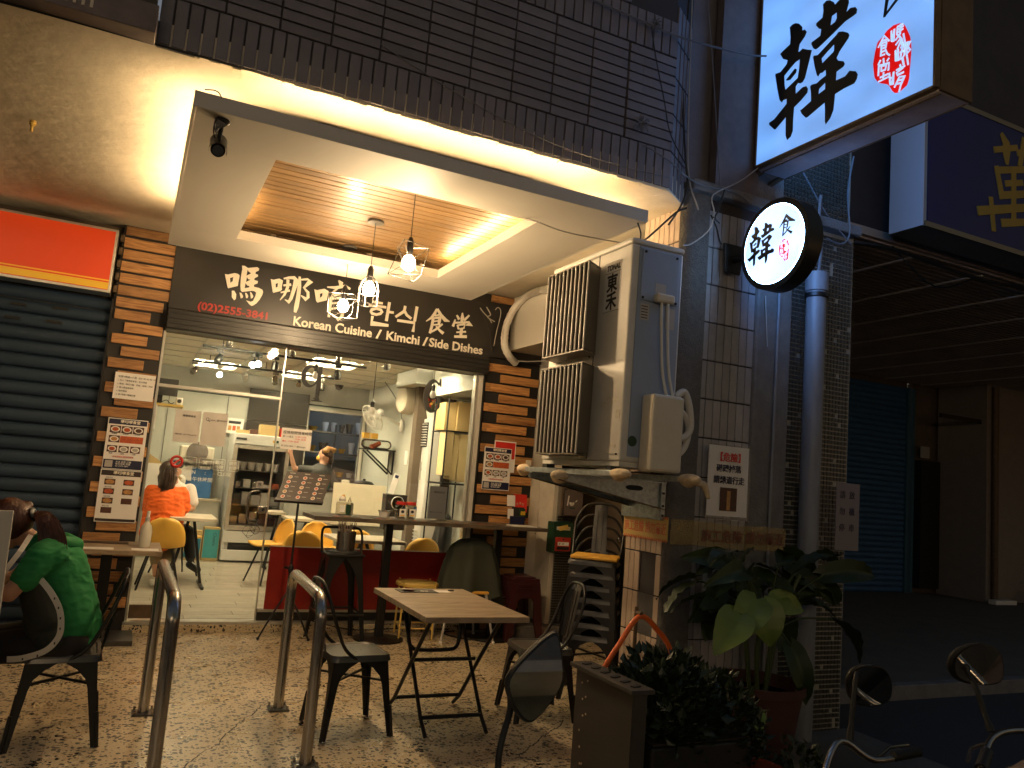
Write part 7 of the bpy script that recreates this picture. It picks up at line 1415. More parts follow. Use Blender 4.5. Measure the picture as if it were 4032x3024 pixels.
for side in range(4):
    M4 = Matrix.Rotation(R(90*side), 3, 'Z'); outer = [(-.145-.045, 0), (-.15, .58), (.15, .58), (.19, 0), (.135, 0), (.095, .20), (.095, .38), (.06, .43), (-.06, .43), (-.095, .38), (-.095, .20), (-.135, 0)]
    def fm(u, v, w, M4=M4): q = .148 + .042*(1 - v/.58); return tuple(Vector((cx, cy3, v)) + M4 @ Vector((u*1.0*(.995), -q + .012*w, 0)))
    b = B(); b.prism([(o[0], max(.002, o[1])) for o in outer], fm); b.out('side_panel', MATS['maroon_plastic'], mp2)
    b = B(); b.prism([(-.10, .50), (-.085, .53), (.085, .53), (.10, .50), (.08, .50), (.07, .515), (-.07, .515), (-.08, .50)], lambda u, v, w, M4=M4: tuple(Vector((cx, cy3, v)) + M4 @ Vector((u, -.158-.005*w, 0)))); b.out('moulded_rib', MATS['maroon_plastic'], mp2)
    b = B(); b.prism([(-.16, .075), (-.155, .13), (-.11, .13), (-.115, .075)], lambda u, v, w, M4=M4: tuple(Vector((cx, cy3, v)) + M4 @ Vector((u, -.192-.006*w, 0)))); b.out('foot_block', MATS['maroon_plastic'], mp2)
mp3 = copy_tree(mp2); mp3.location = (3.56, 6.98, -.045); mp3['label'] = 'lower maroon plastic stool nested beneath the other by the white wall'; mp2['label'] = 'upper maroon plastic stool with arched side openings nested by the white wall'
for o in mp3.children: o.scale = (1.04, 1.04, 1)
mp3.location = (3.56, 6.98, -.0); mp3.scale = (1, 1, .93)
# cloth covered chair
cc = thing('draped_chair', 'chair hidden under a dark green-grey cloth beside the maroon stools', 'chair', (3.0, 6.95, 0))
for a, c in (((2.78, 6.82, .46), (2.70, 6.76, .01)), ((3.12, 6.80, .46), (3.20, 6.72, .01)), ((2.80, 7.1, .46), (2.76, 7.14, .01)), ((3.12, 7.1, .46), (3.18, 7.14, .01))): B().tube([a, c], [.014, .011], 8).out('leg', MATS['paper_grey'], cc, 60); B().sph((c[0], c[1], .018), .017, 8, 6).out('leg_cap', MATS['white_plastic'], cc, 60)
B().box(2.77, 3.15, 6.78, 7.15, .44, .465).out('seat', MATS['yellow_shell'], cc, bevel=.01)
def drape(u, v):
    a = u*6.283; top = v < .25
    prof = [(.02, .93), (.10, .915), (.17, .85), (.205, .72), (.225, .6), (.24, .48), (.25, .40)]
    q = v*(len(prof)-1); i = min(int(q), len(prof)-2); f_ = q-i; r_ = prof[i][0]*(1-f_)+prof[i+1][0]*f_; z = prof[i][1]*(1-f_)+prof[i+1][1]*f_
    fold = 1 + (.04+.13*v)*math.sin(a*7+1+.6*v) + .08*v*math.sin(a*13); z2 = z - (.12*v**3*(.5+.5*math.sin(a*3+.5))) + .04*v*math.sin(a*5)*v
    return (3.0 + r_*1.22*fold*math.cos(a) + (.04-.02*v), 7.02 + r_*.62*fold*math.sin(a) - .10*v*(1 if math.sin(a) < 0 else 0), z2)
b = B(); b.grid(drape, 72, 20); o = b.out('cloth', MATS['cloth_green'], None, 60)
tag(o, 'dark green-grey cloth draped in folds over a chair by the tall table', 'cloth')
wire('floor_cable', [(3.05, 7.3, .01), (2.9, 7.2, .012), (3.0, 6.95, .012), (3.3, 6.85, .012), (3.6, 6.9, .012), (3.7, 7.1, .012)], .007, MATS['cable_black'], 'black cable coiled on the floor near the draped chair')
wire('floor_cable', [(1.5, 7.33, .15), (2.0, 7.31, .03), (2.5, 7.33, .03), (3.0, 7.33, .02)], .006, MATS['cable_black'], 'black cable running along the foot of the shop step')
# ================================================================ left hand table
lt = thing('side_table', 'grey-brown square table with a heavy slab base before the left timber pillar', 'table', (0, 6.9, 0))
B().box(-.31, .315, 6.58, 7.24, .72, .755).out('tabletop', MATS['dark_top'] if False else MATS['table_wood'], lt, bevel=.003); B().box(-.10, -.02, 6.98, 7.06, .04, .719).out('column', MATS['black_metal'], lt, bevel=.004); B().box(-.26, .20, 6.87, 7.29, .0, .04).out('slab_base', MATS['gun_metal_seat'], lt, bevel=.006)
for x0_, x1_, y0_, y1_, m, lab in ((-.25, -.02, 6.62, 6.74, 'paper', 'white papers at the near left corner of the side table'), (.10, .29, 6.62, 6.76, 'paper', 'clear folder with a white sheet at the near right of the side table'), (-.24, .08, 7.02, 7.18, 'print_brown', 'dark menu strip along the back of the side table')):
    o = tag(B().box(x0_, x1_, y0_, y1_, .7555, .7575).out('table_paper', MATS[m], None), lab, 'paper')
sb = thing('sanitiser_bottle', 'clear pump bottle of sanitiser standing on the side table', 'bottle', (.19, 6.85, .755)); B().lathe([(.001, .757), (.042, .757), (.044, .77), (.044, .885), (.036, .92), (.018, .95), (.016, .965)], (.19, 6.85, 0), 24).out('bottle', mat('sanitiser', (.62, .60, .52), .12, emit=None, coat=.4), sb, 50)
B().lathe([(.018, .955), (.018, .985), (.012, .99)], (.19, 6.85, 0), 16).out('collar', MATS['paper_grey'], sb, 40); B().cyl((.19, 6.85, .985), (.192, 6.85, 1.035), .012, n=12).out('nozzle', MATS['white_plastic'], sb, 40)
# white board at far left
wpn = thing('white_board', 'white upright board edge at the far left beside the woman in green', 'board', (-.55, 4.3, .3)); B().ob((-.60, 4.3, .80), (.16, .01, .375), Euler((0, R(-1), 0)).to_matrix()).out('board', MATS['white_board'], wpn, bevel=.003); B().cyl((-.6, 4.33, 0), (-.6, 4.33, .45), .014, n=8).out('post', MATS['steel'], wpn)
B().box(-.72, -.48, 4.22, 4.44, 0, .02).out('foot', MATS['steel'], wpn)
ctb = thing('customer_table', 'table at the left edge that the woman in green leans on', 'table', (-.85, 4.85, 0)); B().box(-1.25, -.52, 4.5, 5.2, .70, .73).out('tabletop', MATS['table_wood'], ctb, bevel=.003); B().cyl((-.9, 4.85, .02), (-.9, 4.85, .70), .03, n=12).out('column', MATS['black_metal'], ctb); B().box(-1.1, -.7, 4.65, 5.05, 0, .02).out('base', MATS['black_metal'], ctb)
# ================================================================ steel hoops
def hoop(lab, x0_, yn, x1_, yf, z, r_=.030):
    t = thing('steel_hoop', lab, 'bollard', (x0_, (yn+yf)/2, 0), 'steel hoop barriers')
    B().tube(smoothpath([(x0_, yn, .0), (x0_, yn, .30), (x0_, yn, z-.16), (x0_, yn+.008, z-.07), (x0_, yn+.055, z-.012), (x0_, yn+.12, z)], 5)[:] + smoothpath([(x1_, yf-.12, z), (x1_, yf-.055, z-.012), (x1_, yf-.008, z-.07), (x1_, yf, z-.16), (x1_, yf, .30), (x1_, yf, 0)], 5), r_, 18).out('tube', MATS['steel'], t, 60)
    for x, y in ((x0_, yn), (x1_, yf)):
        B().box(x-.06, x+.06, y-.06, y+.06, 0, .01).out('base_plate', MATS['gun_metal_seat'], t, bevel=.002); 
        for sx in (-1, 1):
            for sy in (-1, 1): B().cyl((x+sx*.047, y+sy*.047, .01), (x+sx*.047, y+sy*.047, .028), .008, n=6).out('bolt', MATS['steel'], t)
hoop('steel hoop barrier nearest the woman in green', .262, 3.86, .255, 5.14, .86)
hoop('steel hoop barrier nearest the folding table', .985, 4.14, 1.01, 5.10, .825)
# ================================================================ people
V3 = Vector
def head(t, c, yaw_, pit, hair, hairshape, s=1., mask=None):
    """head facing direction yaw (deg, 0 = +x) pitched by pit; returns primitives for the body"""
    c = V3(c); Rm = Euler((0, R(-pit), R(yaw_))).to_matrix(); L = lambda x, y, z: c + Rm @ (V3((x, y, z))*s); E = Rm.to_euler()
    el = [(c, (.092*s, .075*s, .11*s), E), (L(.035, 0, -.055), (.055*s, .052*s, .06*s), E), (L(.098, 0, -.018), (.016*s, .012*s, .022*s), E), (L(.0, .078, -.01), (.018*s, .010*s, .028*s), E), (L(.0, -.078, -.01), (.018*s, .010*s, .028*s), E), (L(.088, 0, -.062), (.012*s, .022*s, .008*s), E)]
    for sy in (-1, 1):
        B().sph(L(.083, sy*.032, .012), (.009*s, .013*s, .007*s), 10, 8, Rm).out('eye', MATS['paper'], t, 60); B().sph(L(.090, sy*.032, .012), (.004*s, .005*s, .005*s), 8, 6, Rm).out('pupil', MATS['print_black'], t, 60)
    B().sph(L(.094, 0, -.060), (.006*s, .020*s, .004*s), 10, 6, Rm).out('mouth', MATS['food_red'], t, 60)
    return el, L, Rm
# --- woman in green, seated facing left and bent forward
gw = thing('person', 'woman in a green hooded top with a red-brown ponytail hunched over a table at left', 'person', (-.2, 4.8, 0))
hip = V3((-.17, 4.80, .53)); ch_ = V3((-.27, 4.79, .86)); nk = V3((-.385, 4.78, .985)); hd = V3((-.52, 4.78, 1.065))
el, L, Rm = head(gw, hd, 182, -38, 'hair_red', None)
shR, shL = V3((-.33, 4.63, .93)), V3((-.33, 4.95, .93))
body = [(hip, ch_, .115, .12), (ch_, nk, .11, .05), (nk, hd + V3((.04, 0, -.02)), .05, .052),
    (shR, (-.44, 4.56, .76), .046, .040), ((-.44, 4.56, .76), (-.62, 4.62, .755), .038, .026), (shL, (-.46, 5.0, .78), .046, .04), ((-.46, 5.0, .78), (-.64, 4.9, .755), .038, .026),
    ((-.19, 4.71, .50), (-.55, 4.69, .47), .085, .060), ((-.19, 4.89, .50), (-.55, 4.90, .47), .085, .060), ((-.55, 4.69, .47), (-.50, 4.68, .10), .055, .034), ((-.55, 4.90, .47), (-.54, 4.91, .10), .055, .034)]
def hand(c, d, up_, s=1., curl=.5):      # palm plus five separate tapered fingers
    c = V3(c); d = V3(d).normalized(); u = V3(up_); sd = d.cross(u).normalized(); u = sd.cross(d).normalized(); P_ = [(c, c + d*.045*s, .020*s, .023*s), (c + sd*.014*s, c + d*.05*s + sd*.018*s, .016*s, .015*s), (c - sd*.014*s, c + d*.05*s - sd*.018*s, .016*s, .015*s)]
    for k, ln in enumerate((.058, .068, .072, .062)):
        b0 = c + d*.052*s + sd*(.024 - .016*k)*s; m1 = b0 + d*ln*.5*s - u*.010*curl*s; e1 = m1 + d*ln*.42*s - u*.034*curl*s; P_ += [(b0, m1, .0088*s, .008*s), (m1, e1, .008*s, .0068*s)]
    t0 = c + sd*.024*s; t1 = t0 + (d*.6 + sd).normalized()*.034*s; P_ += [(t0, t1, .011*s, .0095*s), (t1, t1 + (d + sd*.2 - u*.3).normalized()*.03*s, .009*s, .0075*s)]
    return P_
body += hand((-.655, 4.62, .752), (-1, .12, -.05), (0, 0, 1)) + hand((-.67, 4.89, .752), (-1, -.15, -.05), (0, 0, 1))
blob('body', MATS['skin'], gw, body, el, .0075, 4)
blob('green_top', MATS['shirt_green'], gw, [(hip + V3((.0, 0, .04)), ch_, .155, .150), (ch_, nk + V3((.03, 0, -.01)), .15, .075), (hip + V3((.0, -.06, .06)), ch_ + V3((0, -.05, 0)), .13, .12), (hip + V3((.0, .06, .06)), ch_ + V3((0, .05, 0)), .13, .12), (shR + V3((.03, .04, 0)), shR, .095, .078), (shR, (-.385, 4.59, .83), .078, .066), (shL + V3((.03, -.04, 0)), shL, .095, .078), (shL, (-.395, 4.98, .84), .078, .066)], [((-.30, 4.79, .98), (.085, .11, .05), (0, R(35), 0)), ((-.195, 4.80, .565), (.155, .19, .14)), ((-.185, 4.80, .50), (.15, .185, .075)), ((-.24, 4.80, .73), (.15, .18, .14))], .008, 14, .010)
blob('hood', MATS['shirt_green'], gw, [((-.26, 4.70, 1.00), (-.20, 4.80, .975), .035, .045), ((-.20, 4.80, .975), (-.26, 4.90, 1.00), .045, .035)], [], .009, 3)
# dark side panel bordered by a printed tape
blob('dark_side_panel', MATS['shirt_dark'], gw, [((-.28, 4.648, .62), (-.35, 4.655, .78), .085, .07), ((-.24, 4.66, .52), (-.30, 4.655, .62), .08, .08)], [], .009, 3)
def tapeband(pts, name, w=.014):
    P_ = smoothpath(pts, 6); b = B()
    for i in range(len(P_)-1):
        d = (P_[i+1]-P_[i]).normalized(); n_ = V3((0, -1, 0)); s_ = d.cross(n_).normalized()*w; a, c = P_[i], P_[i+1]; b.add([a-s_, a+s_, c+s_, c-s_, a-s_+n_*.004, a+s_+n_*.004, c+s_+n_*.004, c-s_+n_*.004], [(0, 1, 2, 3), (7, 6, 5, 4), (0, 4, 5, 1), (2, 6, 7, 3), (1, 5, 6, 2), (3, 7, 4, 0)])
    return b.out(name, MATS['tape_white'], gw, 60)
tapeband([(-.318, 4.575, .83), (-.262, 4.548, .77), (-.215, 4.543, .69), (-.198, 4.545, .61), (-.205, 4.55, .55), (-.25, 4.56, .49), (-.34, 4.57, .455), (-.41, 4.59, .445)], 'printed_tape')
tapeband([(-.395, 4.66, 1.035), (-.42, 4.60, .97), (-.455, 4.56, .90), (-.485, 4.545, .845)], 'printed_tape', .012)
for k, (x, z) in enumerate(((-.243, .745), (-.22, .70), (-.205, .65), (-.200, .60), (-.215, .53), (-.28, .472), (-.34, .458))): B().box(x-.003, x+.003, 4.528, 4.536, z-.005, z+.005).out('tape_letter', MATS['print_black'], gw)
blob('trousers', MATS['trouser_black'], gw, [((-.17, 4.71, .50), (-.52, 4.69, .475), .105, .075), ((-.17, 4.89, .50), (-.52, 4.90, .475), .105, .075), ((-.17, 4.72, .50), (-.17, 4.88, .50), .11, .11)], [], .012, 3)
hb_ = [(hd + V3((.012, 0, .022)), (.108, .092, .118), (0, R(38), 0)), (L(-.05, 0, .05), (.075, .078, .075)), (L(.0, 0, .065), (.09, .082, .06))]
blob('hair', MATS['hair_red'], gw, [(L(-.075, 0, .045), L(-.125, 0, .03), .038, .030)], hb_, .008, 2)
strands('hair_strands', MATS['hair_red'], gw, [L(.07, 0, .09), L(.0, 0, .125), L(-.07, 0, .09), L(-.13, 0, .03)], 90, .05, .02, .003, 3)
strands('ponytail', MATS['hair_red'], gw, [(-.405, 4.755, 1.13), (-.365, 4.73, 1.135), (-.32, 4.70, 1.09), (-.28, 4.67, 1.0), (-.255, 4.64, .90)], 260, .016, .052, .0036, 5)
strands('ponytail', MATS['hair_red'], gw, [(-.405, 4.755, 1.13), (-.37, 4.72, 1.12), (-.335, 4.69, 1.05), (-.315, 4.66, .95)], 140, .014, .040, .0034, 6)
blob('ponytail_core', MATS['hair_red'], gw, [(V3((-.405, 4.755, 1.13)), V3((-.34, 4.72, 1.11)), .016, .034), (V3((-.34, 4.72, 1.11)), V3((-.285, 4.68, 1.0)), .036, .034), (V3((-.285, 4.68, 1.0)), V3((-.27, 4.66, .95)), .03, .015)], [], .008, 2)
B().lathe([(.03, -.01), (.04, 0), (.03, .01)], (-.405, 4.755, 1.13), 16, (-.7, .2, -.3)).out('hair_tie', MATS['black_metal'], gw, 60)
for y in (4.68, 4.91): blob('shoe', MATS['shoe_white'], gw, [((-.50, y, .045), (-.62, y, .035), .045, .035)], [], .01, 2)
B().box(-.70, -.60, 4.66, 4.70, .735, .74).out('phone', MATS['black_metal'], gw)
# --- woman in orange, back to the street
ow = thing('person', 'seated woman in an orange blouse seen from behind inside the door', 'person', (.40, 9.3, .09))
ox, oy = .405, 9.22
el, L, Rm = head(ow, (ox-.015, oy+.06, 1.285), 92, -6, None, None)
blob('body', MATS['skin'], ow, [((ox, oy, .66), (ox, oy+.02, .98), .12, .12), ((ox, oy+.02, .98), (ox-.01, oy+.04, 1.2), .10, .05), ((ox-.15, oy+.02, 1.06), (ox-.17, oy+.12, .86), .045, .038), ((ox-.17, oy+.12, .86), (ox-.05, oy+.33, .87), .036, .026), ((ox+.16, oy+.02, 1.06), (ox+.19, oy+.12, .86), .045, .038), ((ox+.19, oy+.12, .86), (ox+.14, oy+.33, .87), .036, .026), ((ox-.08, oy, .60), (ox-.05, oy+.36, .56), .08, .06), ((ox+.09, oy, .60), (ox+.13, oy+.34, .56), .08, .06), ((ox-.05, oy+.36, .56), (ox+.0, oy+.02, .22), .052, .034), ((ox+.13, oy+.34, .56), (ox+.05, oy+.10, .20), .052, .034)] + hand((ox-.04, oy+.35, .87), (.3, 1, 0), (0, 0, 1)) + hand((ox+.13, oy+.35, .87), (-.3, 1, 0), (0, 0, 1)), el, .010, 3)
blob('orange_blouse', MATS['shirt_orange'], ow, [((ox, oy-.01, .62), (ox-.005, oy+.02, 1.0), .165, .155), ((ox-.08, oy, .66), (ox-.08, oy+.01, 1.03), .14, .12), ((ox+.08, oy, .66), (ox+.07, oy+.01, 1.03), .14, .12), ((ox, oy+.02, 1.04), (ox-.01, oy+.03, 1.15), .12, .07), ((ox-.14, oy+.02, 1.08), (ox-.185, oy+.05, .93), .078, .070), ((ox+.145, oy+.02, 1.08), (ox+.195, oy+.05, .93), .078, .070)], [((ox, oy-.04, .72), (.19, .13, .05)), ((ox, oy-.03, .86), (.175, .12, .045))], .010, 8, .016)
strands('hair_strands', MATS['hair_brown'], ow, [(ox-.015, oy+.04, 1.41), (ox-.015, oy-.05, 1.34), (ox-.015, oy-.075, 1.22), (ox-.015, oy-.06, 1.10)], 160, .03, .085, .0035, 8)
blob('hair', MATS['hair_brown'], ow, [((ox-.015, oy+.02, 1.33), (ox-.02, oy-.045, 1.17), .088, .078), ((ox-.07, oy-.02, 1.24), (ox-.07, oy-.04, 1.12), .045, .022), ((ox+.045, oy-.02, 1.24), (ox+.04, oy-.045, 1.12), .045, .022), ((ox-.015, oy-.05, 1.2), (ox-.015, oy-.055, 1.105), .06, .03)], [((ox-.015, oy+.045, 1.325), (.092, .098, .085))], .010, 3)
blob('trousers', MATS['trouser_khaki'], ow, [((ox-.08, oy, .60), (ox-.05, oy+.36, .575), .105, .078), ((ox+.10, oy-.02, .60), (ox+.14, oy+.34, .575), .115, .078), ((ox-.05, oy+.36, .57), (ox-.01, oy+.12, .33), .072, .058), ((ox+.14, oy+.34, .57), (ox+.08, oy+.14, .33), .072, .058), ((ox-.1, oy-.02, .60), (ox+.1, oy-.02, .60), .10, .10)], [], .012, 3)
for q, z0_ in ((ox-.02, .105), (ox+.05, .14)): blob('shoe', MATS['shoe_white'], ow, [((q, oy+.0, z0_+.03), (q-.01, oy+.13, z0_+.022), .036, .030)], [], .009, 2)
# --- customer opposite, mostly hidden
cu_ = thing('person', 'customer in a pale pink shirt and black trousers facing the door, mostly hidden', 'person', (.62, 10.05, .09)); qx, qy = .60, 10.02
el, L, Rm = head(cu_, (qx-.12, qy-.06, 1.30), -90, -10, None, None)
blob('body', MATS['skin'], cu_, [((qx-.04, qy, .64), (qx-.06, qy, 1.02), .12, .12), ((qx-.06, qy, 1.02), (qx-.12, qy-.04, 1.22), .10, .05), ((qx-.22, qy, 1.08), (qx-.25, qy-.1, .88), .044, .037), ((qx-.25, qy-.1, .88), (qx-.12, qy-.3, .87), .035, .026), ((qx+.09, qy, 1.08), (qx+.13, qy-.08, .88), .044, .037), ((qx+.13, qy-.08, .88), (qx+.02, qy-.28, .87), .035, .026), ((qx-.1, qy, .58), (qx-.08, qy-.32, .56), .08, .06), ((qx+.06, qy, .60), (qx+.10, qy-.33, .62), .08, .06), ((qx-.08, qy-.32, .56), (qx-.05, qy-.30, .18), .05, .034), ((qx+.10, qy-.33, .62), (qx+.17, qy-.22, .30), .05, .034)] + hand((qx-.11, qy-.31, .87), (.2, -1, 0), (0, 0, 1)) + hand((qx+.01, qy-.3, .87), (-.2, -1, 0), (0, 0, 1)), el, .011, 3)
blob('pale_shirt', MATS['shirt_white'], cu_, [((qx-.04, qy, .64), (qx-.06, qy, 1.04), .145, .14), ((qx-.06, qy, 1.04), (qx-.1, qy-.02, 1.17), .12, .065), ((qx-.2, qy, 1.09), (qx-.24, qy-.06, .96), .075, .07), ((qx+.08, qy, 1.09), (qx+.125, qy-.05, .95), .075, .07)], [], .012, 4)
blob('cap', MATS['shirt_grey'], cu_, [], [((qx-.12, qy-.05, 1.37), (.10, .105, .06)), ((qx-.12, qy-.15, 1.35), (.07, .07, .012))], .009, 2)
blob('trousers', MATS['trouser_black'], cu_, [((qx-.1, qy, .59), (qx-.08, qy-.32, .57), .1, .075), ((qx+.06, qy, .61), (qx+.10, qy-.33, .63), .1, .075), ((qx-.08, qy-.32, .57), (qx-.05, qy-.30, .25), .07, .055), ((qx+.10, qy-.33, .63), (qx+.165, qy-.23, .34), .07, .055)], [], .012, 3)
for a_, c_ in (((qx-.05, qy-.30, .14), (qx-.06, qy-.42, .125)), ((qx+.17, qy-.22, .26), (qx+.25, qy-.33, .215))): blob('shoe', MATS['black_metal'], cu_, [(a_, c_, .046, .040)], [], .009, 2)
B().tube([(qx+.19, qy-.262, .285), (qx+.22, qy-.30, .272)], .006, 6).out('lace', MATS['paper'], cu_, 60)
# --- cook in the back
ck = thing('person', 'cook with blond-streaked hair and raised arm working behind the counter', 'person', (2.42, 11.35, .09)); kx, ky = 2.46, 11.35
el, L, Rm = head(ck, (kx+.05, ky, 1.64), 150, -12, None, None)
blob('body', MATS['skin'], ck, [((kx, ky, .95), (kx, ky, 1.35), .12, .12), ((kx, ky, 1.35), (kx+.04, ky, 1.55), .09, .05), ((kx-.16, ky, 1.42), (kx-.36, ky, 1.42), .045, .038), ((kx-.36, ky, 1.42), (kx-.43, ky, 1.62), .036, .026), ((kx+.17, ky, 1.40), (kx+.25, ky-.05, 1.15), .045, .038), ((kx+.25, ky-.05, 1.15), (kx+.1, ky-.2, 1.1), .035, .026), ((kx-.08, ky, .95), (kx-.09, ky, .15), .09, .045), ((kx+.08, ky, .95), (kx+.09, ky, .15), .09, .045)] + hand((kx-.435, ky, 1.63), (-.1, 0, 1), (0, 1, 0)) + hand((kx+.09, ky-.21, 1.1), (-1, -.3, 0), (0, 0, 1)), el, .011, 3)
blob('grey_shirt', MATS['shirt_grey'], ck, [((kx, ky, .9), (kx, ky, 1.38), .15, .15), ((kx, ky, 1.38), (kx+.03, ky, 1.49), .13, .06), ((kx-.1, ky, 1.40), (kx-.27, ky, 1.42), .085, .065), ((kx+.12, ky, 1.40), (kx+.22, ky-.03, 1.24), .08, .065)], [], .012, 4)
blob('trousers', MATS['trouser_black'], ck, [((kx-.08, ky, .95), (kx-.09, ky, .18), .11, .065), ((kx+.08, ky, .95), (kx+.09, ky, .18), .11, .065), ((kx-.08, ky, .95), (kx+.08, ky, .95), .12, .12)], [], .014, 3)
for sx in (-.09, .09): blob('shoe', MATS['shoe_white'], ck, [((kx+sx, ky+.02, .125), (kx+sx, ky-.1, .12), .042, .035)], [], .01, 2)
blob('hair', MATS['hair_brown'], ck, [((kx+.10, ky-.02, 1.66), (kx+.13, ky-.03, 1.56), .07, .04)], [((kx+.075, ky-.005, 1.68), (.095, .095, .09))], .010, 3)
blob('blond_bun', MATS['hair_blond'], ck, [((kx+.06, ky-.06, 1.745), (kx+.16, ky-.06, 1.73), .035, .03)], [((kx+.04, ky-.075, 1.71), (.05, .035, .04)), ((kx+.145, ky-.05, 1.72), (.035, .03, .045))], .009, 2)
blob('yellow_mask', MATS['yellow_shell'], ck, [], [((kx-.025, ky+.04, 1.60), (.035, .05, .045))], .009, 2)
# ================================================================ plants at the pillar foot
def big_leaf_mesh(L_, W_, droop, fold, seed):
    b = B(); r_ = random.Random(seed); nu, nv = 12, 8
    def f(u, v):
        q = u; w = (math.sin(math.pi*min(1, q**.62))**.75)*(1 - .22*q) if 0 < q < 1 else .0
        back = 0
        s_ = (v-.5)*2; heart = -.16*L_*(abs(s_)**1.4)*max(0, 1-q*3.2)
        x = q*L_ + heart; y = s_*W_/2*max(w, .25 if q < .02 else 0)
        ang = droop*q; xx = L_*math.sin(ang)/max(droop, .01)*(1) if droop > .01 else x; 
        z = -L_*(1-math.cos(ang))/max(droop, .01) if droop > .01 else 0
        xx = xx + heart
        ca, sa = math.cos(droop/2), math.sin(droop/2); xx, z = xx*ca - z*sa, xx*sa + z*ca
        return (xx, y*math.cos(fold), z + abs(y)*math.sin(fold) + .007*math.sin(q*30 + abs(s_)*3)*abs(s_) + .006*math.sin(q*9+seed)*s_)
    b.grid(f, nu, nv); return b.mesh('leaf', 60)
pp_ = thing('potted_plant', 'big dark potted plant with large heart shaped leaves at the pillar foot', 'plant', (3.38, 3.55, -.02))
B().lathe([(.17, -.02), (.22, .30), (.245, .44), (.262, .445), (.262, .49), (.245, .49), (.235, .42)], (3.38, 3.55, 0), 36).out('pot', MATS['terracotta'], pp_, 40); B().lathe([(.001, .42), (.24, .42)], (3.38, 3.55, 0), 24).out('soil', MATS['soil'], pp_)
b = B()
for k in range(7): b.tube(smoothpath([(3.38+.05*math.cos(k), 3.55+.05*math.sin(k), .42), (3.38+.1*math.cos(k), 3.55+.08*math.sin(k), .75), (3.4+.16*math.cos(k*1.3), 3.55+.12*math.sin(k), 1.0+.05*(k % 3))], 5), [.012]*11, 6)
b.out('stem', MATS['stem'], pp_, 60)
lm = [big_leaf_mesh(.30, .19, .9, .35, 1), big_leaf_mesh(.34, .17, 1.3, .45, 2), big_leaf_mesh(.26, .17, .5, .25, 3)]
def leaf(base, tip, sc_, k, root=None, twist=0., bright=False):
    base, tip = V3(base), V3(tip); d = (tip-base); ln = d.length; d.normalize(); upv = V3((0, 0, 1)) if abs(d.z) < .97 else V3((0, -1, 0))
    y = upv.cross(d).normalized(); z = d.cross(y).normalized()
    if bright or k == 1: z = V3((-.5, -.78, .38)); z = (z - d*z.dot(d)).normalized(); y = z.cross(d)
    M = Matrix((d, y, z)).transposed() @ Matrix.Rotation(twist, 3, 'X')
    L0 = (.290, .317, .257)[k]; s_ = ln/L0
    o = bpy.data.objects.new('leaf', lm[k]); COL.objects.link(o)
    if not lm[k].materials: lm[k].materials.append(MATS['leaf_big'])
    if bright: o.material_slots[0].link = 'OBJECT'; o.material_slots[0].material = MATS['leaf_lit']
    o.parent = pp_; o.matrix_local = Matrix.Translation(base - wpos(pp_)) @ M.to_4x4() @ Matrix.Diagonal((s_, s_*sc_, s_, 1))
    if root is not None:
        mid = (V3(root)+base)/2 + V3((0, 0, .05)); B().tube(smoothpath([root, mid, base], 5), .006, 6).out('leaf_stalk', MATS['stem'], pp_, 60)
C0 = (3.38, 3.5, .75)
named = [((3.00, 3.30, .90), (2.80, 3.26, .70), 1.2, 0), ((3.17, 3.36, .97), (2.95, 3.30, .73), 1.3, 1), ((3.22, 3.38, .95), (3.26, 3.34, .72), 1.5, 0), ((3.42, 3.44, .98), (3.30, 3.40, .84), 1.2, 0), ((3.36, 3.44, .96), (3.56, 3.40, .90), 1.1, 2),
    ((3.16, 3.45, 1.10), (2.82, 3.40, 1.02), .8, 1), ((3.75, 3.45, 1.10), (4.15, 3.42, 1.10), .8, 1), ((3.6, 3.5, 1.12), (3.9, 3.45, 1.22), .9, 2), ((3.52, 3.45, .70), (3.60, 3.40, .38), .9, 1), ((3.85, 3.45, .84), (4.02, 3.40, .60), 1.0, 0), ((3.40, 3.45, 1.14), (3.50, 3.42, 1.16), 1.4, 2), ((3.1, 3.5, 1.2), (2.9, 3.45, 1.12), 1.0, 0)]
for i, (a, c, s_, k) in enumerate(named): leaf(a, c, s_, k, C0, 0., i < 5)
r7 = random.Random(21)
for k in range(40):
    a = r7.uniform(0, 6.28); el_ = r7.uniform(-.2, 1.2); rr_ = r7.uniform(.22, .52); base = V3((3.47 + rr_*math.cos(a)*.95, 3.66 + abs(rr_*math.sin(a))*.5*(1 if k % 4 else -.3), .82 + el_*.33)); d = V3((math.cos(a), math.sin(a)*.7, r7.uniform(-.9, .1))).normalized()*r7.uniform(.2, .32)
    if base.y + d.y > 3.95: continue
    leaf(base, base + d, r7.uniform(.8, 1.2), k % 3, C0 if k % 3 == 0 else None, r7.uniform(-.6, .6))
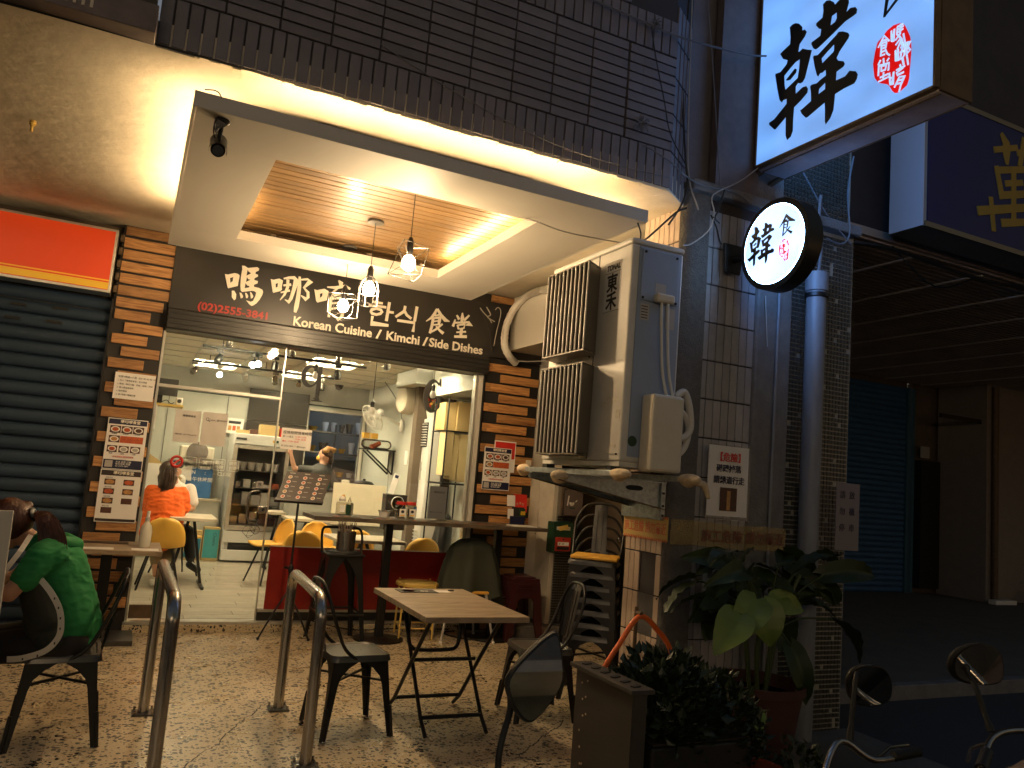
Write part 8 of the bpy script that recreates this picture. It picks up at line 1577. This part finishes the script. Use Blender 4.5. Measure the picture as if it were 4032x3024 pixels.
# planter bin with a dense small leaved bush
pl = thing('metal_cabinet', 'narrow upright grey metal panel box with punched holes and a slotted rim', 'cabinet', (2.2, 3.3, -.02))
B().box(2.155, 2.165, 3.03, 3.52, -.02, .60).out('perforated_side', MATS['planter_grey'], pl); B().box(2.166, 2.235, 3.03, 3.04, -.02, .60).out('front_side', MATS['planter_grey'], pl); B().box(2.166, 2.235, 3.51, 3.52, -.02, .60).out('back_side', MATS['planter_grey'], pl); B().box(2.225, 2.235, 3.041, 3.509, -.02, .60).out('end_side', MATS['planter_grey'], pl)
B().box(2.13, 2.255, 3.0, 3.55, .601, .622).out('rim', MATS['planter_grey'], pl, bevel=.003)
pb = thing('planter_box', 'low black planter trough hidden under the dark bush', 'planter', (2.55, 3.25, -.02)); B().box(2.27, 2.85, 3.02, 3.52, -.02, .36).out('trough', MATS['rubber'], pb, bevel=.01); B().box(2.29, 2.83, 3.04, 3.50, .361, .37).out('soil', MATS['soil'], pb)
for k in range(6): B().ob((2.19, 3.06+.085*k, .624), (.025, .012, .003), Euler((0, 0, R(20))).to_matrix()).out('rim_slot', MATS['black_void'], pl)
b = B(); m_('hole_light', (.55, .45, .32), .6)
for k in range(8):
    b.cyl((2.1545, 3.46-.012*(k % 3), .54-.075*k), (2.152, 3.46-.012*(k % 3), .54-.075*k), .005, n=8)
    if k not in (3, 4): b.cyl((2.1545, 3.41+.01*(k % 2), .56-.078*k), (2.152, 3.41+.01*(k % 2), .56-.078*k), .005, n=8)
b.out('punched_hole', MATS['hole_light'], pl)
def bush(name, lab, c, rad, n, m, ls, seed, stems=8):
    t = thing(name, lab, 'plant', (c[0], c[1], c[2]-rad[2])); r_ = random.Random(seed); b = B()
    for k in range(n):
        a, ph = r_.uniform(0, 6.28), math.acos(r_.uniform(-1, 1)); q = r_.uniform(.45, 1)**.5*(1+.15*math.sin(a*4)*math.sin(ph*3)); p = V3((c[0]+rad[0]*q*math.sin(ph)*math.cos(a), c[1]+rad[1]*q*math.sin(ph)*math.sin(a), c[2]+rad[2]*q*math.cos(ph)))
        d = (p - V3(c)).normalized()*.7 + V3((r_.uniform(-1, 1), r_.uniform(-1, 1), r_.uniform(-.3, 1))); d.normalize(); s_ = ls*r_.uniform(.6, 1.2); e = d.cross(V3((r_.uniform(-1, 1), r_.uniform(-1, 1), 1))).normalized()*s_*.32; n_ = d.cross(e).normalized()*s_*.1
        b.add([p, p+d*s_*.45+e+n_, p+d*s_, p+d*s_*.45-e+n_, p+d*s_*.5], [(0, 1, 4), (1, 2, 4), (2, 3, 4), (3, 0, 4)])
    b.out('foliage', MATS[m], t)
    b = B()
    for k in range(stems): a = 6.28*k/stems; b.tube([(c[0], c[1], c[2]-rad[2]), (c[0]+rad[0]*.5*math.cos(a), c[1]+rad[1]*.5*math.sin(a), c[2]+rad[2]*.4)], .006, 5)
    b.out('stem', MATS['stem'], t); return t
bush('bush', 'dense dark small-leaved bush growing beside the narrow metal cabinet', (2.50, 3.26, .47), (.28, .27, .23), 2200, 'leaf_small', .07, 4)
bush('bush', 'low dark shrub sprawling between the planter and the big leaved plant', (2.85, 3.30, .30), (.24, .28, .30), 1500, 'leaf_small', .06, 5)
bush('bush', 'thin sprigs of weeds in front of the large red pot', (3.15, 3.0, .15), (.16, .14, .18), 260, 'leaf_big', .05, 6)
for c, lab in (((3.06, 3.2, .38), 'single bright heart shaped leaf poking out beside the red pot'),):
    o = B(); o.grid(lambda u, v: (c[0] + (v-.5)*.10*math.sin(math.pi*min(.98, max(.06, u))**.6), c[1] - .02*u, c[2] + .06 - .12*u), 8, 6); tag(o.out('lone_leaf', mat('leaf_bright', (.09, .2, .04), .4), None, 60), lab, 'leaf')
p2 = thing('plant_pot', 'small glazed orange-red pot at the bottom edge between the plants', 'pot', (2.84, 3.0, -.02)); B().lathe([(.10, -.02), (.14, .12), (.155, .24), (.15, .25), (.14, .24)], (2.84, 3.0, 0), 28).out('pot', mat('glazed_red', (.30, .05, .02), .25, var=.3, vs=8), p2, 40); B().lathe([(.001, .22), (.14, .22)], (2.84, 3.0, 0), 20).out('soil', MATS['soil'], p2)
hs = thing('orange_hose', 'bright orange hose looped over a tap in front of the tiled pillar', 'hose', (2.6, 3.7, .6)); B().tube(smoothpath([(2.30, 3.70, .10), (2.33, 3.70, .30), (2.42, 3.70, .52), (2.53, 3.70, .68), (2.60, 3.70, .78), (2.65, 3.70, .815), (2.70, 3.70, .80), (2.76, 3.70, .75), (2.85, 3.70, .66), (2.92, 3.70, .50), (2.93, 3.7, .2)], 6), .015, 10).out('hose', MATS['orange_hose'], hs, 60)
tpst = thing('tap_post', 'thin standpipe with a tap carrying the orange hose', 'tap', (2.65, 3.74, 0)); B().cyl((2.65, 3.74, 0), (2.65, 3.74, .86), .011, n=10).out('standpipe', MATS['brown_metal'], tpst); B().cyl((2.65, 3.74, .83), (2.65, 3.69, .83), .012, n=10).out('spout', MATS['brown_metal'], tpst)
# ================================================================ scooters at the kerb (front ends)
def scooter(lab, base, bars, mirror, stalk, cowl):
    t = thing('motor_scooter', lab, 'scooter', (base[0], base[1], -.12)); X_, Y_ = base; h_ = bars[0][2] + .0
    blob('front_cowl', MATS[cowl], t, [((X_, Y_+.05, h_-.10), (X_, Y_+.20, h_-.42), .075, .11), ((X_, Y_+.2, h_-.42), (X_, Y_+.30, .12), .11, .07)], [((X_, Y_+.12, h_-.2), (.12, .09, .12))], .02, 4)
    B().tube(smoothpath(bars, 5), .012, 8).out('handlebar', MATS['steel'], t, 60)
    for i, j in ((0, 1), (-1, -2)): a = V3(bars[i]); d = (V3(bars[j])-a).normalized(); B().cyl(a, a+d*.11, .019, n=14).out('grip', MATS['rubber'], t, 50); B().tube([a+V3((0, .045, .01)), a+d*.08+V3((0, .05, .01)), a+d*.15+V3((0, .02, 0))], .006, 6).out('brake_lever', MATS['steel'], t, 60)
    B().lathe([(.001, 0), (.055, .0), (.06, -.02), (.03, -.06)], (X_, Y_+.23, h_-.20), 20, (0, 1, -.1)).out('headlight', MATS['glass_clear'], t, 40)
    B().lathe([(.14, -.05), (.22, -.045), (.235, 0), (.22, .045), (.14, .05)], (X_, Y_+.38, .115), 32, (1, 0, 0)).out('tyre', MATS['rubber'], t, 40); B().lathe([(.001, -.03), (.14, -.04), (.14, .04), (.001, .03)], (X_, Y_+.38, .115), 24, (1, 0, 0)).out('wheel_rim', MATS['steel'], t, 40)
    blob('seat', MATS['rubber'], t, [((X_, Y_-.45, .62), (X_, Y_-1.05, .66), .12, .11)], [], .025, 3); blob('rear_body', MATS[cowl], t, [((X_, Y_-.42, .42), (X_, Y_-1.05, .45), .15, .13), ((X_, Y_+.1, .16), (X_, Y_-.5, .16), .13, .14)], [], .03, 3)
    B().lathe([(.14, -.055), (.22, -.05), (.235, 0), (.22, .05), (.14, .055)], (X_, Y_-.92, .115), 32, (1, 0, 0)).out('tyre', MATS['rubber'], t, 40)
    B().tube(smoothpath(stalk, 5), [.013 if k < 3 else .009 for k in range(5*(len(stalk)-1)+1)], 8).out('mirror_stalk', MATS['rubber'], t, 60)
    poly, dy, tilt = mirror; zc = sum(p[1] for p in poly)/len(poly); xc = sum(p[0] for p in poly)/len(poly)
    PL = [(x, z) for x, z in poly]; sm = smoothpath([(x, 0, z) for x, z in PL], 4, closed=True); sm = [(p.x, p.z) for p in sm]
    fy = lambda u, v, w, e=0: (u, dy + tilt[0]*(u-xc) + tilt[1]*(v-zc) + w, v)
    b = B(); n_ = len(sm); rings = []
    for s_, w in ((1.0, -.004), (1.07, .0), (1.10, .012), (.98, .032), (.6, .045)): rings.append([fy(xc+(u-xc)*s_, zc+(v-zc)*s_, w) for u, v in sm])
    for k in range(len(rings)-1): b.add(rings[k]+rings[k+1], [(i, (i+1) % n_, n_+(i+1) % n_, n_+i) for i in range(n_)])
    b.add(rings[-1], [tuple(range(n_))]); b.out('mirror_housing', MATS['rubber'], t, 60)
    b = B(); b.add([fy(u, v, -.0035) for u, v in sm], [tuple(range(n_))]); b.out('mirror_glass', MATS['mirror'], t)
    return t
scooter('scooter whose angular mirror stands up at the bottom centre of the view', (.72, 2.0), [(.36, 1.80, .70), (.50, 1.86, .74), (.72, 1.94, .74), (.93, 1.88, .75), (1.08, 1.80, .71)], ([(1.093, 1.093), (1.108, 1.07), (1.112, .985), (1.07, .925), (1.03, .892), (1.005, .895), (.978, .93), (.968, .985), (1.03, 1.05)], 1.9, (-.13, .24)), [(.945, 1.89, .74), (.945, 1.895, .80), (.958, 1.905, .85), (.985, 1.93, .90), (.99, 1.945, .93)], 'rubber')
scooter('dark scooter with a slender oval mirror beside the plants', (2.42, 2.05), [(2.13, 1.95, .53), (2.26, 2.05, .58), (2.45, 2.15, .66), (2.62, 2.14, .585), (2.81, 2.10, .615)], ([(2.61, .905), (2.655, .912), (2.70, .86), (2.725, .79), (2.70, .755), (2.655, .76), (2.615, .82), (2.60, .87)], 2.2, (-.9, -.7)), [(2.525, 2.17, .65), (2.545, 2.18, .75), (2.57, 2.19, .86), (2.60, 2.21, .88), (2.65, 2.24, .84)], 'black_board')
scooter('dark scooter with a rounded mirror at the lower right corner', (3.02, 1.75), [(2.60, 1.72, .70), (2.78, 1.80, .76), (3.0, 1.84, .76), (3.2, 1.80, .74), (3.4, 1.72, .70)], ([(2.80, 1.04), (2.84, 1.055), (2.89, 1.02), (2.93, .945), (2.925, .915), (2.87, .905), (2.82, .93), (2.79, .99)], 1.9, (-.8, -.7)), [(2.82, 1.83, .77), (2.825, 1.86, .83), (2.828, 1.89, .90), (2.845, 1.93, .935), (2.86, 1.94, .95)], 'rusty_panel')
